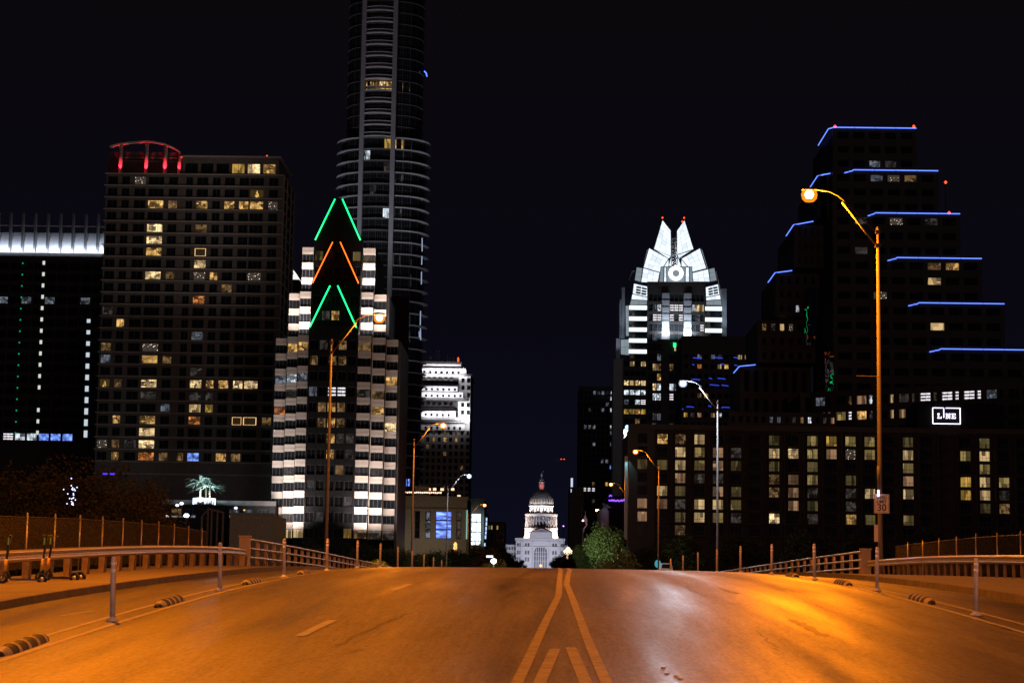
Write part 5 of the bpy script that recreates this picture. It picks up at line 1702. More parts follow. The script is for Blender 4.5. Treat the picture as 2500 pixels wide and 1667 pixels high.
# attic and pediment of the portico
cbox(590, 885, .8, 14, 1014.8, 950, 'portico_attic')
cbox(575, 900, .3, 14.5, 949.8, 940, 'portico_cornice')
MB().slab([(gx_(605), gzv(939.8)), (gx_(870), gzv(939.8)), (gx_(738), gzv(893))], .4, 14).build('pediment', GR, t)
MB().slab([(gx_(640), gzv(936)), (gx_(836), gzv(936)), (gx_(738), gzv(903))], .2, .39).build('pediment_panel', M['cap_roof'], t)
b = MB()
for k in range(9): x = gx_(615 + 30.5*k); b.box(x - .35, x + .35, .45, .79, gzv(1010), gzv(955))
b.build('attic_pier', GR, t)
# drum, colonnade, dome
CY = 24
c0 = (gx_(735), CY, 0)
def ring(name, prof, m=GR, n=40, smooth=True):
    return MB().lathe([(r*U, gzv(z)) for r, z in prof], n, c0).build(name, m, t, smooth=smooth)
ring('drum_base', [(222, 1014), (222, 985), (212, 980), (208, 895), (212, 886)])
ring('drum_wall', [(186, 886), (186, 716)])
ring('drum_ring', [(214, 885.5), (214, 874), (205, 874)])
cm = None
for k in range(32):
    an = 2*math.pi*(k + .5)/32
    loc = (c0[0] + 199*U*math.cos(an), CY + 199*U*math.sin(an), 0)
    if cm is None:
        o = MB().lathe([(.62, gzv(873)), (.5, gzv(868)), (.44, gzv(734)), (.62, gzv(728))], 8).build('column', GR, t, smooth=True); cm = o.data
    else: o = put('column', cm, t)
    o.location = loc
wm = None
for k in range(24):
    an = 2*math.pi*k/24
    loc = (c0[0] + 186.6*U*math.cos(an), CY + 186.6*U*math.sin(an), 0)
    if wm is None:
        b = MB(); b.box(-.75, .75, -.1, .05, gzv(862), gzv(800)); b.box(-.5, .5, -.1, .05, gzv(775), gzv(755)); o = b.build('drum_window', M['cap_dark'], t); wm = o.data
    else: o = put('drum_window', wm, t)
    o.location = loc; o.rotation_euler = (0, 0, an + math.pi/2)
ring('entablature', [(205, 727.5), (207, 712), (214, 706), (212, 690), (205, 686)])
ring('balustrade', [(203, 685.8), (203, 678), (199, 678)], M['cap_roof'])
ring('upper_drum', [(150, 684), (150, 604)])
b = None; am = None
for k in range(20):
    an = 2*math.pi*(k + .5)/20
    loc = (c0[0] + 150.5*U*math.cos(an), CY + 150.5*U*math.sin(an), 0)
    if am is None:
        pts = [(-1.0, gzv(672)), (1.0, gzv(672)), (1.0, gzv(640)), (.7, gzv(630)), (0, gzv(625)), (-.7, gzv(630)), (-1.0, gzv(640))]
        o = MB().slab(pts, -.12, .1).build('drum_arch', M['cap_dark'], t); am = o.data
    else: o = put('drum_arch', am, t)
    o.location = loc; o.rotation_euler = (0, 0, an + math.pi/2)
ring('upper_cornice', [(155, 604), (160, 598), (162, 590), (150, 585)])
domep = [(150, 584.5), (150, 560), (146, 530), (138, 500), (124, 468), (104, 437), (78, 413), (52, 398)]
ring('dome', domep, GR)
for k in range(24):
    an = 2*math.pi*k/24
    pts = [(c0[0] + (r + 1.5)*U*math.cos(an), CY + (r + 1.5)*U*math.sin(an), gzv(z)) for r, z in domep[1:]]
    MB().tube(pts, .28, 5).build('dome_rib', GR, t)
om = None
for row, (r, z, n_) in enumerate(((149.5, 548, 24), (144, 520, 24), (134, 492, 24))):
    for k in range(n_):
        an = 2*math.pi*(k + .5)/n_
        if om is None:
            o = MB().slab([(-.5, -.9), (.5, -.9), (.62, 0), (.35, .8), (0, 1.05), (-.35, .8), (-.62, 0)], -.08, .1).build('dome_panel', M['cap_roof'], t); om = o.data
        else: o = put('dome_panel', om, t)
        o.location = (c0[0] + r*U*math.cos(an), CY + r*U*math.sin(an), gzv(z)); o.rotation_euler = (0, 0, an + math.pi/2)
ring('dome_cap', [(60, 402), (50, 398), (50, 378)], M['granite_pink'], 20)
ring('lantern_core', [(24, 377.8), (24, 290)], glow('lantern_red', (1.0, .22, .18), .75), 14)
lm = None
for k in range(12):
    an = 2*math.pi*k/12
    if lm is None: o = MB().tube([(0, 0, gzv(377)), (0, 0, gzv(291))], .3, 6).build('lantern_column', GR, t, smooth=True); lm = o.data
    else: o = put('lantern_column', lm, t)
    o.location = (c0[0] + 34*U*math.cos(an), CY + 34*U*math.sin(an), 0)
ring('lantern_cornice', [(38, 290.5), (42, 284), (40, 280), (26, 278), (26, 262), (32, 258), (30, 252), (20, 240), (10, 233)], GR, 16)
# statue: robed figure with one raised arm holding a star
b = MB()
b.lathe([(1.0, gzv(233)), (.9, gzv(228)), (.62, gzv(205)), (.55, gzv(190)), (.72, gzv(180)), (.5, gzv(174)), (.2, gzv(171)), (.36, gzv(166)), (.34, gzv(160)), (.1, gzv(157))], 9, c0)
b.tube([(c0[0] + .5, CY, gzv(179)), (c0[0] + .95, CY, gzv(168)), (c0[0] + 1.35, CY, gzv(152))], [.22, .18, .14], 6)
b.tube([(c0[0] - .55, CY, gzv(180)), (c0[0] - .8, CY, gzv(195)), (c0[0] - .6, CY, gzv(205))], [.2, .16, .12], 6)
b.lathe([(.05, -.35), (.38, 0), (.05, .35)], 5, (c0[0] + 1.45, CY, gzv(148)))
b.build('statue', M['white_paint'], t, smooth=True)
# floodlights on the lawn and on the roof round the drum
CF = (0.72, 0.78, 1.0)
for zx in (455, 640, 840, 1010):
    x = gx_(zx)
    lamp('facade_flood', (x, -46, gz + 4), 31000, CF, 'SPOT', 1.0, target=(x*.95, 0, gzv(1150)), cone=95, blend=.6, parent=t)
DW = (1.0, 0.86, 0.78)
for k in range(7):
    an = math.pi + math.pi*(k + .5)/7
    lamp('drum_flood', (c0[0] + 27*math.cos(an), CY + 22*math.sin(an), gzv(1000)), 24000, DW, 'SPOT', .5, target=(c0[0], CY, gzv(720)), cone=110, blend=.6, parent=t)
for k in range(5):
    an = math.pi + math.pi*(k + .5)/5
    lamp('dome_flood', (c0[0] + 15.2*math.cos(an), CY + 15.2*math.sin(an), gzv(672)), 9000, (1, .90, .80), 'SPOT', .4, target=(c0[0] + 6*math.cos(an), CY + 6*math.sin(an), gzv(490)), cone=120, blend=.6, parent=t)
lamp('statue_flood', (c0[0] - 3, CY - 9, gzv(405)), 900, (.9, .85, 1.0), 'SPOT', .3, target=(c0[0], CY, gzv(200)), cone=60, parent=t)
# ------------------------------------------------------------------ H: far dark towers right of the avenue
f = Frame('far_tower', 'dark tower with scattered white office windows left of the crowned tower', 1000, zh(340, 0)[0])
t = f.t
X = lambda zx: f.x(zh(zx, 0)[0], 1150)
Z = lambda zy: f.z(zh(0, zy)[1], 1450)
cols = split(X(165), X(540), 9, .8)
rows = [(Z(205 + 54.5*i + 42), Z(205 + 54.5*i + 6)) for i in range(20)]; rows.sort()
MB().box(X(165), X(540), .7, 40, 0, Z(168)).build('core', M['black_wall'], t)
b = MB(); grid_wall(b, X(165), X(540), 0, Z(168) - .01, cols, rows, 0, .7); b.build('wall', M['dark_stone'], t)
add_windows(t, cols, rows, .3, [(zh(*a), c) for a, c in [((335,230),'k'),((390,230),'k'),((480,215),'c'),((480,295),'s'),((450,335),'k'),((480,380),'s'),((405,410),'k'),((295,405),'v'),((215,555),'k'),((260,555),'k'),((310,550),'k'),((485,560),'c'),((460,615),'k'),((490,625),'k'),((300,720),'k'),((475,725),'k'),((405,880),'k'),((430,870),'k'),((460,962),'u'),((320,1100),'d'),((440,1100),'w'),((210,1180),'s'),((260,1180),'s'),((300,1180),'s'),((290,1250),'v')]], nx=2)
f = Frame('avenue_tower', 'narrow dark tower at the right edge of the street view beside the domed building', 760, zh(110, 0)[0])
t = f.t
X = lambda zx: f.x(zh(zx, 0)[0], 1250)
Z = lambda zy: f.z(zh(0, zy)[1], 1400)
MB().box(X(76), X(215), .6, 30, 0, Z(1130)).build('core', M['black_wall'], t)
cols = split(X(76), X(215), 4, 1.0)
rows = sorted([(Z(1180 + 60*i), Z(1150 + 60*i)) for i in range(6)])
b = MB(); grid_wall(b, X(76), X(215), 0, Z(1130) - .01, cols, rows, 0, .6); b.build('wall', M['pier_tan'], t)
add_windows(t, cols, rows, .2, [], nx=1)
p = f.P(zh(102, 1115)); MB().box(p.x - .4, p.x + .4, .2, .5, p.z - 2.6, p.z + 2.8).build('roof_light', glow('roof_light_blue', (.7, .75, 1), .9), t)

# ------------------------------------------------------------------ I: the crowned tower
f = Frame('crowned_tower', 'glass tower with a bright white folded crown of two peaks', 900, 1651)
t = f.t
D9 = 900
def P(x, y, dy=0.0): return f.P(zf(x, y), dy)
X = lambda zx, dy=0, zy=700: P(zx, zy, dy).x
Z = lambda zy, dy=0: P(447, zy, dy).z
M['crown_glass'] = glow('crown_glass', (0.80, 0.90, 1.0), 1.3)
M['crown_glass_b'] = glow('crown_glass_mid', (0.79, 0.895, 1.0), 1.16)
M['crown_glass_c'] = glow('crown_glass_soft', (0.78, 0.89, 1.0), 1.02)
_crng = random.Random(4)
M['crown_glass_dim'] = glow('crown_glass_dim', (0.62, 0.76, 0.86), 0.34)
M['crown_bar'] = mat('crown_mullion', (0.10, 0.12, 0.14), 0.5, .2, var=.1)
M['spandrel_glow'] = glow('glowing_spandrel', (0.80, 0.97, 1.0), 2.6)  # spandrels glow by themselves in place of hidden light strips
M['band_edge'] = mat('band_edge_teal', (0.10, 0.20, 0.22), .3, var=.2)
M['lit_stone'] = mat('lit_fin', (0.40, 0.43, 0.50), .6, var=.1)
def petal(pts, nu, nv, glass='crown_glass', bar=.26, name='crown_panel'):
    """pts: bl, br, tr, tl corners (own metres); nu x nv glass panels in a metal frame"""
    bl, br, tr, tl = [Vector(p) for p in pts]
    S = lambda u, v: bl.lerp(br, u).lerp(tl.lerp(tr, u), v)
    nrm = (br - bl).cross(tl - bl).normalized()
    for i in range(nu):
        for j in range(nv):
            q = [S(i/nu, j/nv), S((i+1)/nu, j/nv), S((i+1)/nu, (j+1)/nv), S(i/nu, (j+1)/nv)]
            if (q[2] - q[0]).length < .2: continue
            c = sum(q, Vector()) / 4
            q = [c + (p - c)*.965 for p in q]
            b = MB()
            b.quad(q); b.quad([p + nrm*.08 for p in reversed(q)])
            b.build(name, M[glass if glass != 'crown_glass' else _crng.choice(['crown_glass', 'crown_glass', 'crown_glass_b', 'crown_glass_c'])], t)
    b = MB()
    for i in range(nu + 1):
        b.tube([S(i/nu, 0) - nrm*.05, S(i/nu, 1) - nrm*.05], bar if i in (0, nu) else bar*.55, 4)
    for j in range(nv + 1):
        if (S(1, j/nv) - S(0, j/nv)).length > .1: b.tube([S(0, j/nv) - nrm*.05, S(1, j/nv) - nrm*.05], bar if j in (0, nv) else bar*.55, 4)
    b.build('crown_frame', M['crown_bar'], t)
# peaks
petal([P(303, 283, 12), P(413, 332, 16), P(412, 165, 19), P(358, 96, 19)], 3, 7)
petal([P(452, 318, 16), P(559, 284, 12), P(500, 96, 19), P(451, 168, 19)], 3, 7)
# inner faces of the peaks
petal([P(396, 392, 15), P(416, 392, 18), P(416, 180, 20), P(412, 335, 16)], 1, 4)
petal([P(448, 392, 18), P(480, 392, 15), P(455, 322, 16), P(440, 200, 21)], 1, 4)
petal([P(303, 283, 12), P(398, 345, 14.5), P(413, 332, 16), P(413, 331, 16)], 3, 1)
petal([P(462, 345, 14.5), P(559, 284, 12), P(500, 300, 16), P(452, 318, 16)], 3, 1)
# middle petals
petal([P(237, 401, 6), P(344, 432, 8), P(397, 345, 13), P(272, 276, 9)], 4, 4)
petal([P(548, 430, 8), P(640, 406, 6), P(600, 276, 9), P(480, 345, 13)], 4, 4)
petal([P(344, 432, 8.2), P(398, 393, 11), P(398, 380, 12), P(397, 346, 13)], 1, 1)
petal([P(480, 393, 11), P(548, 430, 8.2), P(481, 346, 13), P(480, 380, 12)], 1, 1)
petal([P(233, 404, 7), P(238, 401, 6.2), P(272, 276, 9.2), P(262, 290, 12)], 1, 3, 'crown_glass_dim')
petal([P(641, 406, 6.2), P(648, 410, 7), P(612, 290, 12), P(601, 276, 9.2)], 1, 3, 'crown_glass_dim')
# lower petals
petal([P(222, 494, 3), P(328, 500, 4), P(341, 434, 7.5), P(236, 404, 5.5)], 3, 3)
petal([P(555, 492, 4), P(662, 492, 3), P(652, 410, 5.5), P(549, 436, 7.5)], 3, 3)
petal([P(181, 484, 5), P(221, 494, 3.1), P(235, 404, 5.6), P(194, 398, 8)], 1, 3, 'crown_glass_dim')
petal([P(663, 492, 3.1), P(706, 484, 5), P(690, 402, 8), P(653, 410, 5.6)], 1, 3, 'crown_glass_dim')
# folded shoulders with louvres
for pts in ([P(168, 568, 3), P(264, 588, 2.2), P(268, 522, 3.4), P(176, 502, 4.4)], [P(636, 590, 2.2), P(724, 572, 3), P(714, 506, 4.4), P(634, 526, 3.4)]):
    petal(pts, 3, 3)
    bl, br, tr, tl = [Vector(p) for p in pts]
    for j in range(3):
        for (u0, u1) in ((.2, .52), (.58, .9)):
            v = .2 + .26*j
            S = lambda u, v: bl.lerp(br, u).lerp(tl.lerp(tr, u), v)
            MB().tube([S(u0, v) + Vector((0, -.35, 0)), S(u1, v) + Vector((0, -.35, 0))], .42, 4).build('louvre', M['frame_dark'], t)
petal([P(160, 604, 2), P(262, 612, 1.2), P(264, 590, 2), P(166, 570, 2.8)], 3, 1)
petal([P(636, 612, 1.2), P(732, 604, 2), P(726, 574, 2.8), P(637, 592, 2)], 3, 1)
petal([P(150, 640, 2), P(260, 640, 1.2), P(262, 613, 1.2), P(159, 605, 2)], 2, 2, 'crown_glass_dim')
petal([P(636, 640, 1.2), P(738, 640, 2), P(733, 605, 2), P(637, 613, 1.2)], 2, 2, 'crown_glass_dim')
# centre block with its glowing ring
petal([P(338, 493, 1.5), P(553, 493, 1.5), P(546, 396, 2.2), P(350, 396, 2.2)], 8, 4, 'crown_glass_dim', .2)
for (xa, xb) in ((368, 385), (505, 530)):
    petal([P(xa, 492, 1.2), P(xb, 492, 1.2), P(xb - 2, 398, 1.9), P(xa + 2, 398, 1.9)], 1, 3, 'crown_glass')
cc = P(445, 437, .2)
b = MB(); n = 28
for i in range(n):
    a0, a1 = 2*math.pi*i/n, 2*math.pi*(i+1)/n
    ro, ri = 3.35, 1.7
    b.slab([(cc.x + ri*math.cos(a0), cc.z + ri*math.sin(a0)), (cc.x + ro*math.cos(a0), cc.z + ro*math.sin(a0)), (cc.x + ro*math.cos(a1), cc.z + ro*math.sin(a1)), (cc.x + ri*math.cos(a1), cc.z + ri*math.sin(a1))], -.2, .6)
b.build('glowing_ring', glow('ring_light', (.9, .95, 1.0), 3.2), t)
b = MB(); b.lathe([(1.65, -.1), (1.65, .1)], 20); o = b.build('ring_glass', M['crown_glass_dim'], t); o.location = (cc.x, .25, cc.z); o.rotation_euler = (R(90), 0, 0)
# lattice mast between the peaks
b = MB()
pa, pb_ = P(418, 395, 14), P(455, 395, 14); pc, pd = P(418, 215, 20), P(450, 215, 20)
b.tube([pa, pc], .28, 5); b.tube([pb_, pd], .28, 5)
for i in range(7):
    q0, q1 = pa.lerp(pc, i/7), pb_.lerp(pd, i/7); r0, r1 = pa.lerp(pc, (i+1)/7), pb_.lerp(pd, (i+1)/7)
    b.tube([q0, r1] if i % 2 else [q1, r0], .2, 4); b.tube([r0, r1], .2, 4)
b.build('lattice_mast', M['white_paint'], t)
lamp('mast_light', P(437, 420, 11), 2600, (.85, .92, 1), 'POINT', .5, parent=t)
for (x, y) in ((359, 83), (497, 84), (485, 108)):
    p = P(x, y, 19); MB().tube([(p.x, 19, p.z - 1.6), (p.x, 19, p.z)], .12, 5).build('spike', M['frame_dark'], t)
    MB().lathe([(.15, -.4), (.42, 0), (.15, .4)], 8, (p.x, 19, p.z)).build('beacon', M['beacon'], t)
# central shaft
x0, x1 = X(262), X(632)
zs_top = Z(492)
def bodybox(a, c, dy, y1, top, name, m='black_wall', depth=26): return MB().box(X(a), X(c), dy, depth, 0, Z(top)).build(name, M[m], t)
MB().box(x0, x1, .6, 27, 0, zs_top).build('shaft_core', M['black_wall'], t)
cols = split(x0 + .5, X(355) - .1, 3, .22) + split(X(403) + .1, X(493) - .1, 3, .22) + split(X(545) + .1, x1 - .5, 3, .22)
step9 = Z(1115) - Z(1178)
rows = []
k = 0
z = Z(832)
yrows = [560 + 63.2*i for i in range(15)]
rows = sorted([(Z(y + 56), Z(y + 12)) for y in yrows])
b = MB(); b.box(x0, x1, 0, .58, 0, Z(1500)); b.box(x0, x1, .02, .58, Z(560), zs_top)
grid_wall(b, x0, x1, Z(1500), Z(560), cols, rows, 0, .58)
b.build('shaft_wall', M['dark_stone'], t)
fl = [((310,680),'k'),((345,680),'c'),((430,680),'s'),((460,680),'s'),((480,680),'s'),((560,680),'c'),((590,680),'b'),((610,680),'q'),((300,745),'s'),((340,745),'s'),((430,745),'s'),((480,745),'s'),((600,770),'s'),((590,745),'k'),((320,820),'k'),((600,820),'d'),((350,945),'k'),((435,940),'q'),((317,1018),'q'),((362,1010),'d'),((430,1018),'d'),((362,1075),'w'),
      ((300,1133),'b'),((330,1133),'w'),((345,1133),'b'),((415,1133),'b'),((435,1133),'q'),((300,1193),'c'),((330,1193),'c'),((348,1193),'c'),((415,1193),'c'),((440,1193),'k'),((300,1255),'c'),((330,1255),'s'),((348,1255),'c'),((415,1255),'s'),((300,1320),'v'),((350,1320),'k'),((300,1390),'k'),((410,1390),'v')]
add_windows(t, cols, rows, .25, [(zf(*a), c) for a, c in fl], nx=2, base='glass2')
for (xa, xb) in ((356, 402), (495, 543)):
    MB().box(X(xa), X(xb), -.5, -.02, Z(835), Z(565)).build('lit_pilaster', M['lit_stone'], t)
    for k in range(6): MB().box(X(xa) - .1, X(xb) + .1, -.62, -.51, Z(830 - 44*k) - .12, Z(830 - 44*k) + .12).build('pilaster_bar', M['crown_bar'], t)
    lamp('pilaster_light', ((X(xa)+X(xb))/2, -3.6, Z(850)), 3200, (.85, .93, 1), 'AREA', X(xb)-X(xa), target=((X(xa)+X(xb))/2, -1.2, Z(700)), parent=t, sy=.6)
# wings
for (xa, xb, ylo, yhi) in ((148, 260, 1560, 640), (634, 740, 1560, 640)):
    MB().box(X(xa), X(xb), 3.0, 24, 0, Z(yhi)).build('wing_core', M['black_wall'], t)
    ys = [640 + 70*i for i in range(5 if xa < 300 else 3)]
    for y in ys:
        MB().box(X(xa), X(xb), 1.6, 2.6, Z(y + 28), Z(y + 4)).build('glowing_spandrel', M['spandrel_glow'], t)
        MB().box(X(xa) - .05, X(xb) + .05, 1.5, 2.7, Z(y + 31), Z(y + 28.3)).build('band_edge', M['band_edge'], t)
        w = X(xb) - X(xa)
        for j in range(3):
            o = put('window', win_mesh(w/3 - .08, Z(y + 32) - Z(y + 73), 2, 1, .08, 'glass2'), t, (X(xa) + w*(j+.5)/3, 2.1, Z(y + 73)))
            if (j + y) % 5 == 0: set_mat(o, 1, LIT['v'])
# lower wing windows
w_cols = split(X(116), X(258), 4, .3)
w_rows = sorted([(Z(1000 + 61*i + 32), Z(1000 + 61*i)) for i in range(8)])
b = MB(); grid_wall(b, X(112), X(260), 0, Z(985), w_cols, w_rows, .6, 1.4); b.box(X(112), X(260), 1.45, 24, 0, Z(984)); b.build('lower_wing_wall', M['dark_stone'], t)
add_windows(t, w_cols, w_rows, .9, [(zf(*a), c) for a, c in [((150,1012),'q'),((172,1012),'q'),((222,1012),'q'),((130,1135),'b'),((165,1135),'q'),((205,1135),'b'),((240,1135),'b'),((130,1193),'c'),((165,1193),'c'),((205,1193),'c'),((240,1193),'c'),((130,1262),'k'),((190,1255),'c'),((240,1255),'s'),((130,1320),'y'),((165,1320),'y'),((205,1320),'w'),((240,1320),'y'),((195,1382),'d')]], nx=2)
# lit edge fins
MB().box(X(122), X(146), 3.4, 22, Z(850), Z(450)).build('side_glass', M['glass2'], t)
MB().box(X(100), X(121), 4.0, 20, Z(850), Z(522)).build('edge_fin', M['lit_stone'], t)
MB().box(X(742), X(774), 4.0, 20, Z(1560), Z(522)).build('edge_fin', M['lit_stone'], t)
MB().box(X(88), X(98), 4.6, 18, Z(852), Z(600)).build('edge_fin', M['lit_stone'], t)
MB().box(X(66), X(92), 3.0, 18, Z(1010), Z(852)).build('edge_fin', M['lit_stone'], t)
MB().box(X(50), X(112), 2.0, 22, 0, Z(985)).build('lower_side', M['pilaster'], t)
petal([P(92, 955, 2.4), P(148, 960, 2.0), P(148, 858, 2.0), P(92, 858, 2.4)], 2, 2, 'crown_glass_dim')
petal([P(125, 838, 3.2), P(146, 838, 2.6), P(146, 642, 2.6), P(122, 642, 3.2)], 1, 5, 'crown_glass_dim')
MB().tube([P(136, 500, 5), P(168, 422, 6), P(180, 424, 6)], .3, 5).build('edge_frame', M['white_paint'], t)
MB().tube([P(700, 425, 6), P(722, 520, 5), P(738, 600, 4)], .3, 5).build('edge_frame', M['white_paint'], t)
for zx, zy, pw in ((58, 850, 1400), (762, 700, 1800), (110, 700, 1300)):
    lamp('fin_light', (X(zx), -9, Z(zy + 60)), pw, (.75, .84, 1), 'SPOT', .5, target=(X(zx), 5, Z(zy - 60)), cone=80, parent=t)

# ------------------------------------------------------------------ J: dark tower right of it, with scraps of reflected blue
f = Frame('dark_tower', 'dark flat roofed tower with scraps of reflected blue light right of the crowned tower', 700, zf(720, 0)[0])
t = f.t
X = lambda zx: f.x(zf(zx, 0)[0], 950)
Z = lambda zy: f.z(zf(0, zy)[1], 1750)
xa, xb = X(482), X(1010)
cols = split(xa + .3, xb - .3, 12, .9)
rows = sorted([(Z(950 + 62*i + 34), Z(950 + 62*i + 4)) for i in range(9)])
MB().box(xa, xb, .7, 30, 0, Z(837)).build('core', M['black_wall'], t)
b = MB(); grid_wall(b, xa, xb, 0, Z(837) - .01, cols, rows, 0, .7); b.build('wall', M['dark_stone'], t)
add_windows(t, cols, rows, .3, [(zf(*a), c) for a, c in [((595,955),'k'),((660,962),'k'),((720,962),'v'),((850,965),'q'),((895,965),'w'),((600,1030),'o'),((710,1035),'q'),((768,1030),'w'),((605,1225),'d'),((655,1230),'y'),((560,1370),'v'),((600,1370),'p'),((660,1365),'q'),((700,1368),'p'),((740,1370),'c'),((505,1325),'y'),((900,1300),'q'),((940,1300),'q'),((970,1300),'p')]], nx=2)
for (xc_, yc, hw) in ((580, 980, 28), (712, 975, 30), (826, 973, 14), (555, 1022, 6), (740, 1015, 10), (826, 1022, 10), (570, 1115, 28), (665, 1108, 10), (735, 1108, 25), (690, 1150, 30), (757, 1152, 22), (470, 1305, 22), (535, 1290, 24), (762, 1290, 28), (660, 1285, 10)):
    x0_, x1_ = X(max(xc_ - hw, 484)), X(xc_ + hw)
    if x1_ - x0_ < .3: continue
    MB().tube([(x0_, -.35, Z(yc + (hash((xc_, yc)) % 5) - 2)), ((x0_+x1_)/2, -.35, Z(yc)), (x1_, -.35, Z(yc + 3))], .15, 5).build('blue_reflection', glow('blue_reflection_glow', (.05, .10, 1.0), 0.75) if 'bf' not in M else M['bf'], t)  # thin glowing tubes imitate blue neon reflected in the facade
p = f.P(zf(437, 893), -2)
# small green and red lamps on the crowned tower side
sl_ = thing('green_sign', 'small green light on the crowned tower wall', 'light', tuple(at(*zf(437, 893), 898.5)))
MB().slab([(-.6, -.9), (.6, -.9), (.6, .9), (-.6, .9)], 0, .3).build('panel', M['neon_green'], sl_)

# ------------------------------------------------------------------ K: the terraced tower with blue neon
f = Frame('terraced_tower', 'huge dark terraced tower outlined by stepped blue neon lines at each setback', 470, vv(1990, 0)[0])
t = f.t
def KX(vx, vy, dy): return f.x(vx*1.06293, vy*1.06293, dy)
def KZ(vx, vy, dy): return f.z(vy*1.06293, vx*1.06293, dy)
ylev = [296, 393, 491, 593, 696, 801]
xr = [2105, 2155, 2205, 2255, 2307, 2356]
xlR = [1915, 1960, 2010, 2060, 2110, 2160]
zk_ = [KZ(2050, y, 0) for y in ylev]
zk_.append(zk_[-1] - (zk_[-2] - zk_[-1]))
M['terrace_wall'] = mat('terrace_granite', (0.034, 0.030, 0.031), .45, var=.25, scale=.5)
kl = [(zk(*a), c) for a, c in [((865,330),'k'),((893,415),'c'),((855,415),'k'),((935,415),'k'),((1015,415),'c'),((965,410),'n'),((1110,430),'d'),((915,330),'v'),((970,330),'v'),((1210,955),'d'),((1295,950),'w'),((1198,1055),'q'),((1205,1335),'q'),((935,1155),'n'),((1025,690),'n'),((1220,690),'v'),((745,700),'v'),((750,815),'v'),((395,1215),'c'),((190,1325),'d'),((240,1325),'v'),((280,1340),'q'),((340,1340),'n'),((445,1385),'v'),((440,1300),'v'),((450,1445),'v'),((585,1180),'n')]]
def ktier(x0, x1, dy, ztop, zbot, depth, nm, ncol, wins=True, rows=None):
    MB().box(x0 + .02, x1 - .02, dy + .6, dy + depth, zbot, ztop).build(nm + '_core', M['black_wall'], t)
    cols = split(x0 + .5, x1 - .5, ncol, 1.1)
    nr = 3 if rows is None else rows
    h = (ztop - zbot)/nr
    rws = [(zbot + h*i + .9, zbot + h*(i+1) - .9) for i in range(nr)]
    b = MB(); grid_wall(b, x0, x1, zbot, ztop - .01, cols, rws, dy, dy + .6); b.build(nm + '_wall', M['terrace_wall'], t)
    here = []
    for px, c in kl:
        q = f.P(px, dy)
        if x0 < q.x < x1 and zbot < q.z < ztop: here.append((px, c)); used.add(px)
    if wins: add_windows(t, cols, rws, dy + .3, here, nx=1)
used = set()
xleft_main = KX(1912, 400, 0)
for k in range(6):
    x1 = KX(xr[k], ylev[k], 0)
    ktier(xleft_main + (0 if k else .2), x1, 0.0, zk_[k], zk_[k+1] + .01, 36, 'terrace', 5 + k)
ktier(xleft_main - 8, KX(2360, 900, 0), -1.2, zk_[6], 0, 36, 'terrace_base', 10, rows=5)
# left wings stepping back and down
yl_ = [403, 516, 627, 735, 843]
xl_e = [1880, 1825, 1782, 1741, 1700]
xl_r = [1912, 1863, 1827, 1785, 1742]
dl = []
for k in range(5):
    dd = (zk_[k+1]) / 1.0
    # depth at which this level (same height as the right one) appears at the photographed row
    lo, hi = 0.0, 90.0
    for _ in range(40):
        m_ = (lo + hi)/2
        if KZ(1850, yl_[k], m_) < zk_[k+1]: lo = m_
        else: hi = m_
    dl.append(lo)
xprev = xleft_main
for k in range(5):
    x0 = KX(xl_e[k], yl_[k], dl[k])
    zb_ = zk_[k+2] if k < 4 else 0
    ktier(x0, xprev - .05 if k == 0 else xleft_main - .05, dl[k] if k == 0 else dl[k], zk_[k+1] - .02*k, zb_, 40 - dl[k]*.3, 'wing', 3 + k, rows=3 if k < 4 else 8)
# blue neon
def neon_run(pts, name='neon_line'):
    b = MB(); b.tube(pts, .125, 6); b.build(name, M['neon_blue'], t, smooth=True)
for k in range(6):
    z = zk_[k] + .12
    x1 = KX(xr[k], ylev[k], 0); xm = KX(xlR[k], ylev[k], 0)
    n = 4
    for i in range(n):
        a, c = xm + (x1-xm)*i/n, xm + (x1-xm)*(i+1)/n
        neon_run([(a + .06, -.25, z), (c - .06, -.25, z)])
    if k == 0:
        neon_run([(xm, -.25, z), (xm - 1.1, 1.5, z)]); neon_run([(xm - 1.1, 1.5, z), (xm - 1.1, 19, z)])
    else:
        xs = KX((0, 1932, 1985, 2030, 2077, 2125)[k], ylev[k], 5)
        neon_run([(xm, -.25, z), (xm - .35, -.25, z - .30), ((xs + xm)/2, -.25, z - .42)]); neon_run([((xs + xm)/2 - .1, -.25, z - .52), (xs, -.25, z - .78)])
for k in range(5):
    z = zk_[k+1] + .12; d0 = dl[k] - .25
    xe = KX(xl_e[k], yl_[k], dl[k]); xrr = KX(xl_r[k], yl_[k], dl[k])
    if k == 3: continue
    neon_run([(xrr, d0 - 3.5, z), (xe + 1.2, d0, z)]) if k != 0 else neon_run([(xrr - .4, d0 - 2, z), (xe + .8, d0, z)])
    neon_run([(xe + 1.2, d0, z), (xe - .1, d0 + 1.5, z)])
    neon_run([(xe - .1, d0 + 1.5, z), (xe - .1, d0 + 16.5, z)])
p = f.P(vv(2172, 424), 1.0); MB().tube([(p.x, 1.3, zk_[2]), (p.x, 1.3, p.z)], .07, 5).build('mast', M['black_wall'], t)
for vx, vy in ((1918, 291), (2099, 291), (2172, 419), (2180, 489)):
    p = f.P(vv(vx, vy), 1.0); MB().lathe([(.12, -.35), (.38, 0), (.12, .35)], 8, (p.x, 1.0, p.z)).build('beacon', M['beacon'], t)
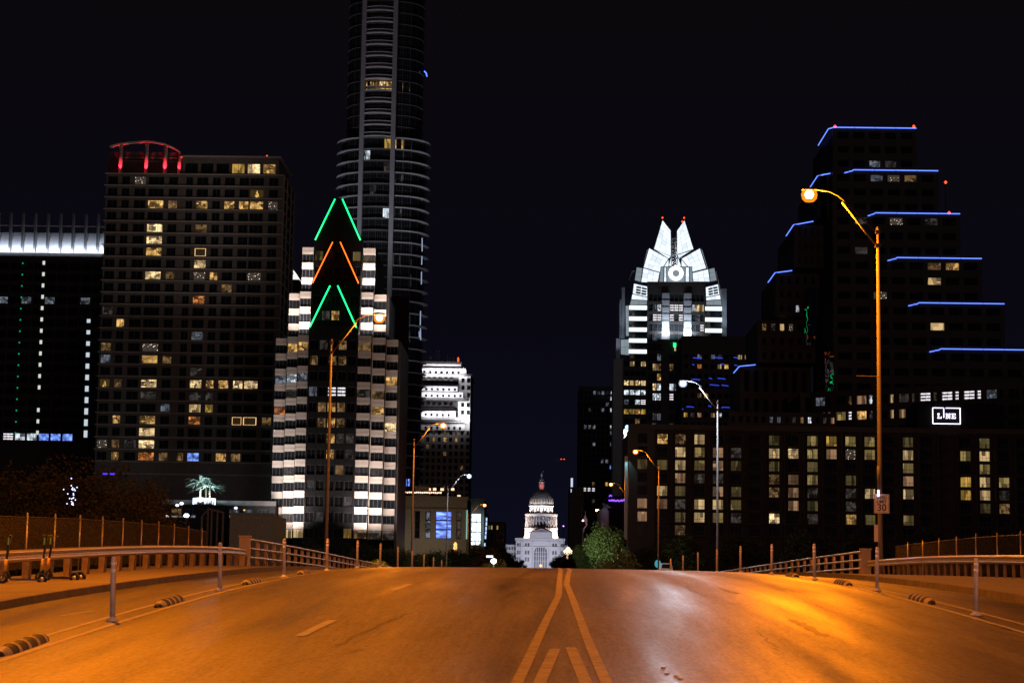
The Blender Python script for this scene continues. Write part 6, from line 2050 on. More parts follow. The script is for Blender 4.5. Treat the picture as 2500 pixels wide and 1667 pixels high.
# chamfered bays of wavy mirror glass on the left corner: they throw back the green neon of the tower across the avenue
def wavy():
    m, n, l, b_ = _nt('wavy_mirror_glass')
    b_.inputs['Base Color'].default_value = (0.22, 0.24, 0.25, 1)
    b_.inputs['Metallic'].default_value = 1.0; b_.inputs['Roughness'].default_value = 0.02
    tc = n.new('ShaderNodeTexCoord'); nz = n.new('ShaderNodeTexNoise'); nz.inputs['Scale'].default_value = 0.35; nz.inputs['Detail'].default_value = 1
    l.new(tc.outputs['Object'], nz.inputs['Vector'])
    bp = n.new('ShaderNodeBump'); bp.inputs['Strength'].default_value = 0.5; bp.inputs['Distance'].default_value = 0.12
    l.new(nz.outputs['Fac'], bp.inputs['Height']); l.new(bp.outputs[0], b_.inputs['Normal'])
    return m
M['mirror'] = wavy()
def glass_bay(vx, vy, dy, w, h):
    c = f.P(vv(vx, vy), dy)
    tgt = Vector((f.L.x, f.L.y, 0)) * 0 + Vector((-46.0, 431.0, 0)) - f.L
    cam_ = CAM - f.L
    a_ = Vector((cam_.x - c.x, cam_.y - c.y, 0)).normalized(); b2 = Vector((tgt.x - c.x, tgt.y - c.y, 0)).normalized()
    nrm = (a_ + b2).normalized()
    s = Vector((0, 0, 1)).cross(nrm).normalized()
    for i in range(2):
        for j in range(3):
            u0, u1 = (i/2 - .5)*w + .06, ((i+1)/2 - .5)*w - .06
            v0, v1 = (j/3 - .5)*h + .06, ((j+1)/3 - .5)*h - .06
            q = [c + s*u0 + Vector((0, 0, v0)), c + s*u1 + Vector((0, 0, v0)), c + s*u1 + Vector((0, 0, v1)), c + s*u0 + Vector((0, 0, v1))]
            b = MB(); b.quad(q); b.quad([p - nrm*.1 for p in reversed(q)]); b.build('mirror_pane', M['mirror'], t)
    b = MB()
    for i in range(3): b.tube([c + s*((i/2-.5)*w) + Vector((0, 0, -h/2)), c + s*((i/2-.5)*w) + Vector((0, 0, h/2))], .08, 4)
    b.build('bay_frame', M['frame_dark'], t)
glass_bay(1861, 725, 0.5, 3.4, 13.0)
glass_bay(1905, 865, 0.5, 2.6, 12.0)
# ------------------------------------------------------------------ oblique office row behind the hotel
p = at(*zr(15, 300), 468)
p2 = at(*zr(1330, 280), 444)
ang = math.atan2(p2.y - p.y, p2.x - p.x)
ln = math.hypot(p2.x - p.x, p2.y - p.y) + 14
zb_ = 3.0
f = Frame('office_row', 'long office block at an angle above the hotel roof with two window rows', 468, zr(15, 0)[0], zb=zb_)
t = f.t; t.rotation_euler = (0, 0, ang)
t.location = (p.x, p.y, zb_)
zA_ = at(*zr(600, 208), 457).z - zb_; zB_ = at(*zr(600, 318), 457).z - zb_
fh = zA_ - zB_
cols = []
u = 0.5
while u < ln - 4: cols.append((u, u + 2.5)); cols.append((u + 3.1, u + 4.0)); u += 5.2
rows = [(zB_ - fh - 1, zB_ - fh + 1.0), (zB_ - 1.05, zB_ + 1.0), (zA_ - 1.05, zA_ + 1.0)]
MB().box(-.5, ln, .6, 14, 0, zA_ + 2.4).build('core', M['black_wall'], t)
b = MB(); grid_wall(b, -.5, ln, 0, zA_ + 2.39, cols, rows, 0, .6); b.build('wall', M['terrace_wall'], t)
lits = [((15,250),'k'),((270,230),'d'),((345,230),'p'),((415,215),'c'),((565,200),'q'),((640,215),'v'),((710,195),'v'),((787,190),'s'),((870,180),'v'),((938,180),'s'),((1015,175),'s'),((1105,175),'s'),((1195,175),'s'),((1265,175),'k'),((20,360),'k'),((135,345),'p'),((205,350),'g'),((275,340),'s'),((350,320),'w'),((420,315),'v'),((565,310),'q'),((640,320),'p'),((710,300),'s'),((800,300),'k')]
rotm = Matrix.Rotation(ang, 3, 'Z')
wobs = []
for (u0, u1) in cols:
    for (v0, v1) in rows:
        o = put('window', win_mesh(u1-u0, v1-v0, 2 if u1-u0 > 2 else 1, 1, .07), t, ((u0+u1)/2, .3, v0))
        wobs.append((proj(Vector(t.location) + rotm @ Vector(((u0+u1)/2, .3, (v0+v1)/2))), o))
for px, c in [(zr(*a), c) for a, c in lits]:
    q = min(wobs, key=lambda w: (w[0][0]-px[0])**2 + 2*(w[0][1]-px[1])**2); set_mat(q[1], 1, LIT[c])
# left continuation, square to the street
f = Frame('office_wing', 'dark office wing with a few lit windows between the terraced tower and the hotel', 462, zl(1700, 0)[0])
t = f.t
xa, xb = f.x(zl(1120, 0)[0]), f.x(zl(2100, 0)[0])
zt = f.z(zl(0, 20)[1], 1850)
cols = split(xa, xb, 14, .9); rows = [(f.z(zl(0, 120)[1], 1900), f.z(zl(0, 62)[1], 1900))]
MB().box(xa, xb, .6, 5, 0, zt).build('core', M['black_wall'], t)
b = MB(); grid_wall(b, xa, xb, 0, zt - .01, cols, rows, 0, .6); b.build('wall', M['terrace_wall'], t)
add_windows(t, cols, rows, .3, [(zl(*a), c) for a, c in [((1520,110),'k'),((1600,100),'k'),((1700,80),'v'),((1780,75),'d'),((1865,85),'c'),((1960,90),'v'),((2040,75),'p')]], nx=2)

# ------------------------------------------------------------------ L: the hotel
f = Frame('hotel', 'long eight storey hotel slab with balcony rooms, some lit greenish and amber', 395, 1990)
t = f.t
X = lambda zx, zy=600: f.x(zl(zx, 0)[0], zl(0, zy)[1])
Z = lambda zy: f.z(zl(0, zy)[1], 1900)
pitch = X(1880) - X(1705)
u0 = X(530)
ccols = [(u0 + (X(680)-X(530))*0 - pitch*.30, u0 + pitch*.30)]
centers = [X(515), X(680), X(855), X(1025), X(1190)]
k = 1
while len(centers) < 22: centers.append(X(1190) + pitch*k); k += 1
fh = (Z(390) - Z(985)) / 5.0
zr_c = [Z(390) + fh - fh*i for i in range(8)]
cols = [(c - pitch*.275, c + pitch*.275) for c in centers]
rows = sorted([(z - fh*.41, z + fh*.37) for z in zr_c])
x_end = X(205); x_far = X(1190) + pitch*20
zt = zr_c[0] + fh*.95
skipc = [i for i, c in enumerate(centers) if zr(860, 0)[0] < proj(f.L + Vector((c, 0, 20)))[0] < zr(1085, 0)[0]]
use = [c for i, c in enumerate(cols) if i not in skipc]
MB().box(x_end + .3, x_far, 1.9, 18, 0, zt - .02).build('core', M['black_wall'], t)
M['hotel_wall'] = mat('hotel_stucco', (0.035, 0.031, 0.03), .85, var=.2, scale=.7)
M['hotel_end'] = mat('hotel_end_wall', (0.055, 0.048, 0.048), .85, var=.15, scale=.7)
# balcony fins, slabs
fx_ = [u0 - pitch*.5] + [ (a[1]+b_[0])/2 for a, b_ in zip(cols[:-1], cols[1:])] + [cols[-1][1] + .8]
for x in fx_:
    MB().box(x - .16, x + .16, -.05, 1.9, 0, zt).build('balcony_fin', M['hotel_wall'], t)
for i in range(9):
    z = zr_c[0] + fh*.5 - fh*i
    MB().box(u0 - pitch*.5, x_far, .05, 1.88, z - .11, z + .09).build('floor_slab', M['hotel_wall'], t)
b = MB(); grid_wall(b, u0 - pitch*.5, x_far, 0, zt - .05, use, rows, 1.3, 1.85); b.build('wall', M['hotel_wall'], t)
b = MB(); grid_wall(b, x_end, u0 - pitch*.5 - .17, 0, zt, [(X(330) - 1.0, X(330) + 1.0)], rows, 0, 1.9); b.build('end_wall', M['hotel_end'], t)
b = MB(); b.box(x_end - .2, x_far, -.25, -.06, zt - .8, zt + .25); b.build('parapet', M['hotel_end'], t)
LL = [((520,265),'w'),((640,260),'d'),((855,270),'q'),((1540,270),'e'),((1880,280),'g'),((2045,285),'y'),((680,390),'q'),((855,385),'g'),((1025,390),'p'),((1190,390),'v'),((1540,400),'q'),((1705,400),'b'),((1880,400),'g'),((2045,400),'p'),
 ((530,505),'e'),((680,505),'q'),((855,505),'g'),((1025,505),'p'),((1190,510),'e'),((1540,510),'e'),((1880,505),'e'),((680,620),'p'),((855,625),'v'),((1025,625),'v'),((1540,630),'d'),((1705,630),'p'),((1880,635),'g'),
 ((530,745),'q'),((680,745),'e'),((1025,745),'p'),((1190,745),'e'),((1540,750),'d'),((1705,750),'p'),((1880,750),'v'),((530,865),'p'),((680,865),'v'),((855,865),'q'),((1025,865),'q'),((1190,865),'g'),((1705,870),'p'),((1880,875),'e'),
 ((680,985),'e'),((855,985),'q'),((1025,985),'g'),((1190,990),'v'),((1540,990),'b'),((1880,995),'v'),((640,1085),'d')]
LR = [((270,510),'g'),((400,515),'g'),((670,515),'e'),((1275,515),'e'),((270,600),'n'),((400,605),'g'),((670,605),'q'),((1145,610),'g'),((1275,605),'q'),((670,700),'g'),((1275,700),'g'),((280,790),'e'),((670,790),'p'),((1150,795),'y'),((1280,795),'q'),((1410,795),'g'),
 ((275,880),'v'),((405,880),'q'),((670,880),'q'),((1155,890),'y'),((1285,890),'q'),((1415,890),'v'),((275,970),'v'),((1270,970),'e'),((1410,965),'d'),((280,1055),'w'),((395,1055),'e'),((675,1070),'g')]
add_windows(t, use, rows, 1.5, [(zl(*a), c) for a, c in LL] + [(zr(*a), c) for a, c in LR], nx=3, fr=.05)
add_windows(t, [(X(330) - 1.0, X(330) + 1.0)], rows, .3, [(zl(330, 860), 'p'), (zl(330, 980), 'p'), (zl(330, 500), 'e')], nx=1)
# balcony rails, room by room
rm = None
for (a, c) in use:
    for (v0, v1) in rows:
        if rm is None:
            b = MB(); w = c - a
            b.box(-w/2, w/2, 0, .04, .78, .84)
            for i in range(7): x = -w/2 + w*(i + .5)/7; b.box(x - .015, x + .015, 0, .03, 0, .78)
            o = b.build('balcony_rail', M['frame_dark'], t); rm = o.data
        else: o = put('balcony_rail', rm, t)
        o.location = ((a+c)/2, .25, v0 - .2)
# teal lit corner
M['teal_wall'] = mat('corner_metal', (0.42, 0.50, 0.52), .6, var=.1)
MB().box(x_end - .75, x_end - .21, .4, 1.6, Z(1200), Z(440)).build('corner_strip', M['teal_wall'], t)
lamp('corner_light', (x_end - .5, -1.0, Z(430)), 420, (.45, .95, 1.0), 'SPOT', .1, target=(x_end - .5, .6, Z(720)), cone=70, parent=t)
# raised roof block carrying the sign
rb0, rb1 = f.x(zr(760, 0)[0], 1010), f.x(zr(1330, 0)[0], 1010)
zrt = f.z(zr(0, 235)[1], 2300)
MB().box(rb0, rb1, 1.0, 14, zt + .26, zrt).build('roof_block', M['black_wall'], t)
hs_ = [f.P(zr(x, y), .5) for x, y in ((862, 277), (1058, 391))]
x0, x1 = hs_[0].x, hs_[1].x
z1_, z0_ = hs_[0].z, hs_[1].z
Ls = Vector(f.L)
sg = thing('hotel_sign', 'neon framed sign reading LINE glowing white violet on the hotel roof', 'neon sign', tuple(Ls + Vector(((x0+x1)/2, .45, (z0_+z1_)/2))))
hw, hh = (x1-x0)/2, (z1_-z0_)/2
xi = -hw + 2*hw*(941 - 862)/196; xg = -hw + 2*hw*(955 - 862)/196
zi = hh - 2*hh*(347 - 277)/114
def nt(pts): MB().tube(pts, .085, 6).build('neon_frame', M['neon_white'], sg, smooth=True)
nt([(-hw, 0, hh), (-hw, 0, -hh)]); nt([(-hw, 0, -hh), (hw, 0, -hh)]); nt([(hw, 0, -hh), (hw, 0, hh)])
nt([(hw, 0, hh), (xg, 0, hh)]); nt([(-hw, 0, hh), (xi, 0, hh)]); nt([(xi, 0, hh), (xi, 0, zi)])
zc_t = hh - 2*hh*(335 - 277)/114
def slab_letter(ch, cx, w, h):
    """block letters with slab serifs"""
    b = MB(); s = .16*w; th = .26*w
    bx = lambda a, c, z0, z1: b.box(cx + a*w, cx + c*w, -.05, .05, zc_t + z0*h, zc_t + z1*h)
    if ch == 'L':
        bx(-.5, .05, .38, .5); bx(-.36, -.1, -.38, .38); bx(-.5, .5, -.5, -.38); bx(.34, .5, -.38, -.12)
    if ch == 'N':
        bx(-.5, -.12, .38, .5); bx(-.42, -.24, -.38, .38); bx(-.5, -.1, -.5, -.38); bx(.1, .5, .38, .5); bx(.22, .4, -.5, .38)
        b.slab([(cx + .2*w, zc_t - .5*h), (cx + .42*w, zc_t - .5*h), (cx - .18*w, zc_t + .5*h), (cx - .42*w, zc_t + .5*h)], -.045, .045)
    if ch == 'E':
        bx(-.5, .45, .38, .5); bx(-.36, -.12, -.38, .38); bx(-.5, .5, -.5, -.38); bx(.32, .45, .16, .38); bx(.34, .5, -.38, -.14); bx(-.12, .22, -.06, .07)
    b.build('letter', M['neon_white'], sg)
s_ = 2*hw/196
slab_letter('L', -hw + (910-862)*s_, 30*s_, 36*s_); slab_letter('N', -hw + (972-862)*s_, 34*s_, 36*s_); slab_letter('E', -hw + (1011-862)*s_, 30*s_, 36*s_)
# guitar shaped blue white light on the building corner
p = at(*zh(620, 600), 520)
sg2 = thing('blade_sign', 'glowing blue white blade shaped sign on the wall left of the hotel', 'sign', (p.x, 520, p.z))
U2 = 520/F/3.92
k_ = lambda x, y: ((x - 620)*U2, (600 - y)*U2)
MB().slab([k_(600, 665), k_(612, 655), k_(640, 615), k_(640, 580), k_(600, 578), k_(597, 615), k_(606, 640)], 0, .3).build('sign_body', glow('blade_white', (.62, .85, 1), 3.2), sg2)
MB().slab([k_(613, 572), k_(640, 570), k_(642, 540), k_(625, 536), k_(613, 550)], 0, .3).build('sign_head', glow('blade_blue', (.4, .7, 1), 2.4), sg2)
# violet neon canopy and pale rounded column near the avenue
f = Frame('corner_bar', 'dark corner building with a violet neon fascia behind the green tree', 500, zh(530, 0)[0])
t = f.t
xa, xb = f.x(zh(440, 0)[0], 1230), f.x(zh(640, 0)[0], 1230)
MB().box(xa, xb, .6, 20, 0, f.z(zh(0, 1215)[1], 1500)).build('wall', M['black_wall'], t)
rng = random.Random(3)
b = MB()
for i in range(16):
    xx = 455 + 11.5*i
    p = f.P(zh(xx, 1262 + rng.uniform(-10, 6)), .3); q = f.P(zh(xx + 11, 1262 + rng.uniform(-12, 8)), .3)
    b.tube([p, q], .17, 5)
b.build('neon_fascia', M['neon_violet'], t)
p = f.P(zh(472, 1215), .3); MB().tube([f.P(zh(460, 1222), .3), f.P(zh(470, 1208), .3), f.P(zh(486, 1218), .3)], .14, 5).build('neon_scroll', M['neon_violet'], t)
p0 = f.P(zh(402, 1560), -2); p1 = f.P(zh(402, 1300), -2)
MB().tube([(p0.x, -2, 0), (p1.x, -2, p1.z - 1.5), (p1.x + .8, -2, p1.z)], 1.5, 12).build('round_column', M['pilaster'], t, smooth=True)
lamp('violet_light', (p1.x - 1, -6, p1.z + 1), 90, (.5, .5, 1), 'POINT', .2, parent=t)
# ------------------------------------------------------------------ trees
def crown_mesh(seed, rx, rz, n_clump, per, leaf, hole=0.0):
    rng = random.Random(seed)
    b = MB()
    cl = []
    for _ in range(n_clump):
        while True:
            p = Vector((rng.uniform(-1, 1), rng.uniform(-1, 1), rng.uniform(-.8, 1)))
            if .25 < p.length < 1: break
        cl.append((Vector((p.x*rx*.8, p.y*rx*.8, p.z*rz*.8)), rng.uniform(.22, .42)*rx))
    for c, r in cl:
        for _ in range(per):
            d = Vector((rng.gauss(0, 1), rng.gauss(0, 1), rng.gauss(0, .8)))
            d = d.normalized() * r * rng.random()**.45
            p = c + d
            s = leaf*rng.uniform(.6, 1.3)
            a = Vector((rng.gauss(0, 1), rng.gauss(0, 1), rng.gauss(0, .6))).normalized()
            u = a.cross(Vector((rng.gauss(0, 1), rng.gauss(0, 1), rng.gauss(0, 1)))).normalized()
            b.quad([p - a*s, p + u*s*.45, p + a*s, p - u*s*.45])
    return b, cl
_trees = {}
def tree(kind, x, d, zb, h, label, group, rot=0.0, sc_=1.0, wide=1.0):
    t = None
    if kind not in _trees:
        seed, rx, crown_h, leafm, leaf, ncl, per, trunk_h = {
            'bank': (3, 4.2, 4.6, 'leaf_b', .125, 64, 330, 5.0),
            'street': (8, 4.0, 3.6, 'leaf', .24, 36, 150, 3.6),
            'oak': (14, 4.2, 3.8, 'leaf_g', .20, 46, 230, 3.4),
            'bush': (21, 1.7, 1.3, 'leaf_y', .14, 22, 120, .7)}[kind]
        t = thing({'bank': 'tree', 'street': 'street_tree', 'oak': 'live_oak', 'bush': 'bush'}[kind], label, 'bush' if kind == 'bush' else 'tree', (0, 0, 0), group)
        b, cl = crown_mesh(seed, rx, crown_h, ncl, per, leaf)
        zc_ = trunk_h + crown_h*.75
        b.v = [(v[0], v[1], v[2] + zc_) for v in b.v]
        b.build('crown', M[leafm], t)
        b = MB(); b.tube([(0, 0, -1), (.1, 0, trunk_h*.6), (0, .1, trunk_h*1.15)], [rx*.085, rx*.065, rx*.05], 8); b.build('trunk', M['bark'], t, smooth=True)
        b = MB(); rng = random.Random(seed)
        for c, r in cl[::3]:
            b.tube([(0, .1, trunk_h*rng.uniform(.8, 1.1)), (c.x*.5, c.y*.5, zc_ + c.z*.3 - crown_h*.25), (c.x, c.y, zc_ + c.z)], [rx*.03, rx*.02, .02], 5, cap=False)
        b.build('limbs', M['bark'], t)
        _trees[kind] = (t, zc_ + crown_h)
        H_ = zc_ + crown_h
    else:
        src, H_ = _trees[kind]
        t = copy_tree(src)
        t['label'] = label
        if group: t['group'] = group
    s = h / H_
    t.location = (x, d, zb); t.scale = (s*sc_*wide, s*sc_*wide, s); t.rotation_euler = (0, 0, rot)
    return t
gbank = 'trees on the river bank at the left'
for i, (vx, vy, d, lab, wd) in enumerate((
        (250, 1050, 128, 'orange lit tree on the left bank directly below the apartment tower', 1.0),
        (160, 1042, 132, 'broad tree on the left bank below the glowing roof office', 1.15),
        (60, 1062, 126, 'darker tree on the left bank near the photo edge', 1.1),
        (-30, 1075, 130, 'tree cut by the left photo edge', 1.0),
        (318, 1100, 122, 'small tree at the right end of the left bank group', .8),
        (205, 1150, 112, 'low tree in front of the left bank group behind the fence', .9),
        (95, 1150, 114, 'low dark tree behind the fence near the scooters', .9))):
    p = at(vx*1.0629, vy*1.0629, d)
    zb = -3.5
    tree('bank', p.x, d, zb, p.z - zb, lab, gbank, rot=i*1.3, wide=wd)
gst = 'dark street trees along the avenue'
rows_ = [(1000, 1262, 352, 'dark street tree under the blue arched windows'), (1050, 1258, 385, 'dark street tree left of the white window strip'), (1105, 1247, 455, 'dark street tree beneath the white window strip'),
         (1138, 1252, 560, 'street tree right of the green lit lamp'), (1165, 1268, 760, 'street tree at the lower left of the domed building'), (1195, 1284, 1050, 'small far tree hiding the foot of the domed building'),
         (1280, 1282, 1050, 'small far tree right of the street axis'), (1292, 1272, 820, 'dark tree behind the warm globe lamp'), (1318, 1262, 640, 'dark tree right of the warm globe lamp'),
         (940, 1262, 345, 'dark tree at the end of the left railing'), (890, 1255, 360, 'dark tree before the striped tower foot'), (840, 1248, 372, 'dark tree behind the yellow bush'), (780, 1243, 380, 'dark tree below the striped tower centre'), (700, 1240, 365, 'dark tree below the left stripes'),
         (1570, 1225, 352, 'dark tree at the hotel foot by the white van'), (1700, 1222, 362, 'dark tree at the hotel foot left of the railing'), (1850, 1215, 352, 'dark tree at the hotel foot above the railing'), (1980, 1222, 362, 'dark tree at the hotel foot by the near lamp pole'), (2120, 1210, 358, 'dark tree at the hotel foot right of the speed sign'), (2280, 1215, 356, 'dark tree at the hotel foot near the right edge'), (1500, 1245, 368, 'dark tree at the hotel left corner')]
for i, (vx, vy, d, lab) in enumerate(rows_):
    p = at(vx*1.0629, vy*1.0629, d); zb = ground_z(p.x, d)
    tree('street', p.x, d, zb, max(3.5, p.z - zb), lab, gst, rot=i*.9, wide=1.15)
for i, (vx, vy, d, lab) in enumerate(((1395, 1203, 345, 'green floodlit oak right of the domed building'), (1358, 1232, 362, 'lower green lit oak left of the floodlit one'), (1412, 1262, 325, 'dark orange tinted oak at the right foot of the green one'))):
    p = at(vx*1.0629, vy*1.0629, d); zb = ground_z(p.x, d)
    tree('oak', p.x, d, zb, p.z - zb, lab, 'oaks at the right bridge end', rot=i*1.1, wide=.78)
lamp('oak_light', at(1330*1.0629, 1262*1.0629, 335), 3400, (.92, 1.0, .55), 'POINT', .4)
for i, (vx, vy, d, lab) in enumerate(((858, 1276, 336, 'glowing yellow bush behind the left railing'), (876, 1283, 334, 'smaller yellow bush just right of the glowing one'))):
    p = at(vx*1.0629, vy*1.0629, d); zb = p.z - 3.6
    tree('bush', p.x, d, zb, 3.4, lab, 'yellow lit bushes', rot=i*2, wide=1.2)
p = at(858*1.0629, 1290*1.0629, 332); lamp('bush_light', (p.x, 332, p.z + 1.0), 950, (1.0, .55, .06), 'POINT', .2)
# green lit plant with lamp left of the avenue
p = at(*zs(1580, 1175), 430)
gl = thing('garden_lamp', 'bright greenish white lamp in foliage left of the domed building', 'lamp', (p.x, 430, p.z - 4))
MB().tube([(0, 0, -3), (0, 0, 3.6)], .07, 6).build('post', M['frame'], gl)
MB().lathe([(.2, 3.5), (.62, 3.9), (.55, 4.4), (.15, 4.6)], 10).build('globe', glow('garden_globe', (.85, .95, 1), 6), gl, smooth=True)
lamp('garden_light', (p.x, 429, p.z + .2), 800, (.8, 1, .35), 'POINT', .3)
p2 = at(*zs(1520, 1100), 440)
gl2 = thing('garden_lamp', 'violet white lamp just above the greenish lamp', 'lamp', (p2.x, 440, p2.z - 4))
MB().tube([(0, 0, -3), (0, 0, 3.8)], .07, 6).build('post', M['frame'], gl2)
MB().slab([(-.75, 3.8), (.75, 3.8), (.7, 4.2), (-.7, 4.2)], -.3, .3).build('head', glow('violet_head', (.7, .65, 1), 3.0), gl2)
for i, (zx, zy, hh) in enumerate(((1500, 1240, 2.6), (1640, 1205, 3.4), (1420, 1270, 2.2), (1570, 1270, 2.2))):
    p = at(*zs(zx, zy), 433 + i); tree('bush', p.x, 433 + i, p.z - hh*.6, hh, ['shrub left of the greenish lamp', 'lime lit shrub right of the greenish lamp', 'low shrub at the crest left of the greenish lamp', 'low shrub under the greenish lamp'][i], 'shrubs round the greenish lamp', rot=i)

# ------------------------------------------------------------------ small things along the avenue
# lantern with warm globes
p = at(*zc(1080, 1190), 640)
gl = thing('globe_lantern', 'tall post lantern with a cluster of warm white globes right of the domed building', 'lantern', (p.x, 640, p.z - 5))
MB().tube([(0, 0, -3), (0, 0, 3)], .12, 8).build('post', M['frame'], gl)
for (x, z, r_) in ((0, 5.9, .8), (-.75, 5.1, .75), (.75, 5.1, .75), (0, 4.6, .7), (-.05, 3.5, .6)):
    MB().lathe([(r_*.5, -r_*.8), (r_, -r_*.1), (r_*.8, r_*.6), (r_*.2, r_)], 12, (x, 0, z)).build('globe', glow('globe_warm', (1.0, .62, .36), 2.6) if 'gw' not in M else M['gw'], gl, smooth=True)
p = at(*zs(1000, 950), 420)
gl = thing('wall_lantern', 'small orange lamp in the trees under the stone hall', 'lamp', (p.x, 420, p.z))
MB().lathe([(.15, -.9), (.42, -.4), (.3, .2), (.4, .5), (.1, .9)], 8).build('globe', glow('orange_lantern', (1.0, .38, .12), 2.2), gl, smooth=True)
MB().tube([(0, 0, -9), (0, 0, -.9)], .06, 6).build('post', M['frame'], gl)
# flag pole
p = at(*zc(1268, 1140), 560); q = at(*zc(1268, 880), 560)
fp = thing('flag_pole', 'white flag pole with a ball light beside the green oaks', 'flag pole', (p.x, 560, p.z - 6))
hF = q.z - p.z + 6
MB().tube([(0, 0, 0), (0, 0, hF)], [.2, .16], 8).build('pole', M['white_paint'], fp, smooth=True)
MB().lathe([(.1, hF), (.75, hF + .7), (.6, hF + 1.6), (.1, hF + 2.1)], 10).build('lamp_housing', M['dark_stone'], fp, smooth=True)
MB().lathe([(.1, hF + 1.5), (.36, hF + 1.9), (.1, hF + 2.4)], 8).build('ball_light', glow('ball_light', (.7, .6, 1), 3), fp)
p = at(*zc(1305, 800), 566)
fl_ = thing('flag', 'hanging striped flag with red and white stripes above the white pole', 'flag', (p.x, 566, p.z))
U6 = 566/F/5.2263
b = MB()
mats = [mat('flag_red', (.55, .05, .06), .8, var=.1), mat('flag_white', (.75, .72, .72), .8, var=.05), mat('flag_blue', (.04, .06, .22), .8, var=.1)]
for i in range(9):
    x0_, x1_ = (-22 + 4.6*i)*U6, (-22 + 4.6*(i+1))*U6
    top = (100 - abs(i - 3)*13)*U6; bot = (-88 + abs(i-2)*7)*U6
    b.quad([(x0_, .12*(i % 2), bot), (x1_, .12*((i+1) % 2), bot), (x1_, .12*((i+1) % 2), top), (x0_, .12*(i % 2), top)], 0 if i % 2 else 1)
    b.quad([(x1_, .12*((i+1) % 2) + .05, bot), (x0_, .12*(i % 2) + .05, bot), (x0_, .12*(i % 2) + .05, top), (x1_, .12*((i+1) % 2) + .05, top)], 0 if i % 2 else 1)
b.build('cloth', mats, fl_)
MB().tube([(-24*U6, .2, -150*U6), (-2*U6, .2, 130*U6)], .06, 6).build('staff', M['white_paint'], fl_)
lamp('flag_light', (p.x + .5, 560, p.z - 3), 420, (.95, .9, 1), 'SPOT', .2, target=(p.x, 566, p.z), cone=60)
# distant road lamp, red-lit aircraft, round sign, white van
p = at(*zc(732, 1360), 900)
rl = thing('signal_lamp', 'orange round lamp over a violet light at the far end of the road', 'lamp', (p.x, 900, p.z))
MB().lathe([(.2, -.65), (.75, 0), (.2, .65)], 12).build('globe', glow('signal_orange', (1, .42, .12), 2.6), rl, smooth=True)
MB().box(-.45, .45, -.2, .2, -2.6, -.9).build('violet_panel', glow('signal_violet', (.3, .2, 1), 1.6), rl)
MB().tube([(0, .3, -9), (0, .3, 0)], .08, 6).build('post', M['frame'], rl)
p = at(*zc(1022, 855), 900)
rl = thing('obstruction_light', 'tiny violet light in the dark sky right of the dome', 'light', (p.x, 900, p.z))
MB().lathe([(.1, -.3), (.38, 0), (.1, .3)], 8).build('bulb', glow('violet_bulb', (.6, .35, 1), 3), rl)
MB().tube([(0, .4, -30), (0, .4, -.3)], .1, 6).build('mast', M['black_wall'], rl)
p = at(*zh(15, 872), 1400)
ap = thing('light_aircraft', 'small aircraft with red lights low in the sky right of the dome', 'aircraft', (p.x, 1400, p.z))
MB().lathe([(.1, -4), (.7, -2), (.8, 1), (.4, 3.5), (.05, 4.2)], 10).build('fuselage', M['white_paint'], ap, smooth=True).rotation_euler = (R(90), 0, 0)
MB().slab([(-6, -.1), (6, -.1), (5.6, .1), (-5.6, .1)], -.7, .7).build('wing', M['white_paint'], ap)
MB().slab([(-.08, .2), (.08, .2), (.06, 1.6), (-.06, 1.6)], 2.6, 3.8).build('tail_fin', M['white_paint'], ap)
b = MB(); b.lathe([(.1, -.3), (.5, 0), (.1, .3)], 8, (-1.1, -1, .5)); b.lathe([(.1, -.3), (.5, 0), (.1, .3)], 8, (.9, -1, .5)); b.build('red_light', M['beacon'], ap)
p = at(*zl(470, 1402), 340)
rs = thing('round_sign', 'small round teal sign at the crest by the hotel corner', 'sign', (p.x, 340, p.z - 2.5))
MB().tube([(0, 0, -2), (0, 0, 2.0)], .05, 6).build('post', M['frame'], rs)
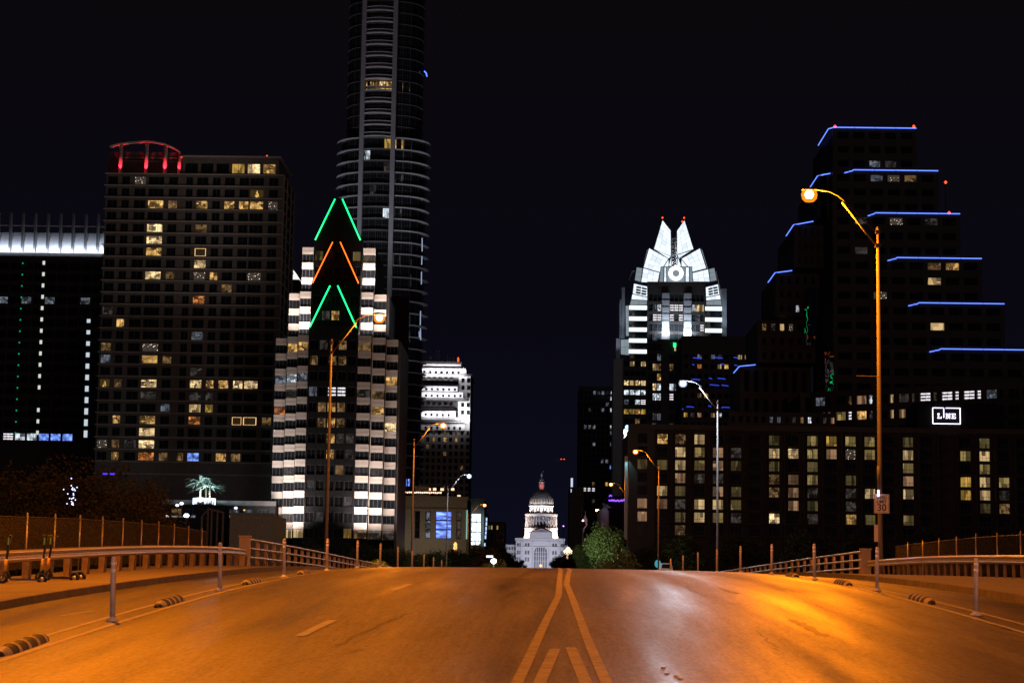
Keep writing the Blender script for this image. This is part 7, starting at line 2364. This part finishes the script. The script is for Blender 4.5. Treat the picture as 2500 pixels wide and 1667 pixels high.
o = MB().lathe([(.30, -.03), (.42, -.03), (.42, .03), (.30, .03)], 20).build('disc', glow('teal_sign', (.02, .38, .48), .75), rs); o.location = (0, 0, 2.5); o.rotation_euler = (R(90), 0, 0); o.scale = (1.25, 1.6, 1)
p = at(*zl(550, 1462), 338)
vn = thing('white_van', 'white van parked at the hotel corner beyond the crest', 'van', (p.x, 338, p.z - .9))
MB().slab([(-1.0, .35), (1.0, .35), (1.02, 1.2), (.86, 2.1), (-.86, 2.1), (-1.02, 1.2)], 0, 4.6).build('body', M['white_paint'], vn)
MB().slab([(-.84, 1.25), (.84, 1.25), (.74, 1.95), (-.74, 1.95)], -.03, .02).build('rear_window', M['glass'], vn)
for x in (-.8, .8):
    for y in (.9, 3.7): MB().tube([(x - .12, y, .35), (x + .12, y, .35)], .35, 12).build('wheel', M['black'], vn, smooth=True)
for x in (-.9, .9): MB().box(x - .08, x + .08, -.05, -.001, .7, 1.15).build('tail_lamp', glow('tail_red', (1, .1, .05), .5), vn)
lamp('van_light', (p.x - .5, 334.5, p.z + 2.5), 60, (.8, .85, 1), 'POINT', .1)
# blue-white decorated tree in the bank trees
p = at(*z2(758, 1490), 127.0)
dl_ = thing('fairy_light_cluster', 'blue white fairy lights glinting among the left bank trees', 'string lights', (p.x, 121, p.z))
rng = random.Random(9); b = MB()
for i in range(26):
    x, z = rng.gauss(0, .28), rng.uniform(-.7, .9)
    b.lathe([(.01, -.04), (.045, 0), (.01, .04)], 5, (x*(.5 if z < 0 else 1), rng.uniform(-.3, .3), z))
b.build('bulb', glow('fairy_blue', (.55, .6, 1), 3), dl_)
p = at(*z2(1015, 1338), 126)
dl_ = thing('blue_sign_light', 'two dashes of deep blue light among the left bank trees', 'light', (p.x, 120.5, p.z))
for x in (-.22, .22): MB().box(x - .13, x + .13, -.03, .03, -.05, .05).build('bar', glow('deep_blue', (.05, .03, 1), 1.5), dl_)
print('objects', len(bpy.data.objects), 'tris', sum(len(m.polygons) for m in bpy.data.meshes))
